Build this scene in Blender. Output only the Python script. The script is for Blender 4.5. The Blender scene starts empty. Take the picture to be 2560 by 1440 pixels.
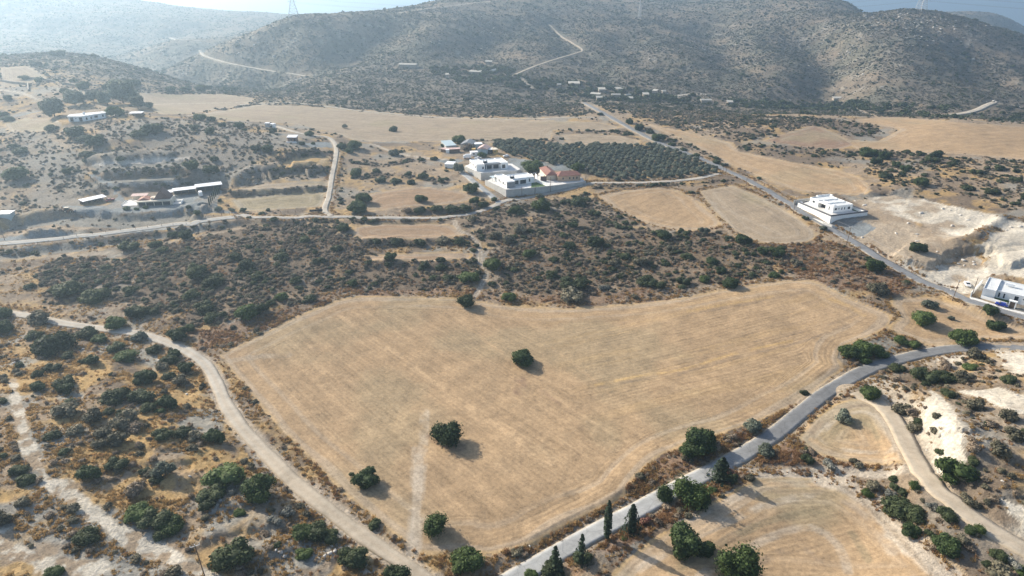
import math, random
import numpy as np
try:
    import bpy
except ImportError:
    bpy = None

R = math.radians
CAM_Z = 125.0
FPX = 1707.0                      # focal length in pixels of a 2560 px wide frame
PITCH = R(24.0)
CP, SP = math.cos(PITCH), math.sin(PITCH)
SUN_EL, SUN_AZ_VEC = R(28.5), (-0.80, 0.60)
EXPOSURE = 0.70

if bpy:
    sc = bpy.context.scene
    cam_data = bpy.data.cameras.new("camera")
    cam_data.sensor_width = 36.0
    cam_data.lens = FPX / 2560.0 * 36.0
    cam_data.clip_start = 1.0
    cam_data.clip_end = 90000.0
    cam = bpy.data.objects.new("camera", cam_data)
    sc.collection.objects.link(cam)
    cam.location = (0, 0, CAM_Z)
    cam.rotation_euler = (R(90) - PITCH, 0, 0)
    sc.camera = cam
    world = bpy.data.worlds.new("World")
    sc.world = world
    world.use_nodes = True
    wn = world.node_tree.nodes
    wl = world.node_tree.links
    for n in list(wn):
        wn.remove(n)
    sky = wn.new('ShaderNodeTexSky')
    sky.sky_type = 'NISHITA'
    sky.sun_disc = False
    sky.sun_elevation = SUN_EL
    sky.sun_rotation = math.atan2(SUN_AZ_VEC[0], SUN_AZ_VEC[1])
    sky.air_density = 1.0
    sky.dust_density = 2.0
    sky.altitude = 200
    bg = wn.new('ShaderNodeBackground')
    bg.inputs[1].default_value = 0.125
    wo = wn.new('ShaderNodeOutputWorld')
    wl.new(sky.outputs[0], bg.inputs[0])
    wl.new(bg.outputs[0], wo.inputs[0])
    sd = bpy.data.lights.new("sun", 'SUN')
    sd.energy = 4.9
    sd.angle = R(0.5)
    sd.color = (1.0, 0.92, 0.79)
    sun = bpy.data.objects.new("sun", sd)
    sc.collection.objects.link(sun)
    from mathutils import Vector
    sv = Vector((SUN_AZ_VEC[0] * math.cos(SUN_EL), SUN_AZ_VEC[1] * math.cos(SUN_EL), math.sin(SUN_EL)))
    sun.rotation_euler = sv.to_track_quat('Z', 'Y').to_euler()
    sun.location = (0, 0, 300)
    sc.view_settings.view_transform = 'Standard'
    sc.view_settings.look = 'None'
    sc.view_settings.gamma = 1.0
    sc.view_settings.use_curve_mapping = False
    sc.view_settings.exposure = EXPOSURE

# ------------------------------------------------------------------ relief
def ray(u, v):
    """direction of sight through a point of the photograph: side slope a = x/y and fall s = -dz/dy"""
    dx = (np.asarray(u, float) - 1280.0) / FPX
    dy = (720.0 - np.asarray(v, float)) / FPX
    fy = CP + dy * SP
    return dx / fy, (SP - dy * CP) / fy

NA, NR = 960, 900
A0, A1 = -1.18, 1.18
L0, L1 = math.log(62.0), math.log(3900.0)
ga = np.linspace(A0, A1, NA)
gl = np.linspace(L0, L1, NR)
gy = np.exp(gl)
GA, GY = np.meshgrid(ga, gy)             # rows = distance, columns = side slope
GX = GA * GY

def hash2(ix, iy, seed):
    h = (ix * 374761393 + iy * 668265263 + seed * 1442695041) & 0xffffffff
    h = ((h ^ (h >> 13)) * 1274126177) & 0xffffffff
    return ((h ^ (h >> 16)) & 0xffff) / 65535.0

def vnoise(x, y, seed=0):
    ix = np.floor(x).astype(np.int64); iy = np.floor(y).astype(np.int64)
    fx = x - ix; fy = y - iy
    fx = fx * fx * fx * (fx * (fx * 6 - 15) + 10); fy = fy * fy * fy * (fy * (fy * 6 - 15) + 10)
    a = hash2(ix, iy, seed); b = hash2(ix + 1, iy, seed)
    c = hash2(ix, iy + 1, seed); d = hash2(ix + 1, iy + 1, seed)
    return (a + (b - a) * fx) * (1 - fy) + (c + (d - c) * fx) * fy

def fbm(x, y, scale, octv=4, seed=0, gain=0.5):
    x = x / scale; y = y / scale
    s = 0; amp = 1; tot = 0
    for o in range(octv):
        s = s + amp * vnoise(x + 17.3 * o, y - 9.1 * o, seed + o)
        tot += amp; amp *= gain
        x, y = (x * 0.8 - y * 0.6) * 2.03, (x * 0.6 + y * 0.8) * 2.03
    return s / tot                        # 0..1

def ridged(x, y, scale, octv=4, seed=0):
    x = x / scale; y = y / scale
    s = 0; amp = 1; tot = 0
    for o in range(octv):
        s = s + amp * (1 - np.abs(2 * vnoise(x, y, seed + o) - 1)) ** 1.6
        tot += amp; amp *= 0.5
        x, y = (x * 0.8 - y * 0.6) * 2.1 + 5.2, (x * 0.6 + y * 0.8) * 2.1 + 1.7
    return s / tot

def smooth(e0, e1, x):
    t = np.clip((x - e0) / (e1 - e0), 0, 1)
    return t * t * (3 - 2 * t)

# spot heights: (u, v, z) where a point of the ground is seen, at height z
ZP = [(0,1440,6),(-500,1440,8),(0,1200,8),(300,1200,5),(600,1300,2),(0,1000,8),(-500,1000,12),(300,1000,5),(500,1000,1.5),
(0,850,3),(-600,750,8),(300,830,1),(2560,1440,3),(3000,1400,8),(2560,1200,9),(2400,1100,8),(2280,1000,3),(2560,1000,11),(3000,1000,14),
(2560,900,7),(2400,880,3),(2200,1300,-1),(1800,1300,-1),(1900,1150,-1),(1500,1300,-2),(600,900,0),(1000,800,1),(1300,900,0),(1300,1200,-1),
(1100,1400,-2),(1100,1700,-3),(300,1800,4),(2000,1800,0),(1700,1000,0),(1900,800,3),(2150,800,4),(2500,800,6),(3000,800,9),
(1300,760,1),(1300,650,5),(1300,540,9),(900,700,3),(900,600,7),(900,545,9),(600,620,8),(500,700,5),(300,700,4),(200,630,5.5),(0,740,3),
(0,610,5.5),(300,575,6),(300,520,9.5),(480,505,10),(0,500,11),(-500,500,16),(1700,600,7),(1900,610,9),(2100,650,9),(2300,700,8),
(2500,760,8),(2150,560,12),(2400,560,15),(2560,600,15),(2430,670,9),(3000,600,18),(1600,500,10),(1900,500,12),(1300,470,11),(1500,400,13),
(1100,400,13),(900,430,12),(700,450,14),(720,375,22),(520,340,28),(300,340,30),(100,350,25),(100,430,16),(400,430,17),
(900,320,14),(1200,320,14),(1500,320,14),(600,272,17),(420,250,20),(220,300,33),(0,300,28),(-500,320,34),(1800,380,14),(2100,430,15),
(2400,450,19),(2560,350,20),(2200,330,18),(3000,400,28),(1700,290,15),(1500,265,16),(2000,290,20),(2400,300,22),
(100,230,38),(0,200,42),(250,230,34),(450,228,20),(620,232,14)]
# (u, v, distance)
YP = [(850,200,880),(1000,205,880),(1150,215,860),(1350,245,840),(740,228,830),(1000,240,790),(-500,120,950),
(0,142,905),(150,136,920),(280,152,900),(400,186,860),(470,214,830),
(730,40,1150),(640,73,1160),(560,100,1170),(500,128,1180),(445,160,1140),(405,178,1120),(620,140,1080),(700,120,1080),(600,190,1000),(750,195,970),
(800,38,1160),(900,33,1180),(960,24,1260),(1020,10,1350),(1100,2,1480),(1180,-4,1560),(1400,-14,1700),(1600,-6,1750),(1750,3,1750),
(1900,8,1800),(2050,22,1750),(2120,24,1700),(2170,30,1500),(2200,24,1270),(2260,18,1240),(2350,26,1240),(2420,50,1270),(2480,74,1290),(2560,98,1300),(2800,130,1350),
(850,100,1080),(950,130,1040),(1100,90,1130),(1250,60,1250),(1100,170,970),(1020,168,990),(1250,185,950),(1350,110,1130),(1450,125,1100),(1500,50,1330),
(1300,190,930),(1440,215,900),(1500,180,980),(1600,230,880),(1600,120,1120),(1700,180,980),(1700,60,1350),(1850,60,1350),(1950,110,1150),(1900,200,950),
(1820,250,860),(2000,255,850),(2080,235,880),(2200,100,1080),(2200,180,940),(2300,230,860),(2350,120,1030),(2500,150,1000),(2500,240,850),(2560,280,790),(3000,220,950),
(430,95,1480),(520,97,1500),(380,130,1440),(345,156,1410),(620,80,1600),
(0,-60,2100),(-300,-80,2200),(150,-6,2100),(340,5,2150),(530,30,2250),(640,35,2300),(700,37,2350),(0,60,1800),(200,60,1800),(350,60,1850),(0,120,1500),(200,120,1450),
(2440,30,2300),(2390,30,2300),(2500,36,2250),(2530,60,2200),(2570,84,2150),(2640,110,2100)]
# ground no line of sight reaches: (a, y, z)
WP = [(-.66,1150,-12),(-.55,1150,-18),(-.43,1050,-22),(-.36,1000,-20),(-.40,1280,-30),(-.45,1600,-25),(-.5,1250,-20),(-1.0,1300,0),(-1.1,2200,150),
(-.3,1450,20),(-.3,1900,10),(-.2,1700,0),(-.1,1900,10),(.0,2100,60),(-.3,2700,20),(-.6,2900,60),(.2,2300,60),(.4,2200,40),(.5,1500,20),(.55,1700,0),(.64,1600,-20),(.62,2000,0),
(-.2,3400,-60),(.3,3200,-60),(.7,2600,-60),(.6,3200,-80),(-.6,3600,-40),(1.1,1600,40),(1.1,3000,-40),(-1.1,3600,-20),(-1.1,900,45),(1.1,900,35),(0,3850,-150),(.6,3850,-150),(-.5,3850,-120),
(.0,64,-3),(.9,64,3),(-.9,64,8),(.5,64,0),(-.5,64,4)]
_pa, _pl, _pz = [], [], []
for u, v, z in ZP:
    a, s = ray(u, v); y = (CAM_Z - z) / s
    _pa.append(a); _pl.append(math.log(y)); _pz.append(z)
for u, v, y in YP:
    a, s = ray(u, v)
    _pa.append(a); _pl.append(math.log(y)); _pz.append(CAM_Z - y * s)
for a, y, z in WP:
    _pa.append(a); _pl.append(math.log(y)); _pz.append(z)
_pa = np.array(_pa); _pl = np.array(_pl); _pz = np.array(_pz)
KA = 1.3
def _phi(d2):
    return np.where(d2 > 1e-12, 0.5 * d2 * np.log(d2 + 1e-12), 0.0)
n = len(_pa)
D2 = (KA * (_pa[:, None] - _pa[None])) ** 2 + (_pl[:, None] - _pl[None]) ** 2
M = np.zeros((n + 3, n + 3))
M[:n, :n] = _phi(D2) + np.eye(n) * 0.0006
M[:n, n] = 1; M[:n, n + 1] = _pa; M[:n, n + 2] = _pl
M[n:, :n] = M[:n, n:].T
_w = np.linalg.solve(M, np.concatenate([_pz, np.zeros(3)]))
# evaluate on a thin grid, then interpolate
ca = np.linspace(A0, A1, 241); cl = np.linspace(L0, L1, 226)
CAg, CLg = np.meshgrid(ca, cl)
Hc = np.zeros(CAg.shape)
for i in range(0, n):
    Hc += _w[i] * _phi((KA * (CAg - _pa[i])) ** 2 + (CLg - _pl[i]) ** 2)
Hc += _w[n] + _w[n + 1] * CAg + _w[n + 2] * CLg

def bil(grid, a, l, a0=A0, a1=A1, l0=L0, l1=L1):
    nr, na = grid.shape
    fa = np.clip((np.asarray(a) - a0) / (a1 - a0) * (na - 1), 0, na - 1.001)
    fl = np.clip((np.asarray(l) - l0) / (l1 - l0) * (nr - 1), 0, nr - 1.001)
    ia = fa.astype(int); il = fl.astype(int); fa = fa - ia; fl = fl - il
    return ((grid[il, ia] * (1 - fa) + grid[il, ia + 1] * fa) * (1 - fl) +
            (grid[il + 1, ia] * (1 - fa) + grid[il + 1, ia + 1] * fa) * fl)

GL = np.log(GY)
H = bil(Hc, GA, GL)
H0 = H.copy()

def hit(u, v, grid=None):
    """first point of the relief seen in direction (u, v) -> x, y, z"""
    g = H if grid is None else grid
    u = np.atleast_1d(np.asarray(u, float)); v = np.atleast_1d(np.asarray(v, float))
    a, s = ray(u, v)
    fa = np.clip((a - A0) / (A1 - A0) * (NA - 1), 0, NA - 1.001)
    ia = fa.astype(int); f = fa - ia
    prof = g[:, ia] * (1 - f) + g[:, ia + 1] * f          # NR x n
    diff = prof - (CAM_Z - gy[:, None] * s[None])
    below = diff > 0
    k = np.argmax(below, axis=0)
    k = np.where(below.any(axis=0), np.clip(k, 1, NR - 1), NR - 1)
    j = np.arange(len(u))
    d1 = diff[k, j]; d0 = diff[k - 1, j]
    t = np.clip(np.where(np.abs(d1 - d0) > 1e-9, -d0 / (d1 - d0 + 1e-12), 0), 0, 1)
    y = gy[k - 1] * (1 - t) + gy[k] * t
    z = prof[k - 1, j] * (1 - t) + prof[k, j] * t
    return a * y, y, z

def hz(x, y, grid=None):
    g = H if grid is None else grid
    x = np.asarray(x, float); y = np.maximum(np.asarray(y, float), 62.5)
    return bil(g, x / y, np.log(y))

def dens(pts, step=12.0):
    out = []
    for (x0, y0), (x1, y1) in zip(pts[:-1], pts[1:]):
        k = max(1, int(math.hypot(x1 - x0, y1 - y0) / step))
        for i in range(k):
            out.append((x0 + (x1 - x0) * i / k, y0 + (y1 - y0) * i / k))
    out.append(pts[-1])
    return out

def spline(pts, per=8):
    P = [np.array(p, float) for p in pts]
    P = [2 * P[0] - P[1]] + P + [2 * P[-1] - P[-2]]
    out = []
    for i in range(1, len(P) - 2):
        for k in range(per):
            t = k / per
            out.append(0.5 * (2 * P[i] + (P[i + 1] - P[i - 1]) * t + (2 * P[i - 1] - 5 * P[i] + 4 * P[i + 1] - P[i + 2]) * t * t
                              + (-P[i - 1] + 3 * P[i] - 3 * P[i + 1] + P[i + 2]) * t ** 3))
    out.append(P[-2])
    return np.array(out)

def wline(pts, per=8, closed=False, grid=None):
    """outline in the photograph -> outline on the ground (x, y)"""
    q = spline(pts, per)
    x, y, z = hit(q[:, 0], q[:, 1], grid)
    return np.stack([x, y], 1)

def resample(P, step):
    d = np.concatenate([[0], np.cumsum(np.hypot(*np.diff(P, axis=0).T))])
    k = max(2, int(d[-1] / step) + 1)
    s = np.linspace(0, d[-1], k)
    return np.stack([np.interp(s, d, P[:, 0]), np.interp(s, d, P[:, 1])], 1)

def window(P, pad):
    """index window of the grid round a set of ground points"""
    x0, y0 = P.min(0) - pad; x1, y1 = P.max(0) + pad
    y0 = max(y0, 62.1)
    r0 = max(0, int(np.searchsorted(gy, y0)) - 1); r1 = min(NR, int(np.searchsorted(gy, y1)) + 1)
    aa = [x0 / y0, x0 / y1, x1 / y0, x1 / y1]
    c0 = max(0, int(np.searchsorted(ga, min(aa))) - 1); c1 = min(NA, int(np.searchsorted(ga, max(aa))) + 1)
    return slice(r0, max(r1, r0 + 2)), slice(c0, max(c1, c0 + 2))

def dist_line(P, pad):
    """distance of grid nodes to a ground polyline, only near it; returns window, distance, signed side, along"""
    w = window(P, pad)
    X = GX[w]; Y = GY[w]
    best = np.full(X.shape, 1e9); side = np.zeros(X.shape); along = np.zeros(X.shape)
    s = 0.0
    for (x0, y0), (x1, y1) in zip(P[:-1], P[1:]):
        dx, dy = x1 - x0, y1 - y0; L2 = dx * dx + dy * dy + 1e-9; L = math.sqrt(L2)
        # local sub-window for speed
        t = np.clip(((X - x0) * dx + (Y - y0) * dy) / L2, 0, 1)
        d = np.hypot(X - x0 - t * dx, Y - y0 - t * dy)
        m = d < best
        best = np.where(m, d, best)
        side = np.where(m, np.sign((X - x0) * dy - (Y - y0) * dx), side)
        along = np.where(m, s + t * L, along)
        s += L
    return w, best, side, along

def inpoly(X, Y, P):
    c = np.zeros(X.shape, bool)
    x1, y1 = P[-1]
    for x2, y2 in P:
        if y1 != y2:
            cond = ((y1 > Y) != (y2 > Y)) & (X < (x2 - x1) * (Y - y1) / (y2 - y1) + x1)
            c ^= cond
        x1, y1 = x2, y2
    return c

# ravines and spurs of the far hills: outline, depth (minus = spur), width
CUTS = [([(1960,62),(2050,105),(2098,150),(2085,205),(2040,245)], 30, 46),
        ([(1020,42),(950,72),(890,115),(810,160)], 24, 44),
        ([(1330,40),(1270,95),(1190,150)], 12, 40),
        ([(1750,40),(1800,110),(1850,185)], 16, 42),
        ([(1540,70),(1590,135),(1690,170),(1780,205)], 14, 38),
        ([(2400,90),(2450,160),(2480,220)], 10, 35),
        ([(700,60),(690,110),(640,150)], 8, 30),
        ([(1420,20),(1400,80),(1470,140),(1530,190)], 12, 36),
        ([(2250,60),(2230,120),(2260,190)], -8, 40),
        ([(2160,60),(2150,130),(2140,210)], -10, 30),
        ([(1180,30),(1100,75),(1050,130)], -9, 40),
        ([(100,40),(180,90),(220,130)], 25, 70), ([(330,30),(330,80),(280,120)], 22, 60), ([(520,50),(450,72),(400,90)], 16, 50)]
for pts, dep, wid in CUTS:
    P = wline(pts, 6, grid=H0)
    w, d, s, al = dist_line(P, wid * 3.2)
    L = al.max()
    fade = smooth(0, L * .3, al) * (1 - smooth(L * .8, L * 1.0, al) * .5)
    H[w] -= dep * .82 * np.exp(-(d / wid) ** 2) * fade
hill = smooth(880, 1050, GY) * smooth(3900, 3000, GY)
H += hill * (13 * (ridged(GX, GY, 330, 5, 3) - .55) + 3.0 * (fbm(GX, GY, 45, 3, 9) - .5)) * (1 - .55 * smooth(900, 700, GY))
H += smooth(650, 880, GY) * (1 - hill) * 5 * (fbm(GX, GY, 70, 4, 21) - .5)
# ------------------------------------------------------------------ features of the near relief
def bank(pts, h, wid, D, near=0.0, k=None):
    h = h * (k or (.85 if 380 < pts[0][1] < 680 and pts[0][0] < 1400 else .5))
    """a step in the ground: the side away from the viewer rises by h over wid metres and dies out after D"""
    P = wline(pts, 5, grid=H)
    P = P + (np.random.RandomState(len(pts) * 7 + int(pts[0][0])).rand(*P.shape) - .5) * wid * .8
    w, d, s, al = dist_line(P, D + 2)
    L = al.max()
    sd = -s * d
    e = smooth(0, min(6.0, L * .2), al) * (1 - smooth(L - min(6.0, L * .2), L, al))
    f = smooth(-wid * .5, wid * .5, sd) * (1 - smooth(D * .4, D, np.maximum(sd, 0)))
    g = (1 - smooth(-wid * .5, wid * .5, sd)) * (1 - smooth(D * .4, D, np.maximum(-sd, 0)))
    H[w] += h * e * (f - near * g)

def hump(pts, h, wid):
    P = wline(pts, 5, grid=H)
    w, d, s, al = dist_line(P, wid * 3)
    H[w] += h * np.exp(-(d / wid) ** 2)

def pile(u, v, h, r, seed=0):
    x, y, z = [float(q[0]) for q in hit(u, v)]
    w = window(np.array([[x, y]]), r * 1.5)
    d = np.hypot(GX[w] - x, GY[w] - y) * (1 + .25 * (fbm(GX[w], GY[w], 3, 2, seed) - .5))
    H[w] += h * np.clip(1 - d / r, 0, 1) * (1 - .2 * np.clip(1 - d / r, 0, 1))

bank([(2215,640),(2260,655),(2330,668),(2370,640),(2420,632),(2460,628),(2500,640)], 4.5, 2.0, 22, .25)
bank([(2490,668),(2530,668),(2570,655),(2640,650)], 4.0, 2.0, 15, .2)
bank([(2150,489),(2200,486),(2250,483),(2300,487)], 2.2, 1.5, 25, .5)
hump([(2385,606),(2430,596),(2465,575),(2490,560),(2505,545)], 2.2, 3.5)
hump([(2270,985),(2320,1005),(2370,1060),(2420,1120)], 2.5, 6)
bank([(2280,1000),(2300,1040),(2310,1100),(2350,1160),(2400,1200),(2480,1260)], 1.8, 5, 14, .2)
bank([(-40,592),(40,560),(170,538),(300,540),(400,536),(480,530),(520,535)], 3.6, 5, 14, .2)
bank([(230,470),(330,462),(430,458),(480,462)], 1.5, 3, 10, .5)
bank([(240,445),(330,438),(430,436),(470,440)], 2.6, 4, 14, .3)
bank([(200,408),(300,402),(380,398),(430,400)], 2.4, 5, 14, .3)
bank([(575,492),(650,485),(750,478),(825,474)], 2.2, 3.5, 10, .4)
bank([(565,462),(640,440),(700,425),(760,425),(820,430)], 3.0, 8, 14, .4)
bank([(700,400),(760,388),(820,385)], 3, 6, 10, .4)
bank([(0,640),(150,620),(300,600),(450,580),(600,560),(760,556)], 2.0, 5, 10, .4)
bank([(880,612),(960,608),(1080,606),(1180,606)], 1.6, 6, 9, .5)
bank([(880,555),(980,552),(1120,551)], 1.4, 3, 8, .4)
bank([(1000,537),(1100,532),(1200,524),(1235,510)], 1.8, 4, 8, .3)
bank([(900,668),(1000,665),(1100,665),(1190,668)], 1.5, 6, 9, .4)
bank([(1690,1120),(1620,1180),(1580,1220),(1500,1280),(1400,1335),(1300,1390)][::-1], 1.0, 2.5, 9, .2)
bank([(1900,1140),(1960,1165),(2060,1175),(2160,1178)], 0.9, 3, 7, .3)
for q in ([(285,1110),(350,1122),(430,1126),(470,1118)], [(330,1160),(420,1158),(500,1150)], [(520,1290),(560,1275),(620,1262),(680,1240)],
          [(460,1380),(520,1355),(600,1330),(680,1318),(740,1300)], [(380,1215),(440,1210),(520,1195)], [(120,880),(200,900),(300,930)],
          [(560,1400),(660,1395),(760,1370)]):
    bank(q, 1.5, 2.2, 7, .35)
pile(105, 584, 3.6, 9, 1); pile(150, 584, 2.8, 7, 2); pile(70, 582, 2.2, 7, 3); pile(215, 580, 2.2, 6, 4)
pile(1303, 968, .5, 3.5, 5)
rough = smooth(.35, .75, fbm(GX, GY, 40, 3, 77))
nearf = 1 - smooth(500, 900, GY)
H += nearf * 0.9 * (fbm(GX, GY, 14, 4, 31) - .5) * 1.2

# ------------------------------------------------------------------ outlines (points of the photograph laid on the ground)
FIELD_MAIN = [(545,888),(640,843),(740,792),(850,748),(905,740),(1000,741),(1150,746),(1290,766),(1420,772),(1560,762),(1700,746),(1850,716),(1960,701),(2040,702),(2110,740),(2190,770),(2236,790),(2225,815),(2170,845),(2108,865),(2096,890),(2110,925),(2060,960),(2000,1008),(1920,1045),(1850,1072),(1740,1102),(1690,1120),(1620,1162),(1574,1212),(1560,1245),(1450,1297),(1330,1362),(1240,1388),(1130,1380),(1056,1392),(960,1318),(870,1245),(790,1165),(712,1085),(650,1015),(604,960),(572,920)]
FIELDS = [
 ("main", FIELD_MAIN),
 ("east", [(2236,742),(2330,742),(2440,772),(2540,815),(2700,850),(2700,862),(2560,850),(2450,848),(2330,868),(2250,838),(2215,822),(2250,792),(2222,762)]),
 ("mid", [(1492,490),(1560,476),(1650,468),(1690,475),(1740,500),(1790,540),(1808,562),(1760,576),(1690,578),(1610,558),(1530,520)]),
 ("mid2", [(1748,478),(1830,462),(1860,475),(1930,505),(2000,545),(2046,585),(2036,603),(1980,611),(1900,610),(1832,575),(1780,525)]),
 ("right", [(1590,302),(1720,332),(1830,357),(1850,378),(1960,402),(2090,424),(2160,448),(2186,478),(2140,488),(1990,478),(1890,440),(1790,395),(1700,348)]),
 ("farright", [(2130,300),(2200,294),(2300,297),(2400,306),(2560,316),(2800,330),(2800,420),(2560,400),(2400,385),(2250,378),(2140,374),(2110,350),(2200,352),(2250,322),(2190,312)]),
 ("brown", [(1905,352),(1990,325),(2030,313),(2060,320),(2110,345),(2140,362),(2100,374),(2010,368)]),
 ("long", [(480,290),(640,264),(750,264),(900,279),(1060,294),(1250,300),(1430,303),(1500,306),(1556,320),(1500,326),(1384,326),(1378,350),(1240,350),(1080,354),(950,354),(880,350),(830,330),(740,310),(600,302)]),
 ("strip", [(1402,338),(1480,334),(1560,341),(1606,356),(1590,361),(1500,360),(1420,360)]),
 ("upleft", [(345,232),(420,236),(560,236),(640,247),(618,262),(480,284),(405,286),(350,262)]),
 ("terrace_a", [(885,512),(920,484),(1000,472),(1060,466),(1170,480),(1190,498),(1130,512),(1010,518),(930,530),(880,530)]),
 ("terrace_b", [(885,570),(940,560),(1030,556),(1125,560),(1165,588),(1100,600),(960,600),(880,594)]),
 ("terrace_c", [(905,640),(1000,634),(1100,630),(1182,632),(1182,645),(1100,655),(1000,652),(925,652)]),
 ("terrace_d", [(572,500),(640,490),(740,482),(815,482),(808,518),(700,524),(600,530)]),
 ("terrace_e", [(590,475),(660,460),(760,452),(828,452),(822,468),(740,472),(650,480)]),
 ("terrace_f", [(690,415),(730,398),(790,390),(822,392),(820,408),(760,416),(700,425)]),
 ("south", [(1490,1480),(1560,1402),(1650,1335),(1770,1262),(1850,1215),(1895,1192),(2000,1192),(2100,1197),(2180,1240),(2280,1310),(2400,1420),(2480,1500)]),
 ("loop", [(1992,1095),(2030,1048),(2085,1010),(2140,992),(2190,1010),(2232,1056),(2262,1118),(2280,1155),(2190,1164),(2090,1150),(2020,1124)]),
 ("plateau", [(10,310),(60,296),(140,296),(165,318),(120,330),(20,330)]),
 ("upleft2", [(0,170),(70,165),(120,195),(60,215),(0,222)]),
]
CHALK = [
 [(2168,492),(2240,487),(2350,508),(2500,538),(2560,556),(2560,600),(2470,560),(2400,600),(2360,600),(2300,560),(2220,530)],
 [(2420,612),(2480,585),(2600,560),(2620,690),(2500,690),(2440,690),(2470,650)],
 [(2215,650),(2330,672),(2430,640),(2480,690),(2430,730),(2350,720),(2260,680)],
 [(2290,990),(2330,975),(2380,1040),(2420,1100),(2440,1130),(2400,1165),(2340,1170),(2320,1120),(2290,1040)],
 [(2400,975),(2480,965),(2600,990),(2600,1040),(2520,1030),(2450,1000)],
 [(2480,880),(2600,868),(2600,945),(2540,935)],
 [(2290,908),(2350,893),(2420,890),(2400,915),(2320,925)],
 [(2490,1240),(2560,1260),(2600,1330),(2540,1290)],
]
BARE = [  # pale bare soil right of the road
 [(2130,500),(2170,495),(2230,530),(2300,565),(2420,615),(2400,640),(2330,668),(2250,645),(2200,640),(2120,590),(2090,560),(2170,545)],
]
GRAVEL = [
 [(2076,556),(2125,548),(2170,560),(2190,572),(2150,590),(2118,592)],
 [(160,515),(260,515),(300,490),(260,460),(220,440),(236,438),(290,470),(310,500),(480,485),(556,470),(540,520),(600,536),(480,530),(380,530),(280,535),(180,535)],
 [(-60,604),(40,590),(110,582),(200,582),(300,584),(420,567),(520,553),(520,560),(400,574),(250,592),(80,608),(-60,624)],
 [(1270,395),(1330,400),(1400,408),(1450,418),(1430,425),(1340,425),(1290,440),(1280,420)],
 [(280,462),(330,455),(440,452),(440,458),(350,464)],
 [(760,358),(830,355),(835,368),(780,368)],
 [(1080,398),(1140,395),(1160,402),(1130,412)],
]
def wpoly(pts):
    d = dens(pts + [pts[0]], 10)
    x, y, z = hit([p[0] for p in d], [p[1] for p in d])
    return np.stack([x, y], 1)[:-1]

def wlin2(pts):
    return wline(pts, 6)

# where the ground is levelled for houses and yards: (u, v, radius, soft edge)
PADS = [(2085, 528, 17, 6), (1214, 424, 13, 6), (1285, 462, 14, 6), (1405, 442, 12, 6), (385, 502, 22, 6), (490, 485, 18, 5), (2520, 745, 16, 6),
        (222, 505, 14, 5), (215, 295, 16, 8), (730, 352, 6, 4), (1180, 378, 22, 8)]
PAD_Z = {}
for u, v, r, e in PADS:
    x, y, z = [float(q[0]) for q in hit(u, v)]
    w = window(np.array([[x, y]]), r + e)
    d = np.hypot(GX[w] - x, GY[w] - y)
    f = 1 - smooth(r, r + e, d)
    if (u, v) == (2085, 528): z += 1.2
    H[w] = H[w] * (1 - f) + z * f
    PAD_Z[(u, v)] = z

ROADS = {   # centre line, width
 "road_a": ([(1165,1530),(1245,1470),(1330,1417),(1412,1371),(1512,1317),(1616,1262),(1703,1214),(1745,1192),(1802,1165),(1873,1125),(1947,1076),(2004,1029),(2060,985),(2128,943),(2199,911),(2280,889),(2365,874),(2460,868),(2560,868),(2720,872)], 5.6),
 "road_b": ([(1460,257),(1500,278),(1550,306),(1600,333),(1650,357),(1720,384),(1780,409),(1820,428),(1880,456),(1940,490),(2000,526),(2070,569),(2130,603),(2200,645),(2260,681),(2320,711),(2400,742),(2480,768),(2560,794),(2720,850)], 5.3),
 "track_a": ([(-80,765),(20,782),(100,796),(200,815),(300,828),(370,840),(430,862),(480,885),(518,915),(545,965),(570,1020),(610,1075),(660,1128),(720,1190),(780,1242),(850,1297),(930,1355),(1000,1402),(1060,1445),(1120,1500)], 4.3),
 "lane": ([(600,540),(700,543),(850,543),(1000,545),(1100,544),(1180,535),(1235,515),(1262,502),(1310,496),(1400,478),(1480,458),(1560,458),(1680,453),(1740,447),(1800,434)], 4.0),
 "farm_track": ([(690,316),(760,335),(820,345),(840,366),(838,400),(830,440),(822,490),(812,525),(828,541)], 3.2),
 "field_track": ([(600,262),(700,257),(780,262),(900,277),(1060,291),(1200,297),(1330,298),(1430,293),(1492,294)], 3.4),
 "hill_track_a": ([(500,124),(504,132),(515,141),(560,155),(620,168),(690,180)], 5.2), "hill_track_b": ([(718,182),(742,187),(764,191)], 4.5), "hill_track_c": ([(424,95),(440,98),(480,101),(512,104)], 5.0),
 "hill_track_d": ([(1285,188),(1340,165),(1400,145),(1440,134),(1456,125),(1432,108),(1402,90),(1372,60)], 3.4), "hill_track_e": ([(2322,291),(2400,285),(2440,276),(2468,263),(2486,256)], 7.0),
 "gravel_road": ([(-80,616),(0,611),(100,601),(250,586),(400,567),(520,552),(600,540)], 6.0),
 "track_b": ([(2140,982),(2205,1014),(2247,1065),(2276,1125),(2312,1186),(2386,1256),(2480,1322),(2660,1432)], 6.0),
 "drive": ([(1248,508),(1222,484),(1185,455),(1155,430),(1135,412),(1130,405)], 4.4),
}
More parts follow.
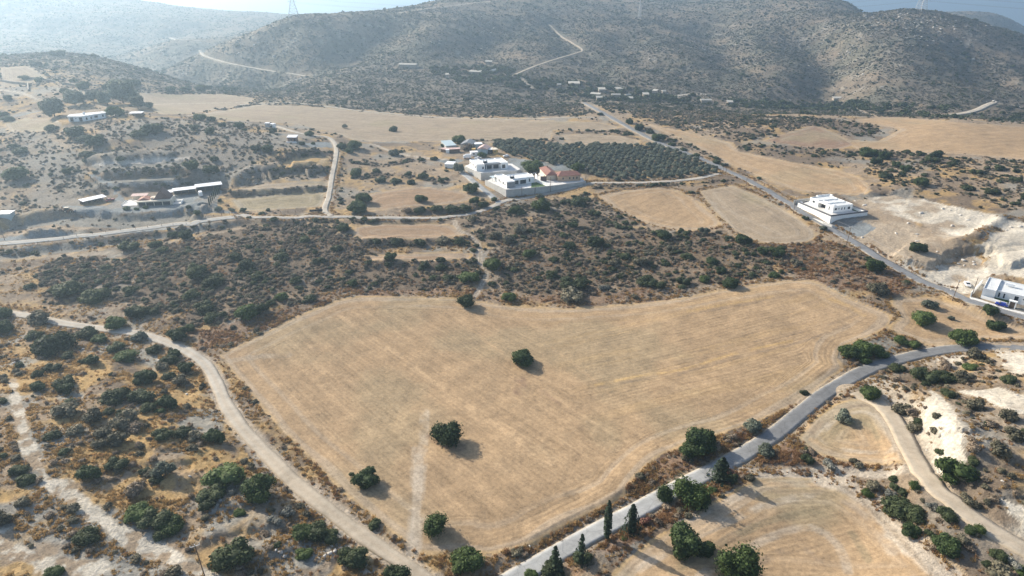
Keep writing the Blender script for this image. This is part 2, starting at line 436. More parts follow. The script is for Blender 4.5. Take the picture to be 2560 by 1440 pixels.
SOFT = [  # painted tracks: line, width, colour key
 ([(1135,553),(1150,578),(1180,592),(1196,615),(1200,650),(1215,680),(1206,710),(1185,742)], 1.9, 'track'),
 ([(345,262),(500,258),(640,256),(660,262)], 2.5, 'track'), ([(470,290),(560,277),(640,264),(700,258)], 2.5, 'track'),
 ([(990,33),(1080,20),(1180,8),(1235,2)], 4, 'track'),
 ([(2490,259),(2530,264),(2565,270)], 3, 'track'),
 ([(1300,190),(1310,205),(1330,220)], 5, 'track'), ([(1700,250),(1690,240),(1730,235),(1780,236)], 4, 'white'),
 ([(2130,270),(2180,288),(2195,290)], 3, 'track'),
 ([(30,950),(45,1020),(60,1095),(90,1160),(130,1210)], 2.0, 'chalky'), ([(120,1200),(200,1262),(290,1320),(380,1370),(480,1415),(560,1460)], 3.6, 'chalky'),
 ([(0,1350),(60,1385),(150,1410),(220,1425)], 5, 'chalky'),
 ([(1855,1172),(1900,1185),(2000,1182),(2100,1180),(2200,1184),(2285,1170)], 3.4, 'soil'), 
 
 ([(2060,1192),(2140,1222),(2210,1285),(2290,1365),(2390,1470)], 6.5, 'soil'), ([(2110,1215),(2180,1275),(2260,1358),(2340,1450)], .8, 'rut'), ([(2150,1215),(2230,1285),(2310,1365),(2400,1450)], .8, 'rut'),
 ([(660,1135),(720,1205),(790,1268),(870,1330),(950,1385)], 1.8, 'chalky'),
 ([(0,225),(50,232),(95,248)], 3, 'track'), ([(0,300),(50,288),(98,278)], 3, 'grey'),
 ([(700,1060),(718,1085)], 1, 'dry'), ([(1045,1140),(1042,1250),(1035,1350),(1030,1395)], 2.2, 'pale_mark'),
 ([(930,360),(1000,385),(1080,396),(1130,400)], 3.0, 'track'),
 ([(240,410),(330,406),(430,398),(470,395)], 3.0, 'white'),
 ([(300,636),(400,612),(500,590),(600,572)], 3, 'dry'),
 ([(0,650),(150,640),(280,632)], 5, 'dry'),
]
# level the road beds
ROADW = {}
for k, (pts, wid) in ROADS.items():
    P = resample(wline(pts, 8), 2.0)
    z = hz(P[:, 0], P[:, 1])
    ker = np.ones(15) / 15
    zp = np.concatenate([np.full(7, z[0]), z, np.full(7, z[-1])])
    z = np.convolve(zp, ker, 'valid')
    ROADW[k] = (P, z, wid)
    w, d, s, al = dist_line(P[::2] if len(P) > 60 else P, wid + 6)
    zz = np.interp(al, np.linspace(0, al.max(), len(z)), z)
    f = 1 - smooth(wid * .5 + .4, wid * .5 + 5, d)
    H[w] = H[w] * (1 - f) + (zz - (.35 if k == 'road_a' else (.5 if k.startswith('hill') else .12))) * f

# ------------------------------------------------------------------ colours of the ground
C = {k: np.array(v) for k, v in dict(
 tan=(.305, .232, .158), brown=(.165, .125, .088), gold=(.42, .275, .115), grey=(.245, .235, .205), chalk=(.54, .485, .395), olive=(.125, .125, .080),
 hill=(.172, .146, .110), hillgreen=(.146, .134, .098), stub=(.350, .243, .142), stub2=(.290, .226, .155), stubgreen=(.275, .225, .140), red=(.245, .160, .105),
 gravel=(.215, .228, .226), track=(.44, .375, .295), white=(.55, .49, .41), soil=(.38, .305, .22)).items()}
def mixc(c1, c2, f):
    f = f[..., None]
    return c1 * (1 - f) + c2 * f
n1 = fbm(GX, GY, 34, 4, 11); n2 = fbm(GX, GY, 11, 4, 12); n3 = fbm(GX, GY, 3.2, 3, 13); n4 = fbm(GX, GY, 90, 3, 14)
COL = mixc(C['tan'][None, None], C['brown'], smooth(.42, .66, n1))
COL = mixc(COL, C['gold'], smooth(.5, .68, n2) * .7)
COL = mixc(COL, C['brown'], smooth(.52, .75, n3) * .6)
COL = mixc(COL, C['grey'], smooth(.55, .75, fbm(GX, GY, 22, 4, 15)) * .7)
# far hills: grey green scrub cover, tan patches, pale outcrops where steep
gz_r = np.gradient(H, axis=0) / np.gradient(GY, axis=0)
gz_c = np.gradient(H, axis=1) / np.maximum(np.gradient(GX, axis=1), 1e-6)
slope = np.hypot(gz_r, gz_c)
farf = smooth(640, 860, GY)
HC = mixc(C['hill'][None, None], C['hillgreen'], smooth(.4, .65, n1))
HC = mixc(HC, C['tan'] * .75, smooth(.60, .76, fbm(GX, GY, 60, 5, 16)) * .55)
HC = mixc(HC, C['tan'] * .9, smooth(.60, .70, fbm(GX, GY, 24, 4, 17)) * .5)
HC = HC * (1 - .30 * smooth(.5, .7, fbm(GX, GY, 8, 3, 19)))[..., None]
HC = mixc(HC, C['chalk'] * .7, smooth(.66, .76, fbm(GX, GY, 12, 4, 18)) * smooth(.16, .4, slope) * .5)
COL = COL * (1 - farf[..., None]) + HC * farf[..., None]
FA = np.zeros(GX.shape); FM = np.zeros(GX.shape); FB = np.zeros(GX.shape)
CLS = np.where(GY > 700, 1, 0)           # 0 ground, 1 hills, 2 chalk, 3 gravel, 4 dirt track, 10+ fields
ZONE = {}
def mask(P, warp=0.0, seed=5, scale=9.0):
    w = window(P, 4 + warp)
    X = GX[w]; Y = GY[w]
    if warp:
        X = X + warp * 2 * (fbm(X, Y, scale, 3, seed) - .5) * 2
        Y = Y + warp * 2 * (fbm(X, Y, scale, 3, seed + 50) - .5) * 2
    return w, inpoly(X, Y, P)
def zone(pts, warp=6.0):
    m = np.zeros(GX.shape, bool)
    P = wpoly(pts); w, q = mask(P, warp); m[w] = q
    return m
# undergrowth of the dense scrub
Z_SCRUB_A = zone([(70,690),(150,655),(300,645),(420,605),(560,572),(700,560),(870,562),(885,600),(905,655),(1100,660),(1190,652),(1205,715),(1150,728),(900,728),(850,738),(740,765),(640,770),(560,805),(430,800),(330,780),(220,735),(130,745)])
Z_SCRUB_B = zone([(1170,552),(1270,512),(1500,492),(1600,570),(1760,588),(1850,603),(1960,622),(1950,688),(1850,700),(1700,738),(1560,752),(1400,762),(1290,752),(1222,732),(1230,660),(1205,600)])
Z_BROWN = zone([(1950,612),(2060,592),(2200,662),(2280,712),(2230,742),(2110,728),(1980,690)], 4)
Z_VERGE = zone([(560,872),(640,838),(740,788),(850,742),(1150,740),(1290,760),(1420,768),(1700,742),(1700,715),(1420,735),(1150,722),(850,722),(700,765),(600,810),(480,830),(500,865)], 3)
Z_RIGHTSLOPE = zone([(2150,378),(2300,385),(2560,405),(2700,410),(2700,540),(2540,525),(2350,480),(2200,455),(2160,420)], 5)
Z_LEFTUP = zone([(0,330),(160,330),(300,300),(480,300),(650,312),(700,350),(820,440),(560,470),(430,400),(200,410),(240,470),(160,520),(0,540)], 4)
Z_LEFTLOW = zone([(-100,820),(0,830),(100,815),(300,840),(430,885),(510,935),(545,1020),(600,1110),(700,1220),(850,1340),(980,1430),(900,1700),(-300,1700),(-300,1000)], 2)
Z_RIGHTLOW = zone([(2120,960),(2300,900),(2560,890),(2900,900),(2900,1600),(2600,1480),(2480,1340),(2330,1210),(2280,1100),(2240,1030),(2210,1000)], 2)
Z_ISLAND = zone([(2110,1205),(2200,1195),(2290,1195),(2380,1260),(2480,1330),(2600,1420),(2600,1500),(2450,1470),(2330,1360),(2230,1270)], 1.5)
Z_MIDHILL = zone([(700,262),(760,240),(850,203),(1000,208),(1150,218),(1300,240),(1400,250),(1480,270),(1470,288),(1300,294),(1060,287),(900,273)], 4)
Z_RMID = zone([(1570,285),(1700,278),(1900,290),(2080,300),(2010,318),(1900,350),(1830,352),(1720,328),(1620,305)], 4)
def strip(pts, wid):
    P = resample(wline(pts, 5), 4.0); w, d, s, al = dist_line(P, wid + 3); m = np.zeros(GX.shape, bool); m[w] = d + (fbm(GX[w], GY[w], 6, 3, 33) - .5) * wid * .9 < wid * .5; return m
Z_BANKS = np.zeros(GX.shape, bool)
for pts, wd_ in (([(1000,532),(1100,527),(1190,519),(1230,508)], 6), ([(880,612),(960,608),(1080,607),(1185,607)], 9), ([(868,554),(960,551),(1120,549)], 5), ([(905,664),(1000,662),(1185,662)], 8), ([(575,486),(650,480),(750,474),(828,471)], 5), ([(600,452),(650,436),(700,424),(760,422),(822,424)], 8),
                 ([(690,402),(760,384),(830,382)], 7), ([(900,445),(960,440),(1040,446),(1110,455)], 9), ([(885,408),(960,414),(1040,400)], 7), ([(0,640),(150,622),(300,604),(460,578),(560,560)], 4), ([(600,548),(740,552),(850,556)], 5),
                 ([(250,432),(340,428),(440,428)], 6), ([(250,468),(330,462),(470,460)], 4), ([(1080,352),(1240,350),(1370,352)], 6), ([(480,300),(620,312),(720,320)], 3), ([(1480,470),(1560,466),(1700,462),(1820,452)], 5), ([(1600,318),(1660,345),(1740,376),(1800,402)], 5), ([(1450,500),(1400,505),(1300,515)], 8)):
    Z_BANKS |= strip(pts, wd_)
Z_ROADWEED = zone([(1240,1400),(1330,1368),(1450,1303),(1560,1252),(1576,1200),(1640,1148),(1700,1112),(1850,1072),(1930,1036),(2010,985),(2030,985),(1960,1050),(1850,1108),(1770,1152),(1680,1198),(1580,1246),(1480,1300),(1300,1402)], 1) | zone([(1400,1410),(1520,1345),(1600,1300),(1700,1250),(1800,1200),(1850,1172),(1890,1190),(1800,1240),(1700,1290),(1600,1345),(1500,1400),(1440,1440)], 1) | zone([(1885,1140),(1935,1118),(1985,1095),(2010,1125),(2060,1152),(2150,1166),(2150,1178),(2000,1174),(1905,1162)], 1)
Z_HEDGE = zone([(1850,362),(1950,362),(2100,378),(2270,378),(2280,388),(2120,392),(1950,398),(1860,380)], 2) | zone([(1985,318),(2080,300),(2200,318),(2205,332),(2150,345),(2090,325)], 2) | zone([(1390,322),(1480,326),(1580,328),(1600,340),(1480,336),(1400,336)], 2)
for zt, c, k in ((Z_SCRUB_A, C['brown'] * .85, .95), (Z_SCRUB_B, C['brown'] * .95, .85), (Z_BROWN, C['red'] * .8, .8), (Z_VERGE, C['red'], .65), (Z_MIDHILL, C['hill'], .6), (Z_HEDGE, C['brown'], .6), (Z_BANKS, C['brown'] * .95, .85), (Z_ROADWEED, C['red'], .8)):
    f = (zt * k) * (1 - .7 * smooth(.56, .68, fbm(GX, GY, 17, 4, 41)))
    COL = mixc(COL, c, f)
COL = mixc(COL, np.array([.225, .20, .165]), Z_LEFTUP * .8 * smooth(.36, .54, fbm(GX, GY, 30, 4, 43)))
COL = mixc(COL, C['gold'], Z_LEFTLOW * .8 * smooth(.44, .58, fbm(GX, GY, 12, 4, 44)))
COL = mixc(COL, C['grey'] * 1.15, Z_LEFTLOW * .85 * smooth(.50, .62, fbm(GX, GY, 16, 4, 45)))
COL = mixc(COL, C['chalk'] * .8, Z_RIGHTLOW * .75 * smooth(.42, .62, fbm(GX, GY, 20, 4, 46)))
COL = mixc(COL, C['brown'], Z_ISLAND * .5)

for pts in ([(150,536),(300,540),(480,532),(530,548),(420,560),(300,574),(150,560)], [(-60,632),(120,614),(300,594),(520,562),(600,556),(560,572),(300,610),(100,640),(-60,660)], [(-60,590),(60,556),(160,534),(160,556),(40,575)], [(215,455),(440,440),(480,462),(240,470)], [(230,408),(440,400),(470,420),(240,432)]):
    zg = zone(pts, 2); COL = mixc(COL, C['grey'] * .85, zg * .85)
def line_dist(pts, pad):
    P = resample(wline(pts, 6), 4.0)
    return dist_line(P, pad)
fid = 10
FIELD_ID = {}
dirs = {  # two points of the photograph along the drill rows
 "main": ((850,790),(1430,1200)), "east": ((2260,800),(2500,780)), "mid": ((1560,560),(1720,490)), "mid2": ((1800,490),(1990,600)), "right": ((1700,340),(2100,470)),
 "farright": ((2150,370),(2560,330)), "brown": ((1950,360),(2090,340)), "long": ((600,295),(1400,310)), "strip": ((1410,352),(1590,352)), "upleft": ((360,250),(600,250)),
 "terrace_a": ((900,500),(1180,495)), "terrace_b": ((900,580),(1150,580)), "terrace_c": ((920,645),(1170,640)), "terrace_d": ((600,515),(800,505)), "terrace_e": ((600,475),(820,460)),
 "terrace_f": ((700,415),(820,400)), "south": ((1700,1420),(2200,1300)), "loop": ((2040,1090),(2250,1060)), "plateau": ((10,320),(150,310)), "upleft2": ((0,200),(100,190))}
fcol = {"mid": 'stub', "brown": 'red', "terrace_a": 'red', "terrace_b": 'red', "terrace_c": 'red', "long": 'stub2', "upleft": 'stub2', "strip": 'stub2', "mid2": 'stub2', "upleft2": 'stub2',
        "plateau": 'stub2', "terrace_d": 'stubgreen', "terrace_e": 'stub2', "terrace_f": 'gold', "south": 'stub'}
for name, pts in FIELDS:
    P = wpoly(pts)
    near = P[:, 1].mean() < 330
    w, m = mask(P, .5 if near else 1.0, 60, 7)
    X = GX[w]; Y = GY[w]
    base = C[fcol.get(name, 'stub')]
    if name.startswith('terrace') and name[-1] in 'abc':
        base = C['red'] * .45 + C['stub'] * .5
    col = base * (1 + .22 * (fbm(X, Y, 45, 3, 61)[..., None] - .5) * .8 + .18 * (fbm(X, Y, 7, 3, 62)[..., None] - .5))
    col = mixc(col, C['stubgreen'], smooth(.56, .74, fbm(X, Y, 38, 4, 63)) * (.4 if name in ('main', 'east', 'right', 'farright') else .7))
    (x0, x1), (y0, y1) = [tuple(map(float, q)) for q in hit(*zip(*dirs[name]))[:2]]
    L = math.hypot(x1 - x0, y1 - y0)
    nx, ny = (y1 - y0) / L, -(x1 - x0) / L
    perp = (X - x0) * nx + (Y - y0) * ny
    # streaks along the rows, a few metres wide
    al = (X - x0) * (-ny) + (Y - y0) * nx
    st = fbm(perp * 3.0, al * .05 + 300, 6, 4, 64)
    col = col * (1 + .30 * (st[..., None] - .5))
    # headland: outermost rounds follow the border
    wd, dd, _, _ = dist_line(resample(np.vstack([P, P[:1]]), 6.0 if near else 9.0), 18)
    D = np.full(GX.shape, 99.0); D[wd] = dd; D = D[w]
    if name == 'main':
        xb, yb, _z = hit([1500, 2130], [960, 800])
        Lb = math.hypot(xb[1] - xb[0], yb[1] - yb[0]); nbx, nby = (yb[1] - yb[0]) / Lb, -(xb[1] - xb[0]) / Lb
        perp2 = (X - xb[0]) * nbx + (Y - yb[0]) * nby
        xs, ys, _z = hit([1330, 1450, 1640], [770, 960, 1180])
        sx = (X - np.interp(Y, ys[::-1], xs[::-1]))
        fm = smooth(-14, 10, sx)
        al2 = (X - xb[0]) * (-nby) + (Y - yb[0]) * nbx
        st2 = fbm(perp2 * 3.0, al2 * .04 + 90, 7, 4, 65)
        col = col * (1 + .18 * fm[..., None] * (st2[..., None] - .5))
        gl2 = smooth(.62, .72, vnoise(perp2 / 2.2, al2 / 60, 66)) * fm
        col = mixc(col, C['gold'] * 1.12, gl2 * .12)
        pp = perp * (1 - fm) + perp2 * fm
        hf = 1 - smooth(9, 14, D)
        FM[w] = np.where(m, fm, FM[w]); FB[w] = np.where(m, perp2 * (1 - hf) + D * hf, FB[w])
        FA[w] = np.where(m, np.where(hf > .5, D, perp), FA[w])
    else:
        FA[w] = np.where(m, np.where(D < 12, D, perp), FA[w])
    hd = (1 - smooth(6, 13, D))
    col = mixc(col, C['track'] * .9, hd * .35 * smooth(.45, .6, vnoise(D / 1.6 + 3 * (fbm(X, Y, 30, 2, 7) - .5), X * 0 + 2, 67)))
    col = mixc(col, C['gold'], (1 - smooth(.4, 1.6, D)) * .5)
    CW = COL[w]; CW[m] = col[m]; COL[w] = CW
    cw = CLS[w]; cw[m] = fid; CLS[w] = cw
    FIELD_ID[name] = fid; fid += 1
INFIELD = CLS >= 10
# marks in the main field: straw swaths (pale) and wheel ruts (dark); line, half width, colour, strength
for pts, wd_, c, k in [
    ([(850,790),(960,862),(1060,935),(1130,985),(1230,1055),(1330,1120),(1430,1200)], .5, C['stub'] * 1.35, .95),
    ([(1005,905),(1100,965),(1180,1025),(1280,1095),(1380,1165),(1415,1195)], .4, C['stub'] * 1.3, .8),
    ([(1130,785),(1190,835),(1260,885)], .3, C['stub'] * 1.3, .6), ([(1370,975),(1440,1030),(1525,1078)], .3, C['stub'] * 1.35, .7),
    ([(1330,960),(1400,1010)], .3, C['red'], .5), ([(1380,870),(1460,930),(1560,1020)], .3, C['stub'] * 1.25, .5),
    ([(1500,968),(1600,950),(1700,935),(1840,893),(1980,862),(2130,808)], .3, C['brown'] * 1.2, .5),
    ([(1490,962),(1600,940),(1700,925),(1840,883),(1980,852)], .3, C['gold'] * 1.1, .6),
    ([(1700,790),(1800,772),(1930,748),(2020,728)], .35, C['brown'] * 1.3, .45), ([(1700,782),(1800,764),(1930,742)], .35, C['gold'] * 1.1, .5),
    ([(1620,900),(1760,875),(1900,850)], .3, C['brown'] * 1.3, .35), ([(1960,840),(2060,815),(2160,780)], .35, C['brown'] * 1.3, .4),
    ([(600,1400),(600,1400)], .1, C['brown'], 0), ([(2050,740),(2110,760),(2160,790)], .5, C['gold'] * 1.2, .6),
    ([(560,905),(640,892),(720,888)], 1.2, C['track'] * .8, .4),
    ([(1062,1030),(1056,1140),(1048,1240),(1040,1370)], 1.2, C['track'] * 1.0, .5), ([(1036,1120),(1030,1240),(1022,1380)], .5, C['track'] * 1.0, .4),
    ([(1300,950),(1310,965),(1300,978)], 2.0, C['red'] * .9, .7), ([(1080,1090),(1110,1110),(1150,1118)], 1.6, C['red'], .5),
    ([(1600,1420),(1720,1350),(1850,1290),(1960,1250),(2080,1240),(2170,1290),(2230,1380)], .9, C['track'], .5), ([(1680,1430),(1800,1360),(1930,1300),(2040,1280),(2120,1320),(2170,1400)], .7, C['stubgreen'] * .8, .6),
    ([(1750,1440),(1850,1380),(1960,1330),(2040,1320),(2100,1370),(2120,1430)], .8, C['track'] * .95, .5), ([(1850,1440),(1930,1390),(2000,1370),(2050,1400)], .6, C['brown'] * 1.4, .5),
    ([(1700,1310),(1780,1270),(1850,1240)], 1.0, C['track'], .6), ([(1740,1330),(1830,1285),(1900,1262)], .7, C['track'] * .9, .5), ([(1880,1205),(1980,1215),(2080,1215),(2150,1250),(2260,1350),(2330,1430)], .8, C['stub'] * 1.25, .6),
    ([(1900,1225),(1990,1232),(2070,1232),(2140,1275),(2230,1370),(2290,1450)], .6, C['brown'] * 1.4, .45), ([(1640,1380),(1700,1345),(1790,1310)], .9, C['stub'] * 1.2, .5),
    ([(2030,1100),(2080,1130),(2160,1143),(2240,1140)], .7, C['stub'] * 1.25, .6), ([(2030,1080),(2070,1040),(2140,1015),(2200,1022),(2235,1070),(2262,1130)], .7, C['brown'] * 1.4, .5),
    ([(2050,1090),(2085,1050),(2140,1030),(2190,1038),(2222,1080),(2240,1125),(2160,1130),(2080,1118),(2050,1090)], .6, C['track'], .6), ([(2080,1085),(2110,1055),(2150,1050),(2185,1075),(2200,1110)], .5, C['stubgreen'] * .85, .6),
    ([(2010,1075),(2050,1025),(2130,990),(2205,1000),(2240,1035)], .6, C['stub'] * 1.2, .5),
    ([(1760,495),(1850,540),(1960,590)], .6, C['track'], .4), ([(1830,480),(1900,520),(2000,575)], .6, C['brown'], .3)]:
    w, d, s, al = line_dist(pts, wd_ + 3)
    f = (1 - smooth(wd_, wd_ + .7, d)) * k * smooth(.25, .6, fbm(GX[w], GY[w], 5, 3, 71))
    COL[w] = mixc(COL[w], c, f)
def paint_poly(pts, cls, col, warp, tex, k=1.0):
    P = wpoly(pts); w, m = mask(P, warp, 80, 10)
    X = GX[w]; Y = GY[w]
    cc = col * (1 + tex * (fbm(X, Y, 9, 4, 81)[..., None] - .5))
    cc = mixc(cc, C['tan'], smooth(.56, .68, fbm(X, Y, 13, 4, 82)) * (.8 if cls == 2 else .4))
    CW = COL[w]; CW[m] = (CW * (1 - k) + cc * k)[m]; COL[w] = CW
    cw = CLS[w]; cw[m & (cw < 10)] = cls; CLS[w] = cw
for p in BARE: paint_poly(p, 2, C['soil'], 2, .5)
for p in CHALK: paint_poly(p, 2, C['chalk'], 2.2, .5, .9)
for p in GRAVEL: paint_poly(p, 3, C['gravel'], 1.2, .4)
cm = {'track': C['track'], 'white': C['white'], 'chalky': C['chalk'] * .98, 'dry': C['soil'], 'grey': C['gravel'], 'pale_mark': C['track'], 'soil': C['track'] * .95, 'rut': C['tan'] * .8}
TRK = np.zeros(GX.shape)
for pts, wid, key in SOFT:
    w, d, s, al = line_dist(pts, wid * 1.5 + 3)
    X = GX[w]; Y = GY[w]
    d = d + (fbm(X, Y, 5, 3, 91) - .5) * wid * (1.5 if key == 'chalky' else .5) * (1 - .8 * smooth(500, 700, Y)) 
    TRK[w] = np.maximum(TRK[w], 1 - smooth(wid * .5, wid * .5 + 1.2, d))
    f = 1 - smooth(wid * .42, wid * .62 + .3, d)
    cc = cm[key] * (1 + .35 * (fbm(X, Y, 6, 3, 92)[..., None] - .5))
    if key in ('chalky',): cc = mixc(cc, C['tan'], smooth(.5, .62, fbm(X, Y, 3, 3, 93)))
    if wid < 4.2 and key == 'track': cc = mixc(cc, C['tan'] * .8, (1 - smooth(.2, .5, d)) * .7)
    COL[w] = mixc(COL[w], cc, f * (.5 if key in ('pale_mark', 'dry', 'rut') else .9))
    if key not in ('pale_mark', 'dry', 'rut'):
        cw = CLS[w]; cw[(f > .5)] = 4; CLS[w] = cw
# tilled and driven ground of the south and loop fields
for name in ('south', 'loop'):
    w = CLS == FIELD_ID[name]
ROADMASK = np.zeros(GX.shape)
for k, (P, z, wid) in ROADW.items():
    w, d, s, al = dist_line(P[::2] if len(P) > 60 else P, wid + 4)
    e = (1 - smooth(wid * .5 + .2, wid * .5 + 2.0, d + 1.2 * (fbm(GX[w], GY[w], 4, 2, 95) - .5)))
    COL[w] = mixc(COL[w], C['soil'] if k != 'track_a' else C['track'], e * (.7 if not k.startswith('hill') else .35))
    ROADMASK[w] = np.maximum(ROADMASK[w], 1 - smooth(wid * .5 + (2.5 if k in ('road_b',) or k.startswith('hill') else 0), wid * .5 + (4.5 if k in ('road_b',) or k.startswith('hill') else 1.0), d))
COL = np.clip(COL, .02, .8)
H_SURF = H + (CLS == 2) * (GY < 420) * .45 * (ridged(GX, GY, 5, 4, 301) - .5) + (CLS == 0) * (GY < 420) * (1 - ROADMASK) * .45 * (ridged(GX, GY, 4.5, 3, 302) - .5) + (CLS == 1) * .8 * (1 - np.clip(ROADMASK * 2, 0, 1)) * (fbm(GX, GY, 16, 3, 303) - .5)
# ------------------------------------------------------------------ materials
def new_mat(name):
    m = bpy.data.materials.new(name); m.use_nodes = True
    nt = m.node_tree
    b = nt.nodes['Principled BSDF']
    return m, nt, b
def nd(nt, t, **kw):
    n = nt.nodes.new(t)
    for k, v in kw.items():
        if k.startswith('i_'):
            key = k[2:]
            n.inputs[int(key) if key.isdigit() else key].default_value = v
        else:
            setattr(n, k, v)
    return n
def mth(nt, op, a, b=None, c=None):
    n = nt.nodes.new('ShaderNodeMath'); n.operation = op
    for i, q in enumerate((a, b, c)):
        if q is None: continue
        if isinstance(q, (int, float)): n.inputs[i].default_value = q
        else: nt.links.new(q, n.inputs[i])
    return n.outputs[0]
def mixrgb(nt, f, a, b, mode='MIX'):
    n = nt.nodes.new('ShaderNodeMix'); n.data_type = 'RGBA'; n.blend_type = mode
    for i, q in ((0, f), (6, a), (7, b)):
        if isinstance(q, (int, float)): n.inputs[i].default_value = q
        elif isinstance(q, tuple): n.inputs[i].default_value = q if len(q) == 4 else (*q, 1)
        else: nt.links.new(q, n.inputs[i])
    return n.outputs[2]
def noise(nt, scale, detail=4, vec=None, rough=.55):
    n = nd(nt, 'ShaderNodeTexNoise'); n.inputs['Scale'].default_value = scale; n.inputs['Detail'].default_value = detail; n.inputs['Roughness'].default_value = rough
    if vec is not None: nt.links.new(vec, n.inputs['Vector'])
    return n.outputs[0]
def ramp(nt, v, lo, hi, a=0.0, b=1.0):
    n = nt.nodes.new('ShaderNodeMapRange'); n.inputs[1].default_value = lo; n.inputs[2].default_value = hi; n.inputs[3].default_value = a; n.inputs[4].default_value = b
    nt.links.new(v, n.inputs[0]); return n.outputs[0]

def ground_material(name, furrow):
    m, nt, b = new_mat(name)
    g = nd(nt, 'ShaderNodeNewGeometry').outputs['Position']
    col = nd(nt, 'ShaderNodeVertexColor', layer_name='tint').outputs[0]
    nf = noise(nt, .9, 5, g, .7); nm = noise(nt, .22, 4, g)
    k = mth(nt, 'ADD', ramp(nt, nf, .3, .7, -.24, .24) if furrow else mth(nt, 'ADD', ramp(nt, nf, .3, .7, -.34, .30), ramp(nt, noise(nt, 2.8, 3, g, .7), .3, .7, -.16, .16)), ramp(nt, nm, .3, .7, .90, 1.10))
    h = nf
    if furrow:
        fa = nd(nt, 'ShaderNodeAttribute', attribute_name='row_a').outputs['Fac']
        fb = nd(nt, 'ShaderNodeAttribute', attribute_name='row_b').outputs['Fac']
        fm = nd(nt, 'ShaderNodeAttribute', attribute_name='row_mix').outputs['Fac']
        wob = ramp(nt, noise(nt, .35, 3, g), 0, 1, -1.2, 1.2)
        def stripes(f, p):
            return mth(nt, 'SINE', mth(nt, 'ADD', mth(nt, 'MULTIPLY', f, 6.2832 / p), wob))
        s1 = mth(nt, 'ADD', stripes(fa, 1.55), mth(nt, 'MULTIPLY', stripes(fa, 4.7), .6))
        s2 = mth(nt, 'ADD', stripes(fb, 1.7), mth(nt, 'MULTIPLY', stripes(fb, 5.3), .6))
        s = mth(nt, 'ADD', mth(nt, 'MULTIPLY', s1, mth(nt, 'SUBTRACT', 1.0, fm)), mth(nt, 'MULTIPLY', s2, fm))
        sx = nd(nt, 'ShaderNodeSeparateXYZ'); nt.links.new(g, sx.inputs[0])
        def streak(f):
            cv = nt.nodes.new('ShaderNodeCombineXYZ'); nt.links.new(f, cv.inputs[0]); nt.links.new(mth(nt, 'MULTIPLY', sx.outputs[0], .07), cv.inputs[1]); nt.links.new(mth(nt, 'MULTIPLY', sx.outputs[1], .07), cv.inputs[2])
            return ramp(nt, noise(nt, .9, 4, cv.outputs[0], .7), .3, .7, -1.0, 1.0)
        stk = mth(nt, 'ADD', mth(nt, 'MULTIPLY', streak(fa), mth(nt, 'SUBTRACT', 1.0, fm)), mth(nt, 'MULTIPLY', streak(fb), fm))
        gate = ramp(nt, noise(nt, .06, 3, g), .35, .65, .35, 1.0)
        s = mth(nt, 'MULTIPLY', s, gate)
        k = mth(nt, 'ADD', k, mth(nt, 'ADD', mth(nt, 'MULTIPLY', s, .04), mth(nt, 'MULTIPLY', stk, .13)))
        ns = noise(nt, 2.6, 3, g, .7)
        k = mth(nt, 'ADD', k, ramp(nt, ns, .3, .7, -.18, .16))
        h = mth(nt, 'ADD', mth(nt, 'MULTIPLY', nf, .5), mth(nt, 'MULTIPLY', s, .10))
    kk = nt.nodes.new('ShaderNodeCombineXYZ')
    for i in range(3): nt.links.new(k, kk.inputs[i])
    nt.links.new(mixrgb(nt, 1.0, col, kk.outputs[0], 'MULTIPLY'), b.inputs['Base Color'])
    b.inputs['Roughness'].default_value = .95
    b.inputs['Specular IOR Level'].default_value = .1
    bp = nd(nt, 'ShaderNodeBump'); bp.inputs['Strength'].default_value = .55 if furrow else .8; bp.inputs['Distance'].default_value = .35 if furrow else .6
    nt.links.new(h, bp.inputs['Height']); nt.links.new(bp.outputs[0], b.inputs['Normal'])
    return m
M_GROUND = ground_material('dry_ground', False)
M_FIELD = ground_material('stubble', True)

def plain(name, col, rough=.7, var=.12, scale=1.5, metal=0.0, spec=.4, bump=0.0):
    m, nt, b = new_mat(name)
    tc = nd(nt, 'ShaderNodeTexCoord').outputs['Object']
    n = noise(nt, scale, 4, tc)
    n2 = noise(nt, scale * 7, 3, tc)
    k = mth(nt, 'ADD', ramp(nt, n, .3, .7, 1 - var, 1 + var), ramp(nt, n2, .3, .7, -var * .4, var * .4))
    kk = nt.nodes.new('ShaderNodeCombineXYZ')
    for i in range(3): nt.links.new(k, kk.inputs[i])
    nt.links.new(mixrgb(nt, 1.0, (*col, 1), kk.outputs[0], 'MULTIPLY'), b.inputs['Base Color'])
    b.inputs['Roughness'].default_value = rough; b.inputs['Metallic'].default_value = metal
    b.inputs['Specular IOR Level'].default_value = spec
    if bump:
        bp = nd(nt, 'ShaderNodeBump'); bp.inputs['Strength'].default_value = bump; bp.inputs['Distance'].default_value = .05
        nt.links.new(n2, bp.inputs['Height']); nt.links.new(bp.outputs[0], b.inputs['Normal'])
    return m

COLL = sc.collection
def link_mesh(name, me, mat=None, parent=None, loc=None):
    o = bpy.data.objects.new(name, me); COLL.objects.link(o)
    if mat and not me.materials: me.materials.append(mat)
    if parent: o.parent = parent
    if loc is not None: o.location = loc
    return o

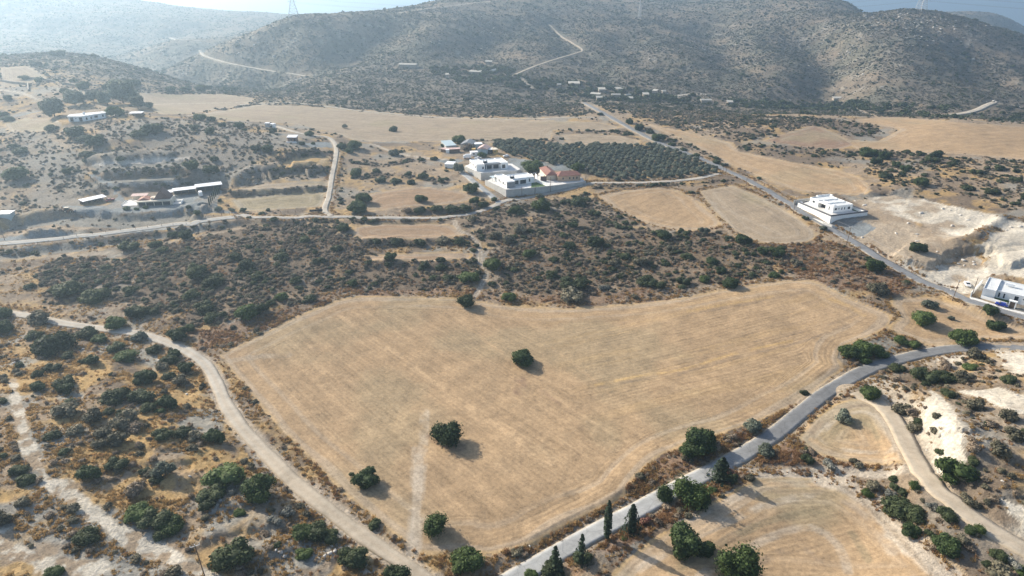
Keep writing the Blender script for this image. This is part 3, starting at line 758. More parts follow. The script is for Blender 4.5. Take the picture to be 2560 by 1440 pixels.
def grid_object(name, V, F, mat, attrs, label=None):
    used, inv = np.unique(F, return_inverse=True)
    F2 = inv.reshape(F.shape).astype(np.int32)
    me = bpy.data.meshes.new(name)
    me.vertices.add(len(used)); me.vertices.foreach_set('co', V[used].astype(np.float32).ravel())
    me.loops.add(F2.size); me.loops.foreach_set('vertex_index', F2.ravel())
    me.polygons.add(len(F2)); me.polygons.foreach_set('loop_start', np.arange(0, F2.size, F2.shape[1], dtype=np.int32))
    me.polygons.foreach_set('use_smooth', np.ones(len(F2), bool))
    for an, arr in attrs.items():
        if an == 'tint':
            at = me.color_attributes.new('tint', 'FLOAT_COLOR', 'POINT')
            c = np.ones((len(used), 4), np.float32); c[:, :3] = arr.reshape(-1, 3)[used]
            at.data.foreach_set('color', c.ravel())
        else:
            at = me.attributes.new(an, 'FLOAT', 'POINT')
            at.data.foreach_set('value', arr.ravel()[used].astype(np.float32))
    me.update(calc_edges=True)
    o = link_mesh(name, me, mat)
    o['kind'] = 'structure'
    if label: o['label'] = label
    return o

# grid with a coarse skirt left, right and towards the viewer, so that the ground goes on outside the frame
exa = np.array([-6.0, -3.0, -1.9, -1.4]); exr = np.array([8.0, 30.0, 50.0])
ga2 = np.concatenate([exa, ga, -exa[::-1]]); gy2 = np.concatenate([exr, gy])
def pad(g):
    g = np.concatenate([np.repeat(g[:, :1], 4, 1), g, np.repeat(g[:, -1:], 4, 1)], 1)
    return np.concatenate([np.repeat(g[:1], 3, 0), g], 0)
Hm = H_SURF.copy()
for k_, (P_, z_, w_) in ROADW.items():
    pass
A2, Y2 = np.meshgrid(ga2, gy2)
X2 = A2 * Y2
V = np.stack([X2, Y2, pad(Hm)], -1).reshape(-1, 3)
nc = len(ga2); nr = len(gy2)
idx = np.arange(nr * nc).reshape(nr, nc)
F = np.stack([idx[:-1, :-1], idx[:-1, 1:], idx[1:, 1:], idx[1:, :-1]], -1).reshape(-1, 4)
cl2 = pad(CLS)[:-1, :-1].reshape(-1)
tint = np.stack([pad(COL[..., i]) for i in range(3)], -1)
fa2, fb2, fm2 = pad(FA), pad(FB), pad(FM)
LBL = {0: ('ground', 'dry hillside ground with golden grass and pale soil'), 1: ('hills', 'scrub covered hills rising behind the fields'),
       2: ('chalk_ground', 'bare white chalk soil on the right side'), 3: ('gravel_yard', 'grey gravel yards round the houses'), 4: ('dirt_track', 'pale dirt tracks over the fields and hills')}
for c, (nm, lb) in LBL.items():
    s = F[cl2 == c]
    if len(s): grid_object(nm, V, s, M_GROUND, {'tint': tint}, lb)
FL = {"main": 'large golden stubble field in the foreground with four round trees', "east": 'small stubble field below the road at the right edge', "mid": 'stubble field below the olive grove, left of two',
 "mid2": 'stubble field beside the asphalt road, right of two', "right": 'long stubble field right of the upper road', "farright": 'pale stubble field at the far right', "brown": 'ploughed brown field below the rocky slope',
 "long": 'long grey stubble field behind the houses', "strip": 'narrow stubble strip behind the olive grove', "upleft": 'tan field beside the gum trees', "terrace_a": 'reddish grass terrace left of the walled houses',
 "terrace_b": 'upper grass terrace beside the footpath', "terrace_c": 'lower narrow grass terrace beside the footpath', "terrace_d": 'fenced grass plot right of the cypress row', "terrace_e": 'narrow tan terrace above the fenced plot',
 "terrace_f": 'small golden terrace beside the farm track', "south": 'mown field with wheel tracks at the lower right', "loop": 'small mown field with circular wheel tracks', "plateau": 'bare field beside the old house', "upleft2": 'bare field by the ruined stone wall'}
for nm, c in FIELD_ID.items():
    s = F[cl2 == c]
    if len(s): grid_object('field', V, s, M_FIELD, {'tint': tint, 'row_a': fa2, 'row_b': fb2, 'row_mix': fm2}, FL[nm])

# sea
me = bpy.data.meshes.new('sea')
me.from_pydata([(-70000, 2000, -150), (70000, 2000, -150), (70000, 80000, -150), (-70000, 80000, -150)], [], [(0, 1, 2, 3)])
m, nt, b = new_mat('sea_water')
b.inputs['Base Color'].default_value = (.15, .20, .24, 1); b.inputs['Roughness'].default_value = .45
o = link_mesh('sea', me, m); o['kind'] = 'structure'
# haze
me = bpy.data.meshes.new('haze')
x0, x1, y0_, y1, z0, z1 = -75000, 75000, -400, 84000, -170.0, max(float(H.max()) + 6, 150.0)
me.from_pydata([(x0,y0_,z0),(x1,y0_,z0),(x1,y1,z0),(x0,y1,z0),(x0,y0_,z1),(x1,y0_,z1),(x1,y1,z1),(x0,y1,z1)], [], [(3,2,1,0),(4,5,6,7),(0,1,5,4),(1,2,6,5),(2,3,7,6),(3,0,4,7)])
m = bpy.data.materials.new('haze_air'); m.use_nodes = True; nt = m.node_tree
nt.nodes.remove(nt.nodes['Principled BSDF'])
pv = nt.nodes.new('ShaderNodeVolumePrincipled')
HAZE_DENSITY = 0.00028
pv.inputs['Density'].default_value = HAZE_DENSITY; pv.inputs['Color'].default_value = (.58, .79, 1.0, 1); pv.inputs['Anisotropy'].default_value = .62
nt.links.new(pv.outputs[0], nt.nodes['Material Output'].inputs['Volume'])
o = link_mesh('haze', me, m); o['kind'] = 'stuff'

# ------------------------------------------------------------------ roads
def road_material(name, col, col2, xlo, xhi, dusty):
    m, nt, b = new_mat(name)
    g = nd(nt, 'ShaderNodeNewGeometry').outputs['Position']
    sx = nd(nt, 'ShaderNodeSeparateXYZ'); nt.links.new(g, sx.inputs[0])
    f = ramp(nt, sx.outputs[0], xlo, xhi)
    c = mixrgb(nt, f, col, col2)
    ac = nd(nt, 'ShaderNodeAttribute', attribute_name='across').outputs['Fac']   # -1..1 over the width
    edge = ramp(nt, mth(nt, 'ADD', mth(nt, 'ABSOLUTE', ac), ramp(nt, noise(nt, .8, 4, g), 0, 1, -.22, .22)), .80, 1.02)
    c = mixrgb(nt, mth(nt, 'MULTIPLY', edge, .85), c, (.40, .33, .23))
    if dusty:   # two wheel lanes paler than crown
        lane = ramp(nt, mth(nt, 'ABSOLUTE', mth(nt, 'SUBTRACT', mth(nt, 'ABSOLUTE', ac), .5)), .12, .34)
        c = mixrgb(nt, mth(nt, 'MULTIPLY', lane, .45), c, (.40, .32, .23))
    k = mth(nt, 'ADD', ramp(nt, noise(nt, .5, 5, g, .6), .3, .7, .86, 1.14), ramp(nt, noise(nt, 4, 3, g), .3, .7, -.08, .08))
    k = mth(nt, 'ADD', k, ramp(nt, noise(nt, .12, 4, g), .35, .65, -.12, .10))
    if not dusty:
        tyre = mth(nt, 'SINE', mth(nt, 'MULTIPLY', mth(nt, 'ABSOLUTE', ac), 6.5)); k = mth(nt, 'ADD', k, mth(nt, 'MULTIPLY', tyre, -.05))
        vo = nd(nt, 'ShaderNodeTexVoronoi', feature='DISTANCE_TO_EDGE'); vo.inputs['Scale'].default_value = .22; nt.links.new(g, vo.inputs['Vector'])
        k = mth(nt, 'ADD', k, ramp(nt, vo.outputs['Distance'], .0, .03, -.22, 0))
    kk = nt.nodes.new('ShaderNodeCombineXYZ')
    for i in range(3): nt.links.new(k, kk.inputs[i])
    nt.links.new(mixrgb(nt, 1.0, c, kk.outputs[0], 'MULTIPLY'), b.inputs['Base Color'])
    b.inputs['Roughness'].default_value = .9
    b.inputs['Specular IOR Level'].default_value = .25
    bp = nd(nt, 'ShaderNodeBump'); bp.inputs['Strength'].default_value = .4; bp.inputs['Distance'].default_value = .2 if dusty else .03
    nt.links.new(noise(nt, 2.0, 4, g), bp.inputs['Height']); nt.links.new(bp.outputs[0], b.inputs['Normal'])
    return m
M_ROAD_A = road_material('worn_glare_road', (.34, .338, .325), (.175, .175, .174), 45, 80, False)  # paler lower-left end: glare on the road painted into the base colour
M_ROAD_B = road_material('asphalt', (.20, .20, .20), (.22, .22, .22), 0, 200, False)
M_TRACK = road_material('dusty_track', (.42, .38, .32), (.43, .36, .27), -110, -60, True)
M_LANE = road_material('gravel_lane', (.32, .31, .29), (.34, .32, .29), -50, 60, True)
M_FARTRACK = road_material('pale_track', (.42, .37, .295), (.42, .37, .295), -110, -60, False)
M_GRAVELROAD = road_material('grey_gravel', (.27, .28, .275), (.27, .28, .275), -110, -60, True)
M_DRIVE = road_material('concrete_drive', (.34, .345, .34), (.34, .345, .34), -50, 60, False)
ROAD_INFO = {'gravel_road': ('gravel_road', M_GRAVELROAD, 'grey gravel road running below the yard embankment to the left edge'), 'track_b': ('dirt_track', M_TRACK, 'pale rutted dirt track curving down to the lower right edge'),'farm_track': ('dirt_track', M_TRACK, 'pale farm track running down past the brown hut to the lane'), 'field_track': ('dirt_track', M_FARTRACK, 'long pale track along the upper edge of the long field'), 'hill_track_a': ('dirt_track', M_FARTRACK, 'white dirt road cut across the flank of the pylon hill'), 'hill_track_b': ('dirt_track', M_FARTRACK, 'short piece of white dirt road above the long field'), 'hill_track_c': ('dirt_track', M_FARTRACK, 'far white dirt road on the hazy spur at the left'), 'hill_track_d': ('dirt_track', M_TRACK, 'tan dirt road zigzagging up the middle of the far hills'), 'hill_track_e': ('dirt_track', M_FARTRACK, 'wide white dirt road at the foot of the right hill'),'road_a': ('road', M_ROAD_A, 'narrow asphalt road running along the lower edge of the large field'), 'road_b': ('road', M_ROAD_B, 'asphalt road past the white houses on the right'),
  'track_a': ('dirt_track', M_TRACK, 'wide pale dirt track curving round the left of the large field'), 'lane': ('lane', M_LANE, 'gravel lane below the walled houses'), 'drive': ('driveway', M_DRIVE, 'grey driveway left of the walled houses')}
for k, (P, z, wid) in ROADW.items():
    nm, mat, lb = ROAD_INFO[k]
    T = np.gradient(P, axis=0); T /= np.hypot(T[:, 0], T[:, 1])[:, None]
    N = np.stack([T[:, 1], -T[:, 0]], 1)
    rs = np.random.RandomState(5)
    ws = wid * .5 * (1 + .05 * np.convolve(rs.randn(len(P) + 4), np.ones(5) / 5, 'valid') * (2.5 if k == 'track_a' else 1))
    offs = [-1.0, -.99, -.6, -.2, .2, .6, .99, 1.0]
    rows = []; att = []
    up = .10 if k != 'drive' else .12
    for i in range(len(P)):
        gz = hz(P[i, 0], P[i, 1])
        for j, f in enumerate(offs):
            q = P[i] + N[i] * ws[i] * f
            zz = z[i] + up + .05 * (1 - f * f) - (.45 if j in (0, 7) else 0)
            if k == 'road_a': zz -= .2
            if k.startswith('hill'): zz += .35 - (1.2 if j in (0, 7) else 0)
            rows.append((q[0], q[1], zz)); att.append(f)
    no = len(offs)
    ii = np.arange(len(P) * no).reshape(len(P), no)
    Fr = np.stack([ii[:-1, :-1], ii[:-1, 1:], ii[1:, 1:], ii[1:, :-1]], -1).reshape(-1, 4)
    if k in ('road_b', 'lane', 'drive'): Fr = Fr
    Vr = np.array(rows)
    a_, b_, c_ = Vr[Fr[0, 0]], Vr[Fr[0, 1]], Vr[Fr[0, 3]]
    if np.cross(b_ - a_, c_ - a_)[2] < 0: Fr = Fr[:, ::-1]
    grid_object(nm, Vr, Fr, mat, {'across': np.array(att)}, lb)
# ------------------------------------------------------------------ plants
def leaf_material(name, col, col2, var=.35, transl=.25):
    m, nt, b = new_mat(name)
    oi = nd(nt, 'ShaderNodeObjectInfo').outputs['Random']
    sh = nd(nt, 'ShaderNodeAttribute', attribute_name='shade').outputs['Fac']
    f = mth(nt, 'ADD', mth(nt, 'MULTIPLY', oi, .6), mth(nt, 'MULTIPLY', sh, .4))
    c = mixrgb(nt, f, col, col2)
    k = mth(nt, 'ADD', ramp(nt, oi, 0, 1, 1 - var * .6, 1 + var * .6), ramp(nt, sh, 0, 1, -var, var))
    kk = nt.nodes.new('ShaderNodeCombineXYZ')
    for i in range(3): nt.links.new(k, kk.inputs[i])
    c = mixrgb(nt, 1.0, c, kk.outputs[0], 'MULTIPLY')
    nt.links.new(c, b.inputs['Base Color']); b.inputs['Roughness'].default_value = .75; b.inputs['Specular IOR Level'].default_value = .25
    tr = nt.nodes.new('ShaderNodeBsdfTranslucent'); nt.links.new(c, tr.inputs[0])
    mx = nt.nodes.new('ShaderNodeMixShader'); mx.inputs[0].default_value = transl
    nt.links.new(b.outputs[0], mx.inputs[1]); nt.links.new(tr.outputs[0], mx.inputs[2])
    nt.links.new(mx.outputs[0], nt.nodes['Material Output'].inputs[0])
    return m
LM = {
 'carob': leaf_material('carob_leaves', (.035, .060, .020), (.060, .088, .028)),
 'bright': leaf_material('bright_leaves', (.052, .086, .022), (.092, .126, .036)),
 'mastic': leaf_material('mastic_leaves', (.045, .064, .026), (.078, .094, .040)),
 'olive': leaf_material('olive_leaves', (.125, .145, .105), (.165, .180, .132)),
 'sage': leaf_material('sage_leaves', (.100, .096, .060), (.215, .188, .125)),
 'dry': leaf_material('dry_twigs', (.22, .175, .125), (.32, .245, .17)),
 'silver': leaf_material('silver_leaves', (.20, .20, .165), (.26, .25, .21)),
 'conifer': leaf_material('conifer_needles', (.022, .040, .022), (.040, .058, .030)),
 'pink': leaf_material('pink_blossom', (.30, .07, .09), (.10, .10, .04)),
 'gold': leaf_material('straw', (.42, .29, .13), (.36, .23, .10), .3, .4),
 'rust': leaf_material('rusty_weeds', (.26, .15, .08), (.34, .21, .11), .3, .3),
 'scrub': leaf_material('hill_scrub', (.112, .110, .080), (.175, .155, .116)),
}
M_BARK = plain('bark', (.12, .09, .065), .9, .25, 3)
ICO_V = None
def ico(sub=1):
    t = (1 + 5 ** .5) / 2
    v = np.array([(-1,t,0),(1,t,0),(-1,-t,0),(1,-t,0),(0,-1,t),(0,1,t),(0,-1,-t),(0,1,-t),(t,0,-1),(t,0,1),(-t,0,-1),(-t,0,1)], float)
    f = [(0,11,5),(0,5,1),(0,1,7),(0,7,10),(0,10,11),(1,5,9),(5,11,4),(11,10,2),(10,7,6),(7,1,8),(3,9,4),(3,4,2),(3,2,6),(3,6,8),(3,8,9),(4,9,5),(2,4,11),(6,2,10),(8,6,7),(9,8,1)]
    v /= np.linalg.norm(v[0])
    for _ in range(sub):
        vl = list(map(tuple, v)); mem = {}; nf = []
        def mid(a, b):
            k = (min(a, b), max(a, b))
            if k not in mem:
                q = (np.array(vl[a]) + np.array(vl[b])) / 2; q /= np.linalg.norm(q); vl.append(tuple(q)); mem[k] = len(vl) - 1
            return mem[k]
        for a, b, c in f:
            ab, bc, ca_ = mid(a, b), mid(b, c), mid(c, a)
            nf += [(a, ab, ca_), (b, bc, ab), (c, ca_, bc), (ab, bc, ca_)]
        v = np.array(vl); f = nf
    return v, np.array(f)
ICO0 = ico(0); ICO1 = ico(1)
def mesh_np(name, V_, quads, tris, shade, mat):
    me = bpy.data.meshes.new(name)
    me.vertices.add(len(V_)); me.vertices.foreach_set('co', np.asarray(V_, np.float32).ravel())
    q = np.asarray(quads, np.int32).reshape(-1, 4); t = np.asarray(tris, np.int32).reshape(-1, 3)
    li = np.concatenate([q.ravel(), t.ravel()]); ls = np.concatenate([np.arange(len(q)) * 4, len(q) * 4 + np.arange(len(t)) * 3]).astype(np.int32)
    me.loops.add(len(li)); me.loops.foreach_set('vertex_index', li)
    me.polygons.add(len(ls)); me.polygons.foreach_set('loop_start', ls)
    at = me.attributes.new('shade', 'FLOAT', 'POINT'); at.data.foreach_set('value', np.asarray(shade, np.float32))
    me.update(calc_edges=True); me.materials.append(mat)
    return me
def foliage(name, mat, seed, n, leaf, lobes=7, shape=(1, 1, .75), z0=.0, spread=.5, lobe_r=.5, core=True, spiky=0.0, flat=False):
    """unit crown (radius about 1, standing on z0): leaf clumps over overlapping lobes"""
    rs = np.random.RandomState(seed)
    L = []
    for i in range(lobes):
        if i == 0: c = np.array([0, 0, .1])
        else:
            a = rs.rand() * 6.283; r = spread * (.45 + .55 * rs.rand()); c = np.array([math.cos(a) * r, math.sin(a) * r, (rs.rand() - .42) * spread * 1.1])
        L.append((c, lobe_r * (.7 + .5 * rs.rand()) * (1.25 if i == 0 else 1)))
    pts = []; nor = []
    while len(pts) < n:
        c, r = L[rs.randint(len(L))]
        d = rs.randn(3); d /= np.linalg.norm(d)
        if d[2] < -.55: continue
        rr = r * (.72 + .38 * rs.rand() + (spiky * rs.rand() ** 3))
        p = c + d * rr
        if any(np.linalg.norm(p - c2) < r2 * .68 for c2, r2 in L): continue
        pts.append(p); nor.append(d)
    P = np.array(pts); Nn = np.array(nor)
    Nn = Nn + rs.randn(*Nn.shape) * .55; Nn /= np.linalg.norm(Nn, axis=1)[:, None]
    T = np.cross(Nn, rs.randn(*Nn.shape)); T /= np.linalg.norm(T, axis=1)[:, None]; B = np.cross(Nn, T)
    s = leaf * (.6 + .8 * rs.rand(len(P)))[:, None]
    el = (.55 + .5 * rs.rand(len(P)))[:, None]
    Q = np.stack([P - T * s, P - B * s * el + Nn * s * .25, P + T * s, P + B * s * el + Nn * s * .25], 1)
    Vv = Q.reshape(-1, 3); sh = np.repeat(rs.rand(len(P)), 4)
    quads = np.arange(len(Vv)).reshape(-1, 4); tris = np.zeros((0, 3), int)
    if core:  # solid hulls inside the crown, added to block light
        cv = []; ct = []; off = len(Vv)
        for c, r in L:
            v, f = ICO0 if n < 200 else ICO1
            k = r * .80 * (1 + .10 * rs.randn(len(v)))[:, None]
            cv.append(c + v * k); ct.append(f + off); off += len(v)
        cv = np.vstack(cv); Vv = np.vstack([Vv, cv]); tris = np.vstack(ct); sh = np.concatenate([sh, rs.rand(len(cv)) * .6])
    Vv = Vv * np.array(shape)
    lo = np.percentile(Vv[:, 2], 1)
    Vv[:, 2] = np.maximum(Vv[:, 2] - lo, -.12) + z0
    ext = np.percentile(np.abs(Vv[:, :2]), 97)
    Vv[:, :2] /= ext
    return mesh_np(name, Vv, quads, tris, sh, mat)
def cone_tree(name, mat, seed, h, r, n, leaf, layers=None, power=1.0, thin=False):
    rs = np.random.RandomState(seed)
    P = []; 
    t = rs.rand(n) ** .8
    if layers:
        t = (np.floor(t * layers) + .15 + .5 * rs.rand(n) ** 2) / layers
    rad = r * np.clip(1 - t, .03, 1) ** power
    if thin: rad = r * np.minimum(1, np.minimum(t * 5 + .35, (1 - t) * 3.5 + .08))
    a = rs.rand(n) * 6.283
    kk = (.3 + .85 * rs.rand(n)) if layers else (.8 + .28 * rs.rand(n))
    P = np.stack([np.cos(a) * rad * kk, np.sin(a) * rad * kk, h * (.06 + .94 * t) - (rad * kk * .15 if layers else 0)], 1)
    Nn = np.stack([np.cos(a), np.sin(a), .6 + 0 * a], 1) + rs.randn(n, 3) * .4; Nn /= np.linalg.norm(Nn, axis=1)[:, None]
    T = np.cross(Nn, rs.randn(n, 3)); T /= np.linalg.norm(T, axis=1)[:, None]; B = np.cross(Nn, T)
    s = leaf * (.6 + .8 * rs.rand(n))[:, None]
    Q = np.stack([P - T * s, P - B * s * .8, P + T * s, P + B * s * .8], 1).reshape(-1, 3)
    sh = np.repeat(rs.rand(n), 4)
    # inner spindle
    k = 8; rings = [(.05, .7), (.35, .62 if not thin else .8), (.7, .35 if not thin else .7), (.98, .02)]
    cv = []; ct = []
    for (tt, f) in rings:
        for j in range(k):
            an = j / k * 6.283; rr = r * f * (.55 if layers else .85); cv.append((math.cos(an) * rr, math.sin(an) * rr, h * tt))
    off = len(Q)
    q2 = [(off + i * k + j, off + i * k + (j + 1) % k, off + (i + 1) * k + (j + 1) % k, off + (i + 1) * k + j) for i in range(3) for j in range(k)]
    return mesh_np(name, np.vstack([Q, cv]), np.vstack([np.arange(len(Q)).reshape(-1, 4), q2]), np.zeros((0, 3), int), np.concatenate([sh, np.full(len(cv), .3)]), mat)
def tubes(name, segs, mat, k=6):
    """segs: list of (p0, r0, p1, r1)"""
    Vv = []; Fq = []
    for p0, r0, p1, r1 in segs:
        p0 = np.array(p0, float); p1 = np.array(p1, float); d = p1 - p0; d /= np.linalg.norm(d) + 1e-9
        a = np.cross(d, (0, 0, 1) if abs(d[2]) < .9 else (1, 0, 0)); a /= np.linalg.norm(a); b = np.cross(d, a)
        o = len(Vv)
        for p, r in ((p0, r0), (p1, r1)):
            for j in range(k):
                an = j / k * 6.283; Vv.append(p + (a * math.cos(an) + b * math.sin(an)) * r)
        Fq += [(o + j, o + (j + 1) % k, o + k + (j + 1) % k, o + k + j) for j in range(k)]
        Fq += [tuple(o + k + j for j in range(k))] + [tuple(o + k - 1 - j for j in range(k))]
    me = bpy.data.meshes.new(name); me.from_pydata([tuple(v) for v in Vv], [], Fq); me.materials.append(mat)
    return me
def trunk_mesh(name, seed, h, r, limbs=4, reach=.6):
    rs = np.random.RandomState(seed); segs = []
    top = np.array([(rs.rand() - .5) * .15, (rs.rand() - .5) * .15, h * .45])
    segs.append(((0, 0, -.15), r * 1.25, top, r * .85))
    for i in range(limbs):
        a = i / limbs * 6.283 + rs.rand(); e = top + np.array([math.cos(a) * reach * .6, math.sin(a) * reach * .6, h * (.25 + .15 * rs.rand())])
        segs.append((top, r * .7, e, r * .35))
        e2 = e + np.array([math.cos(a + .4) * reach * .3, math.sin(a + .4) * reach * .3, h * .25]); segs.append((e, r * .35, e2, r * .12))
    return tubes(name, segs, M_BARK)
# unit meshes: crowns of radius 1 (scaled), several variants of each
U = {}
for k_, mt, n, leaf, lobes, shape, z0, sp in [
    ('carob', 'carob', 1900, .062, 12, (1, 1, .92), .12, .0), ('bright', 'bright', 1900, .062, 12, (1, 1, .9), .12, .0),
    ('spiky', 'carob', 2000, .062, 13, (1, 1, .95), .10, .6), ('brightspiky', 'bright', 1700, .064, 10, (1, 1, .95), .18, .6),
    ('mastic', 'mastic', 1200, .07, 11, (1, 1, .75), 0, .0), ('brightmastic', 'bright', 1400, .062, 14, (1, 1, .72), 0, .0),
    ('olive', 'olive', 800, .09, 9, (1, 1, .9), .15, .15), ('sage', 'sage', 420, .11, 8, (1, 1, .85), 0, .2), ('dry', 'dry', 360, .10, 7, (1, 1, .85), 0, .35),
    ('silver', 'silver', 420, .10, 6, (1, 1, .7), 0, .1), ('pink', 'pink', 420, .10, 7, (1, 1, .8), 0, .2), ('gum', 'olive', 1100, .08, 14, (1, 1, 1.15), .35, .3),
    ('scrub', 'scrub', 46, .30, 3, (1, 1, .62), 0, .1), ('fartree', 'mastic', 90, .24, 5, (1, 1, .85), 0, .1), ('yellow', 'sage', 420, .11, 7, (1, 1, .65), 0, .2)]:
    nv = 5 if k_ in ('mastic', 'carob', 'sage', 'dry') else 3
    U[k_] = [foliage(k_ + '_crown', LM[mt], 100 * i + len(k_) * 7 + n, n, leaf, lobes + (i % 3), shape, z0, .62, .42, True, sp) for i in range(nv)]
def grass_mesh(name, mat, seed, n=26, h=.9):
    rs = np.random.RandomState(seed)
    a = rs.rand(n) * 6.283; r = rs.rand(n) ** .5 * .8
    base = np.stack([np.cos(a) * r, np.sin(a) * r, -.05 + 0 * a], 1)
    lean = rs.randn(n, 3) * .28; lean[:, 2] = h * (.6 + .5 * rs.rand(n))
    T = np.stack([np.cos(a * 3), np.sin(a * 3), 0 * a], 1) * .13
    Q = np.stack([base - T, base + T, base + lean + T * .5, base + lean - T * .5], 1).reshape(-1, 3)
    return mesh_np(name, Q, np.arange(n * 4).reshape(-1, 4), np.zeros((0, 3), int), np.repeat(rs.rand(n), 4), mat)
U['grass'] = [grass_mesh('grass_tuft', LM['gold'], i) for i in range(3)]
U['rust'] = [grass_mesh('weed_tuft', LM['rust'], i + 7) for i in range(3)]
TR = {'carob': [trunk_mesh('carob_trunk', i, .9, .07) for i in range(3)], 'olive': [trunk_mesh('olive_trunk', 9 + i, 1.0, .08) for i in range(2)],
      'tall': [trunk_mesh('gum_trunk', 20 + i, 1.5, .06, 5) for i in range(2)]}

def frame_pos(x, y, z):
    dz = z - CAM_Z
    dep = y * CP - dz * SP
    return 1280 + FPX * x / dep, 720 - FPX * (y * SP + dz * CP) / dep, dep
def tag(o, label, cat, group=None, kind=None):
    if label: o['label'] = label
    if cat: o['category'] = cat
    if group: o['group'] = group
    if kind: o['kind'] = kind
    return o
def empty(name, loc, rz=0.0, scale=None):
    o = bpy.data.objects.new(name, None); COLL.objects.link(o); o.empty_display_size = .5
    o.location = loc; o.rotation_euler = (0, 0, rz)
    if scale is not None: o.scale = scale
    return o
rng = np.random.RandomState(42)
# kind -> (object name, category, crown key, trunk key or None, height factor, words)
KINDS = {
 'c': ('carob_tree', 'tree', 'carob', 'carob', 1.0, 'dark green round carob tree'), 's': ('carob_tree', 'tree', 'spiky', 'carob', 1.05, 'dark green bushy tree with pointed shoots'),
 'b': ('leafy_tree', 'tree', 'bright', 'carob', 1.0, 'bright green round tree'), 'B': ('leafy_tree', 'tree', 'brightspiky', 'carob', 1.05, 'bright green tree with ragged shoots'),
 'm': ('mastic_bush', 'bush', 'mastic', None, 1.0, 'dark green mastic bush'), 'M': ('mastic_bush', 'bush', 'brightmastic', None, 1.0, 'fresh green spreading bush'),
 'o': ('olive_tree', 'tree', 'olive', 'olive', 1.0, 'grey-green olive tree'), 'g': ('sage_bush', 'bush', 'sage', None, 1.1, 'grey-green bush'),
 'd': ('dry_bush', 'bush', 'dry', None, 1.1, 'dry grey-brown bush'), 'v': ('silver_bush', 'bush', 'silver', None, 1.2, 'pale silvery bush'),
 'p': ('flowering_shrub', 'shrub', 'pink', None, 1.1, 'pink flowering shrub'), 'u': ('gum_tree', 'tree', 'gum', 'tall', 1.0, 'tall loose gum tree'),
}
BUSH_ROTS = {}
def place_plant(u, v, wpx, kind, label, group=None, hs=1.0):
    name, cat, ck, tk, hf, words = KINDS[kind]
    vb = v + wpx * (.30 if kind not in 'mMgdv' else .16)
    x, y, z = [float(q[0]) for q in hit(u, vb)]
    dep = y * CP + (CAM_Z - z) * SP
    r = wpx * .5 * dep / FPX * .98
    rz = rng.rand() * 6.283
    vi = U[ck][rng.randint(len(U[ck]))]
    s = (r * (.95 + .1 * rng.rand()), r * (.95 + .1 * rng.rand()), r * hf * hs * (.95 + .12 * rng.rand()))
    if tk:
        t = empty(name, (x, y, z - .05), rz, s)
        link_mesh('crown', vi, None, t); link_mesh('trunk', TR[tk][rng.randint(len(TR[tk]))], None, t)
    else:
        t = link_mesh(name, vi); t.location = (x, y, z - .05); t.rotation_euler = (0, 0, rz); t.scale = s
    tag(t, label or words, cat, group)
    return t

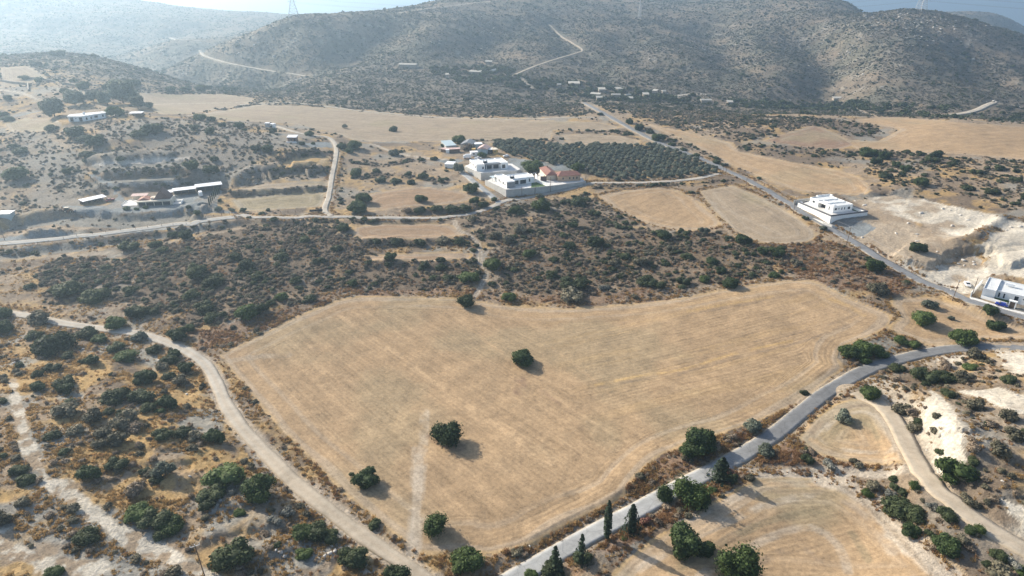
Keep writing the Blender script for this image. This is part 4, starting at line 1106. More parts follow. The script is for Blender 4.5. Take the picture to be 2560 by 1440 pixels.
# single plants: centre of the crown in the photograph, width, kind, label
SINGLE = [
 (1307,893,56,'c','dark round carob tree alone in the middle of the large stubble field'), (1117,1077,74,'s','largest dark tree standing in the lower middle of the stubble field'),
 (917,1192,62,'c','dark round tree in the lower left of the stubble field near the dirt track'), (1090,1308,60,'B','mid green ragged tree at the bottom tip of the stubble field'),
 (1167,1394,78,'b','bright green round tree at the bottom edge between track and road'), (1166,752,42,'s','dark tree at the top edge of the large field where the footpath ends'),
 (878,1184,14,'m','tiny bush just left of a round tree in the stubble field'),
 (2304,793,54,'b','bright green tree, largest of the trees in the small east field'), (2406,838,60,'b','bright round tree beside the road bend at the right'), (2490,811,38,'c','small dark round tree at the right end of the east field'),
 (2324,757,34,'o','grey-green olive tree below the upper road in the east field'), (2377,795,15,'o','tiny olive tree in the middle of the east field'), (2475,772,38,'c','dark tree at the roadside in front of the blue car'),
 (2250,847,33,'b','left one of two small trees by the corner of the east field'), (2281,860,26,'b','right one of two small trees by the corner of the east field'),
 (2172,978,50,'b','bright round tree below the road bend'), (2113,1040,42,'o','lone olive tree in the small field with circular wheel tracks'), (2242,921,36,'m','dark bush just below the road bend'),
 (2012,980,22,'m','small dark bush at the field edge above the road'), (1880,1060,46,'o','thin grey tree leaning over the road from the field side'), (1748,1100,80,'c','large dark tree between field and road'),
 (1914,1123,40,'o','pale olive tree on the lower side of the road'), (1826,1180,30,'p','pink oleander beside a dark conifer at the roadside'), (1612,1298,28,'p','red leaved shrub below the road beside a small conifer'),
 (1722,1232,86,'B','large bright tree in the roadside row'), (1752,1250,44,'c','dark tree tucked right of the bright roadside tree'), (1780,1224,22,'M','small bright bush at the road edge'), (1561,1344,16,'M','tiny bright bush below the column cypress'),
 (1712,1340,96,'c','big dark tree with a split crown at the edge of the mown field'), (1762,1366,50,'c','dark rounded tree joined to the big split crown'), (1838,1404,98,'B','large bright green tree at the bottom of the mown field'),
 (1388,1424,60,'m','dark bush under the araucaria at the bottom edge'), (1456,1396,44,'m','green bush round the foot of the ragged conifer'), (1330,1436,34,'M','bright bush cut off by the bottom edge of the frame'),
 (792,1330,60,'m','dark mastic bush left of the track near the bottom, left of three'), (830,1338,50,'m','dark mastic bush left of the track near the bottom, right of three'), (760,1326,56,'M','green mastic bush left of the track near the bottom'),
 (887,1385,72,'m','wide dark bush beside the track at the bottom'), (760,1383,40,'M','small green bush among white rocks at the bottom left'), (993,1428,64,'c','dark tree left of the track at the bottom edge'),
 (591,1390,100,'m','broad mastic bush near the utility pole at the bottom left'), (219,1338,62,'m','dark dome shaped bush left of the chalk gully'),
 (352,1284,66,'M','left end of the long green thicket on the lower left slope'), (388,1300,70,'m','middle of the long green thicket on the lower left slope'), (430,1312,62,'M','right end of the long green thicket on the lower left slope'), (408,1332,40,'m','front lobe of the long green thicket'),
 (564,1190,94,'M','broad fresh green bush on the left slope'), (645,1212,78,'b','bright green tree next to the dirt track on the left slope'), (527,1234,60,'m','dark bush below the broad green bush on the left slope'),
 (516,1262,40,'m','dark bush above the chalk cutting'), (581,1222,44,'v','silver bush between two green ones on the left slope'), (349,1225,60,'d','dry grey bush in the middle of the left slope'), (601,1282,28,'M','small bright round bush on a terrace edge'),
 (719,1279,36,'v','upper one of two silver ball bushes near the dirt track'), (689,1299,36,'v','lower one of two silver ball bushes near the dirt track'),
 (289,804,48,'b','bright tree beside the dirt track at the left'), (101,796,52,'g','pale grey-green tree beside the track near the left edge'), (10,780,42,'c','upper dark tree at the left edge beside the track'), (12,816,46,'c','lower dark tree at the left edge beside the track'),
 (447,833,46,'c','dark tree above the dirt track bend'), (474,818,26,'c','small dark tree beside the one above the track bend'), (618,776,54,'b','bright green tree, left of a pair above the large field'), (648,769,42,'c','darker tree, right of a pair above the large field'),
 (349,839,38,'o','olive tree right at the dirt track'), (134,858,100,'m','broad dark bush on the slope below the left track'),
 (2296,618,38,'c','lone dark tree on the bare ground above the chalk pit'), (1858,597,38,'c','dark tree at the lower edge of the twin fields'), (1943,628,38,'c','dark round tree in the scrub below the twin fields'), (1906,626,28,'c','smaller tree left of a dark round one below the twin fields'),
 (1760,576,25,'o','olive tree at the foot of the left twin field'), (2058,569,19,'o','small olive tree at the roadside opposite the white walled house'), (2184,661,46,'b','green tree beside the upper road'),
 (2389,1173,96,'M','huge bright green dome bush below the white chalk slope'), (2284,1213,26,'B','small bright tree between two wheel tracks'), (2244,1267,78,'m','dark thicket on the island between the tracks, left half'), (2284,1282,64,'m','dark thicket on the island between the tracks, right half'),
 (2362,1356,60,'c','dark round tree on the track island near the lower right'), (2449,1323,30,'B','small bright tree near the lower right'), (2378,1390,17,'M','tiny yellow-green bush near the lower right'), (2553,1424,36,'M','vivid green bush in the bottom right corner'),
 (894,517,44,'c','dark tree on the red terrace beside the lane, lower of a pair'), (907,495,38,'c','dark tree on the red terrace, upper of a pair'), (1053,495,29,'c','single tree on the red terrace'),
 (1352,510,44,'b','bright green tree in front of the long concrete wall'), (1350,490,20,'o','pale tree peeping over the bright one by the concrete wall'), (1171,692,50,'M','green tree left of the footpath'), (1230,658,44,'b','fresh green tree right of the footpath'),
 (1272,740,34,'b','green bush at the scrub edge above the large field'), (1324,631,34,'b','green tree in the middle of the scrub'), (1488,603,40,'c','dark tree in the upper scrub below the left twin field'),
 (1146,423,27,'u','tall grey tree at the corner of the walled house lane'), (1179,470,36,'b','round green tree beside the driveway'), (1147,348,34,'b','green tree behind the farm sheds'), (1206,386,22,'b','round tree between the farm sheds and the white house'),
 (1166,370,28,'d','bare brownish tree between the farm sheds'), (1445,416,34,'b','bright green tree behind the tile roofed house'), (1334,416,52,'M','bright vine thicket in the yard of the tile roofed house'), (1108,363,16,'c','small tree beside the grey farm roof'),
 (983,322,22,'c','lone dark tree in the long grey field'), (862,317,13,'u','thin upright tree in the long grey field'), (887,361,36,'b','largest of the tree clump beside the farm track'), (984,380,27,'o','grey tree between the track and the farm'),
 (309,240,64,'u','tall gum tree behind the old white house, tallest'), (137,278,48,'u','dense dark tree left of the old white house'), (290,277,42,'b','green tree right of the old white house'), (22,243,20,'c','lone tree in the field at the far left'),
 (897 + 1000,445,12,'c','tiny round tree in the stubble field right of the upper road'), (45,430,56,'b','broad green tree low at the left edge'), (146,134,34,'m','dark bush on the crest of the left hill'),
 (773,333,22,'b','small tree beside the brown hut'), (1597,319,24,'c','dark tree on the right of the straight road'), (2174,382,44,'M','bright green thicket at the tip of the right scrub'), (2212,388,30,'c','dark thicket beside the bright one at the right scrub'),
 (2266,705,17,'m','small dark bush at the lower side of the upper road'),
]
MORE = [ # u, v, width, kind, group words
 ('on the slope left of the dirt track', [(84,839,40,'m'),(215,834,50,'m'),(249,848,38,'M'),(289,868,40,'m'),(312,889,54,'M'),(171,885,32,'m'),(49,912,24,'m'),(232,898,32,'c'),(208,901,22,'m'),(131,920,36,'m'),(161,955,46,'m'),(385,873,38,'m'),(438,881,30,'c'),(427,898,44,'m'),(465,917,36,'c'),(363,940,50,'c'),(420,940,36,'m'),(406,917,30,'g'),(447,954,36,'g'),
  (97,963,34,'c'),(165,967,40,'c'),(292,992,64,'m'),(356,988,64,'m'),(420,1004,46,'c'),(370,1020,38,'m'),(400,1027,24,'M'),(165,1024,60,'g'),(128,1089,40,'m'),(158,1128,28,'m'),(188,1076,40,'g'),(410,1086,50,'m'),(453,1081,46,'m'),(490,1093,34,'g'),(537,1089,48,'c'),(484,1120,27,'g'),(225,1180,50,'c'),(413,1173,54,'o'),(292,1162,50,'m'),(363,1175,28,'m'),(390,1198,34,'m'),
  (47,1173,44,'m'),(69,1197,46,'m'),(55,1257,34,'g'),(185,1271,30,'g'),(141,1430,46,'M'),(433,1430,40,'g'),(7,1138,24,'m'),(7,1296,46,'g'),(7,1000,25,'m'),(230,1045,50,'g'),(260,1080,44,'g'),(300,1060,50,'g'),(340,1070,44,'d'),(300,1100,46,'g'),(250,1110,36,'g'),(330,1040,40,'g'),(270,1030,30,'m'),(860,1380,28,'m')]),
 ('in the scrub above the dirt track', [(705,739,30,'b'),(773,745,32,'m'),(242,740,66,'m'),(161,723,70,'m'),(343,777,58,'m'),(380,777,34,'m'),(329,725,38,'m'),(480,735,42,'m'),(510,769,46,'m'),(531,794,38,'m'),(497,678,60,'m'),(537,702,48,'m'),(322,618,44,'m'),(386,611,34,'m'),(432,586,24,'c'),(464,587,30,'c'),(269,668,28,'m'),(74,715,28,'m'),(410,625,30,'m'),(620,660,40,'m'),(700,640,36,'m'),(640,690,36,'m'),(590,640,30,'m'),(760,600,34,'m'),(800,650,34,'m'),(840,620,30,'m'),(740,700,30,'m')]),
 ('in the scrub between the footpath and the twin fields', [(1287,522,30,'c'),(1305,531,24,'m'),(1445,503,44,'m'),(1413,505,26,'m'),(1181,547,26,'g'),(1433,561,25,'c'),(1423,613,29,'c'),(1409,587,24,'m'),(1434,712,64,'m'),(1381,683,30,'m'),(1230,708,22,'m'),(1616,700,46,'m'),(1640,712,40,'m'),(1512,718,30,'v'),(1431,738,60,'g'),(1586,742,20,'g'),(1661,586,34,'c'),(1485,534,30,'m'),(1240,590,30,'g'),(1270,600,34,'g'),(1300,575,36,'g'),(1720,640,34,'m'),(1680,620,28,'g'),(1780,651,30,'c'),(1759,695,24,'b'),(1824,705,37,'c'),(1710,702,34,'m'),(1802,675,26,'c'),(1935,687,27,'M'),(1990,656,28,'g'),(1560,640,30,'m'),(1530,660,30,'g'),(1600,655,34,'g')]),
 ('between the red terraces and the large field', [(857,567,30,'c'),(910,549,16,'m'),(976,641,30,'c'),(1102,648,24,'m'),(1062,660,26,'m'),(1105,668,30,'m'),(882,705,26,'b'),(991,604,34,'m'),(937,708,20,'m'),(1186,500,26,'c'),(1208,510,24,'c'),(1235,497,16,'c'),(1050,604,30,'m'),(1110,600,30,'g'),(1150,602,30,'m'),(940,604,26,'m'),(1050,524,30,'m'),(1090,520,32,'m'),(1130,520,34,'m'),(1165,518,30,'m'),(1020,526,24,'d')]),
 ('between the road bend and the chalk slope', [(2254,1022,44,'g'),(2284,1030,37,'d'),(2298,1054,30,'m'),(2284,1069,36,'g'),(2352,1131,26,'m'),(2367,985,36,'m'),(2405,1195,36,'g'),(2540,1086,46,'g'),(2432,1014,44,'g'),(2520,1041,40,'g'),(2439,1121,40,'d'),(2500,1128,50,'g'),(2315,938,62,'m'),(2368,943,44,'m'),(2412,947,44,'g'),(2422,917,32,'M'),(2442,888,40,'g'),(2237,945,27,'d'),(2516,948,40,'m'),(2355,913,36,'d'),(2480,1060,30,'d'),(2340,1040,20,'g')]),
 ('on the strip between the wheel tracks', [(2167,1230,28,'b'),(2180,1215,34,'g'),(2224,1234,34,'v'),(2274,1323,44,'c'),(2368,1282,50,'m'),(2407,1350,34,'g'),(2425,1323,28,'c'),(2496,1385,40,'m'),(2536,1410,38,'v'),(2499,1434,54,'g'),(2070,1158,38,'v'),(2147,1165,20,'g'),(2330,1265,36,'v'),(2430,1260,34,'g'),(2480,1245,30,'d')]),
 ('beside the large field and the lower road', [(2120,874,46,'b'),(2160,868,56,'b'),(2192,874,44,'b'),(2165,899,26,'b'),(2206,882,22,'b'),(2145,885,34,'b'),(1722,1122,48,'c'),(1790,1115,30,'d'),(1830,1090,24,'d'),(2170,645,20,'m'),(2197,727,42,'g'),(2180,718,26,'g'),(2012,545,17,'m'),(1700,1205,24,'c')]),
 ('on the far left hill and slopes', [(208,213,30,'c'),(336,207,28,'c'),(270,217,26,'c'),(161,227,20,'c'),(233,139,20,'m'),(213,138,16,'m'),(430,223,25,'c'),(465,222,23,'c'),(504,220,26,'c'),(521,218,17,'c'),(568,222,17,'c'),(586,222,18,'c'),(129,319,34,'m'),(186,328,46,'c'),(240,351,44,'c'),(205,348,30,'m'),(220,385,36,'m'),(49,378,34,'m'),(34,365,26,'m'),(168,427,24,'c'),(301,396,24,'m'),(500,292,30,'b'),(529,298,22,'c'),(556,311,18,'c'),(598,312,24,'c'),(378,322,50,'m'),(350,333,40,'m'),(487,318,26,'m'),(524,326,24,'c'),(536,396,20,'c'),(480,412,36,'c'),(529,422,36,'c'),(638,370,20,'c'),(672,370,28,'c'),(756,358,15,'c'),(783,358,10,'c'),(685,326,22,'c'),(855,366,22,'c'),(857,363,22,'c'),(875,376,20,'c'),(10,285,24,'m'),(20,296,30,'m'),(60,195,24,'m'),(90,160,26,'m')]),
 ('round the old white house', [(188,250,44,'u'),(235,245,32,'u'),(269,250,36,'u'),(346,262,34,'u'),(373,266,18,'u'),(208,252,24,'u'),(175,242,24,'u'),(110,262,26,'c'),(330,250,34,'u')]),
 ('round the farm sheds and the terraces', [(890,430,30,'c'),(1052,398,18,'m'),(1085,396,20,'m'),(1021,433,18,'c'),(1103,450,18,'c'),(940,425,22,'m'),(990,452,28,'m'),(1060,440,28,'m'),(950,450,26,'m'),(1030,455,24,'m'),(1000,378,14,'m'),(1130,400,14,'m')]),
 ('along the upper straight road', [(1574,304,18,'c'),(1646,343,30,'c'),(1625,330,20,'m'),(1680,360,20,'m'),(1710,373,18,'m'),(1740,388,18,'m'),(1790,405,20,'m'),(1810,412,18,'m'),(1500,285,16,'m')]),
 ('round the yard of the stone farmhouse', [(317,520,16,'b'),(342,521,12,'b'),(364,517,13,'b'),(472,517,13,'c'),(494,530,18,'b'),(551,500,13,'c'),(580,524,14,'o'),(608,524,16,'c'),(670,524,11,'c'),(545,520,20,'o'),(290,470,16,'m'),(262,478,14,'m')]),
 ('in the right hand scrub', [(2190,402,26,'c'),(2240,410,24,'c'),(2300,452,34,'c'),(2215,440,30,'m'),(2330,400,30,'m'),(2380,410,26,'m'),(2420,470,30,'m'),(2480,480,34,'m'),(2340,385,28,'c'),(2260,420,26,'c'),(2500,420,30,'m'),(2540,450,30,'m'),(2440,430,28,'m')]),
]
for u, v, w_, k_, lb in SINGLE: place_plant(u, v, w_, k_, lb)
for gr, lst in MORE:
    for u, v, w_, k_ in lst:
        sz = 'large' if w_ > 45 else ('small' if w_ < 26 else 'medium')
        words = KINDS[k_][5]
        place_plant(u, v, w_, k_, f'{sz} {words} {gr}', words + ('es ' if words.endswith('sh') else 's ') + gr)
# conifers and cypresses
M_CON = [cone_tree('conifer_crown', LM['conifer'], i, 1.0, .29, 760, .032, 9, .75) for i in range(3)]
M_CYP = [cone_tree('cypress_crown', LM['conifer'], i + 5, 1.0, .075, 700, .022, None, 1, True) for i in range(2)]
M_RAG = [cone_tree('ragged_crown', LM['conifer'], i + 9, 1.0, .24, 300, .04, 8, .8) for i in range(2)]
M_TRK = tubes('conifer_trunk', [((0, 0, -.03), .018, (0, 0, .5), .012), ((0, 0, .5), .012, (0, 0, 1.0), .003)], M_BARK)
def upright(name, u, vb, hpx, mesh, label, group=None, fat=1.0):
    x, y, z = [float(q[0]) for q in hit(u, vb)]
    a, s = ray(u, vb - hpx); h = max(2.0, CAM_Z - y * float(s) - z) * .97
    t = empty(name, (x, y, z - .05), rng.rand() * 6.28, (h * fat, h * fat, h))
    link_mesh('crown', mesh, None, t); link_mesh('trunk', M_TRK, None, t)
    return tag(t, label, 'tree', group)
upright('cypress_tree', 1517, 1348, 100, M_CYP[0], 'tall slim column cypress beside the lower road')
upright('conifer_tree', 1578, 1330, 74, M_CON[0], 'small dark conifer below the road next to the red shrub')
upright('conifer_tree', 1800, 1202, 62, M_CON[1], 'dense dark conifer at the roadside by the pink oleander', None, 1.6)
place_plant(1662, 1238, 38, 's', 'dark upright tree left of the large bright roadside tree', None, 1.5)
upright('conifer_tree', 1452, 1408, 78, M_RAG[0], 'ragged half bare conifer beside the road at the bottom', None, .8)
upright('araucaria_tree', 1387, 1432, 72, M_RAG[1], 'dark tree with tiered branches at the bottom edge of the frame')
for i, (u, v) in enumerate([(524,513),(528,508),(532,503),(536,498),(540,493),(544,488),(548,484)]):
    upright('cypress_tree', u, v, 22, M_CYP[i % 2], 'slim cypress in the row between gravel yard and grass plot', 'cypress row beside the gravel yard')
for i, (u, v) in enumerate([(222,442),(228,448),(234,454),(240,459),(246,464),(252,469),(258,473)]):
    upright('cypress_tree', u, v, 9, M_CYP[i % 2], 'tiny young cypress along the grey ramp', 'young cypresses along the ramp')
# olive grove: rows laid out on the ground between the road and the walled yards
ox, oy, oz = hit([1240, 1480, 1810, 1660, 1480], [370, 452, 436, 364, 366])
GROVE = [(1228,356),(1290,350),(1400,364),(1560,362),(1650,364),(1700,382),(1760,408),(1808,432),(1700,444),(1600,448),(1530,450),(1490,442),(1455,425),(1360,408),(1290,392),(1250,378)]
GP = wpoly(GROVE)
e1 = np.array([ox[2] - ox[1], oy[2] - oy[1]]); e1 /= np.linalg.norm(e1); e1 = np.array([e1[0] * .94 - e1[1] * .34, e1[0] * .34 + e1[1] * .94]); e2 = np.array([-e1[1], e1[0]])
c0 = GP.mean(0)
cand = []
for i in range(-40, 41):
    for j in range(-30, 31):
        q = c0 + e1 * i * 5.9 + e2 * j * 5.9 + rng.randn(2) * .4
        if inpoly(np.array([q[0]]), np.array([q[1]]), GP)[0]: cand.append(q)
cand.sort(key=lambda q: q[1])
print('olive trees', len(cand))
rest_olive = []
for i, q in enumerate(cand):
    z = float(hz(*q)); r = 2.4 * (.8 + .32 * rng.rand())
    if i >= 300: rest_olive.append((q[0], q[1], z, r)); continue
    t = empty('olive_tree', (q[0], q[1], z - .05), rng.rand() * 6.28, (r, r, r * .98))
    link_mesh('crown', U['olive'][rng.randint(3)], None, t); link_mesh('trunk', TR['olive'][rng.randint(2)], None, t)
    px_ = 'left' if q[0] < 55 else ('middle' if q[0] < 100 else 'right'); py_ = 'front' if q[1] < np.percentile([k_[1] for k_ in cand[:300]], 33) else ('centre' if q[1] < np.percentile([k_[1] for k_ in cand[:300]], 66) else 'back')
    tag(t, f'rounded grey-green olive tree in the {py_} rows of the grove, {px_} part', 'tree', f'olive trees of the grove, {py_} {px_}')

# ------------------------------------------------------------------ scattered scrub
area = np.abs(np.gradient(GX, axis=1)) * np.gradient(GY, axis=0)
ZG = np.zeros(GX.shape, bool); ZG[mask(GP, 0)[0]] |= mask(GP, 0)[1]
free = (CLS < 2) & (ROADMASK < .05) & (TRK < .3) & ~ZG
clump = fbm(GX, GY, 16, 4, 201); clump2 = fbm(GX, GY, 9, 3, 202); bigc = fbm(GX, GY, 70, 3, 203)
inview = (np.abs(GA) < 1.06)
near_z = (GY < 700)
base_free = near_z & free
def dens_of(d): 
    D = np.zeros(GX.shape)
    for z_, k in d: D = np.where(z_, k, D)
    return D
RDG = smooth(650, 780, GY) * (GY >= 640)
D_big = dens_of([(base_free, .0012), (Z_LEFTUP, .004), (Z_LEFTLOW, .0015), (Z_RIGHTLOW, .003), (Z_ISLAND, .006), (Z_RIGHTSLOPE, .022), (Z_SCRUB_A, .030), (Z_SCRUB_B, .024), (Z_BROWN, .003), (Z_MIDHILL, .010), (Z_RMID, .010), (Z_HEDGE, .035), (Z_VERGE, .001), (Z_BANKS, .03), (Z_ROADWEED, .004)])
D_mid = dens_of([(base_free, .010), (Z_LEFTUP, .045), (Z_LEFTLOW, .022), (Z_RIGHTLOW, .035), (Z_ISLAND, .05), (Z_RIGHTSLOPE, .11), (Z_SCRUB_A, .17), (Z_SCRUB_B, .15), (Z_BROWN, .05), (Z_MIDHILL, .07), (Z_RMID, .10), (Z_HEDGE, .08), (Z_VERGE, .008), (Z_BANKS, .16), (Z_ROADWEED, .04)])
D_dry = dens_of([(base_free, .010), (Z_LEFTUP, .09), (Z_LEFTLOW, .05), (Z_RIGHTLOW, .045), (Z_ISLAND, .06), (Z_RIGHTSLOPE, .07), (Z_SCRUB_A, .36), (Z_SCRUB_B, .22), (Z_BROWN, .16), (Z_MIDHILL, .05), (Z_RMID, .10), (Z_HEDGE, .06), (Z_VERGE, .05), (Z_BANKS, .16), (Z_ROADWEED, .12)])
gateA = smooth(.38, .56, clump); gateB = smooth(.36, .52, clump2)
D_big = D_big * free * near_z * (.25 + 1.3 * gateA); D_mid = .75 * D_mid * free * near_z * (.15 + .9 * gateA * gateB + .4 * gateB); D_dry = .8 * D_dry * free * near_z * (.15 + 1.1 * gateB)
D_big = np.where((Z_MIDHILL | Z_RMID) & free, .010 * (.3 + 1.4 * gateA), D_big)
farz = (GY >= 560) & free & ~(near_z & ~(Z_MIDHILL | Z_RMID))
farz = farz | ((GY > 640) & free)
grad_keep = 1 - smooth(1700, 2600, GY) * .75
bare = smooth(.60, .72, fbm(GX, GY, 60, 5, 16))
D_far = farz * (.012 + .030 * gateA * (.4 + bigc)) * grad_keep * (1 - .75 * bare)
D_far_small = farz * (.035 + .085 * gateB) * grad_keep * (1 - .6 * bare) * (1 - smooth(1250, 1500, GY))
ZV = zone([(1080,172),(1240,168),(1330,195),(1450,208),(1650,235),(1850,250),(2100,256),(2300,262),(2200,282),(1900,272),(1700,262),(1500,252),(1400,235),(1250,215),(1100,198)], 6)
ZV2 = zone([(2180,268),(2330,262),(2560,275),(2560,312),(2300,292),(2200,290)], 4)
D_tree = (ZV * .020 + ZV2 * .004) * free * (.2 + 1.6 * gateA) + farz * .00035 * (GY < 1500)
G_near = base_free * (GY < 330)
D_gold = G_near * dens_of([(base_free, .25), (Z_LEFTLOW, .9), (Z_RIGHTLOW, .18), (Z_SCRUB_A, .12), (Z_SCRUB_B, .15), (Z_VERGE, .30), (Z_ROADWEED, 1.3)]) * (.15 + 1.5 * smooth(.42, .6, clump2))
D_rust = G_near * dens_of([(base_free, .06), (Z_VERGE, 1.0), (Z_ROADWEED, 1.6), (Z_BROWN, .8), (Z_SCRUB_A, .15), (Z_SCRUB_B, .15)]) * (.2 + 1.3 * smooth(.4, .6, fbm(GX, GY, 8, 3, 204)))
# fringes of tall dry grass along field borders and roads
fringe = np.zeros(GX.shape)
for name, pts in FIELDS:
    if name not in ('main', 'east', 'mid', 'mid2', 'loop', 'south'): continue
    P = wpoly(pts); w, d, s, al = dist_line(resample(np.vstack([P, P[:1]]), 5.0), 5)
    fr = np.exp(-((d - 1.6) / 1.1) ** 2) * (CLS[w] < 10) * (ROADMASK[w] < .05)
    fringe[w] = np.maximum(fringe[w], fr)
for k_ in ('road_a', 'road_b', 'track_a', 'lane', 'farm_track'):
    P, z_, wid = ROADW[k_]
    w, d, s, al = dist_line(P[::3], 7); fr = np.exp(-((d - wid * .5 - 1.7) / 1.0) ** 2) * (CLS[w] < 10) * (.9 if k_ != 'track_a' else .45)
    fringe[w] = np.maximum(fringe[w], fr * (GY[w] < 480))
D_gold += fringe * .8 * (.4 + 1.2 * gateB); D_rust += fringe * .5 * (.3 + gateA)
D_dry += fringe * .03 * gateA
def sample(D, seed):
    rs = np.random.RandomState(seed)
    lam = D[:-1, :-1] * area[:-1, :-1] * inview[:-1, :-1]
    n = rs.poisson(np.clip(lam, 0, 20))
    r, c = np.nonzero(n); k = n[r, c]; r = np.repeat(r, k); c = np.repeat(c, k)
    fr = rs.rand(len(r)); fc = rs.rand(len(r))
    y = gy[r] * (1 - fr) + gy[np.minimum(r + 1, NR - 1)] * fr
    a = ga[c] + fc * (ga[1] - ga[0])
    x = a * y
    return np.stack([x, y, hz(x, y)], 1), rs
def keep_clear(P, rad=1.0):
    ok = np.ones(len(P), bool)
    for u, v, r, e in PADS:
        x, y, z = [float(q[0]) for q in hit(u, v)]
        ok &= np.hypot(P[:, 0] - x, P[:, 1] - y) > r + 1
    return ok
proto = {}
def proto_coll(key):
    if key in proto: return proto[key]
    c = bpy.data.collections.new(key + '_kinds')
    for k_ in key.split('+'):
        for me in U[k_]:
            o = bpy.data.objects.new('plant_kind', me); c.objects.link(o)
    proto[key] = c
    return c
def scatter_object(name, key, P, S, label, cat, rs):
    if not len(P): return
    me = bpy.data.meshes.new(name)
    me.vertices.add(len(P)); me.vertices.foreach_set('co', P.astype(np.float32).ravel())
    a = me.attributes.new('size', 'FLOAT_VECTOR', 'POINT'); a.data.foreach_set('vector', S.astype(np.float32).ravel())
    a = me.attributes.new('turn', 'FLOAT_VECTOR', 'POINT'); T = np.zeros((len(P), 3), np.float32); T[:, 2] = rs.rand(len(P)) * 6.283; T[:, :2] = rs.randn(len(P), 2) * .12; a.data.foreach_set('vector', T.ravel())
    a = me.attributes.new('pick', 'INT', 'POINT'); coll = proto_coll(key); a.data.foreach_set('value', rs.randint(0, len(coll.objects), len(P)).astype(np.int32))
    o = link_mesh(name, me)
    ng = bpy.data.node_groups.new(name + '_nodes', 'GeometryNodeTree')
    ng.interface.new_socket('Geometry', in_out='INPUT', socket_type='NodeSocketGeometry'); ng.interface.new_socket('Geometry', in_out='OUTPUT', socket_type='NodeSocketGeometry')
    N_ = ng.nodes; Lk = ng.links
    gi = N_.new('NodeGroupInput'); go = N_.new('NodeGroupOutput')
    ip = N_.new('GeometryNodeInstanceOnPoints'); ci = N_.new('GeometryNodeCollectionInfo')
    ci.inputs[0].default_value = coll; ci.inputs['Separate Children'].default_value = True; ci.inputs['Reset Children'].default_value = True
    ip.inputs['Pick Instance'].default_value = True
    def att(nm, dt):
        q = N_.new('GeometryNodeInputNamedAttribute'); q.data_type = dt; q.inputs['Name'].default_value = nm; return q.outputs[0]
    Lk.new(gi.outputs[0], ip.inputs['Points']); Lk.new(ci.outputs[0], ip.inputs['Instance'])
    Lk.new(att('pick', 'INT'), ip.inputs['Instance Index']); Lk.new(att('turn', 'FLOAT_VECTOR'), ip.inputs['Rotation']); Lk.new(att('size', 'FLOAT_VECTOR'), ip.inputs['Scale'])
    Lk.new(ip.outputs[0], go.inputs[0])
    md = o.modifiers.new('instances', 'NODES'); md.node_group = ng
    tag(o, label, cat, None, 'stuff')
    return o
def zname(x, y):
    r = min(NR - 1, max(0, int(np.searchsorted(gy, y)))); c = min(NA - 1, max(0, int(np.searchsorted(ga, x / y))))
    for z_, n_ in ((Z_SCRUB_A, 'in the dense scrub left of the footpath'), (Z_SCRUB_B, 'in the dense scrub right of the footpath'), (Z_LEFTLOW, 'on the hillside left of the dirt track'), (Z_RIGHTLOW, 'near the chalk slope at the right'),
                   (Z_ISLAND, 'on the strip between the wheel tracks'), (Z_BROWN, 'on the brown slope beside the upper road'), (Z_VERGE, 'along the upper edge of the large field'), (Z_LEFTUP, 'on the upper left slope'), (Z_RIGHTSLOPE, 'in the right hand scrub'),
                   (Z_MIDHILL, 'on the low hill behind the long field'), (Z_RMID, 'on the stony slope behind the right fields'), (Z_HEDGE, 'in the hedge between the fields')):
        if z_[r, c]: return n_
    if y > 640:
        side = 'left' if x / y < -.25 else ('middle' if x / y < .25 else 'right')
        return ('at the foot of the far hills, ' if y < 980 else 'high on the far hills, ') + side + ' part'
    return 'on open dry ground ' + ('left of' if x / y < -.2 else ('in line with' if x / y < .3 else 'right of')) + ' the houses'
def split_scatter(key, name, cat, words, P, S, rs, stuff_name, stuff_label, maxn=300):
    u, v, dep = frame_pos(P[:, 0], P[:, 1], P[:, 2] + S[:, 2] * .4)
    inn = (u > 0) & (u < 2560) & (v > 0) & (v < 1440)
    hx, hy, hzz = hit(u, v)
    vis = inn & (hy > P[:, 1] * .985)
    px = S[:, 0] / dep * vis
    order = np.argsort(-px)[:maxn]
    order = order[px[order] > 0]
    sel = np.zeros(len(P), bool); sel[order] = True
    lst = U[key.split('+')[0]]
    for i in order:
        o = link_mesh(name, lst[rs.randint(len(lst))]); o.location = P[i] - (0, 0, .05); o.scale = S[i]; o.rotation_euler = (0, 0, rs.rand() * 6.28)
        zn = zname(P[i, 0], P[i, 1])
        sz_ = S[i, 0]; sw = 'large ' if sz_ > np.percentile(S[:, 0], 88) else ('small ' if sz_ < np.percentile(S[:, 0], 55) else 'medium ')
        tag(o, sw + words + ' ' + zn, cat, sw + words + ('es ' if words.endswith('sh') else 's ') + zn)
    scatter_object(stuff_name, key, P[~sel], S[~sel], stuff_label, cat, rs)
def sizes(rs, n, lo, hi, hf=(.85, 1.2), p=1.6):
    r = lo + (hi - lo) * rs.rand(n) ** p
    return np.stack([r * (.85 + .3 * rs.rand(n)), r * (.85 + .3 * rs.rand(n)), r * (hf[0] + (hf[1] - hf[0]) * rs.rand(n))], 1)
P, rs = sample(D_big, 1); P = P[keep_clear(P)]; print('big', len(P))
split_scatter('mastic', 'mastic_bush', 'bush', 'dark green rounded mastic bush', P, sizes(rs, len(P), .7, 2.0), rs, 'mastic_scrub', 'dark green mastic scrub spread over the slopes', 120)
P, rs = sample(D_mid, 2); P = P[keep_clear(P)]; print('mid', len(P))
split_scatter('sage', 'sage_bush', 'bush', 'grey-green low bush', P, sizes(rs, len(P), .45, 1.3), rs, 'sage_scrub', 'grey-green low scrub spread over the slopes')
P, rs = sample(D_dry, 3); P = P[keep_clear(P)]; print('dry', len(P))
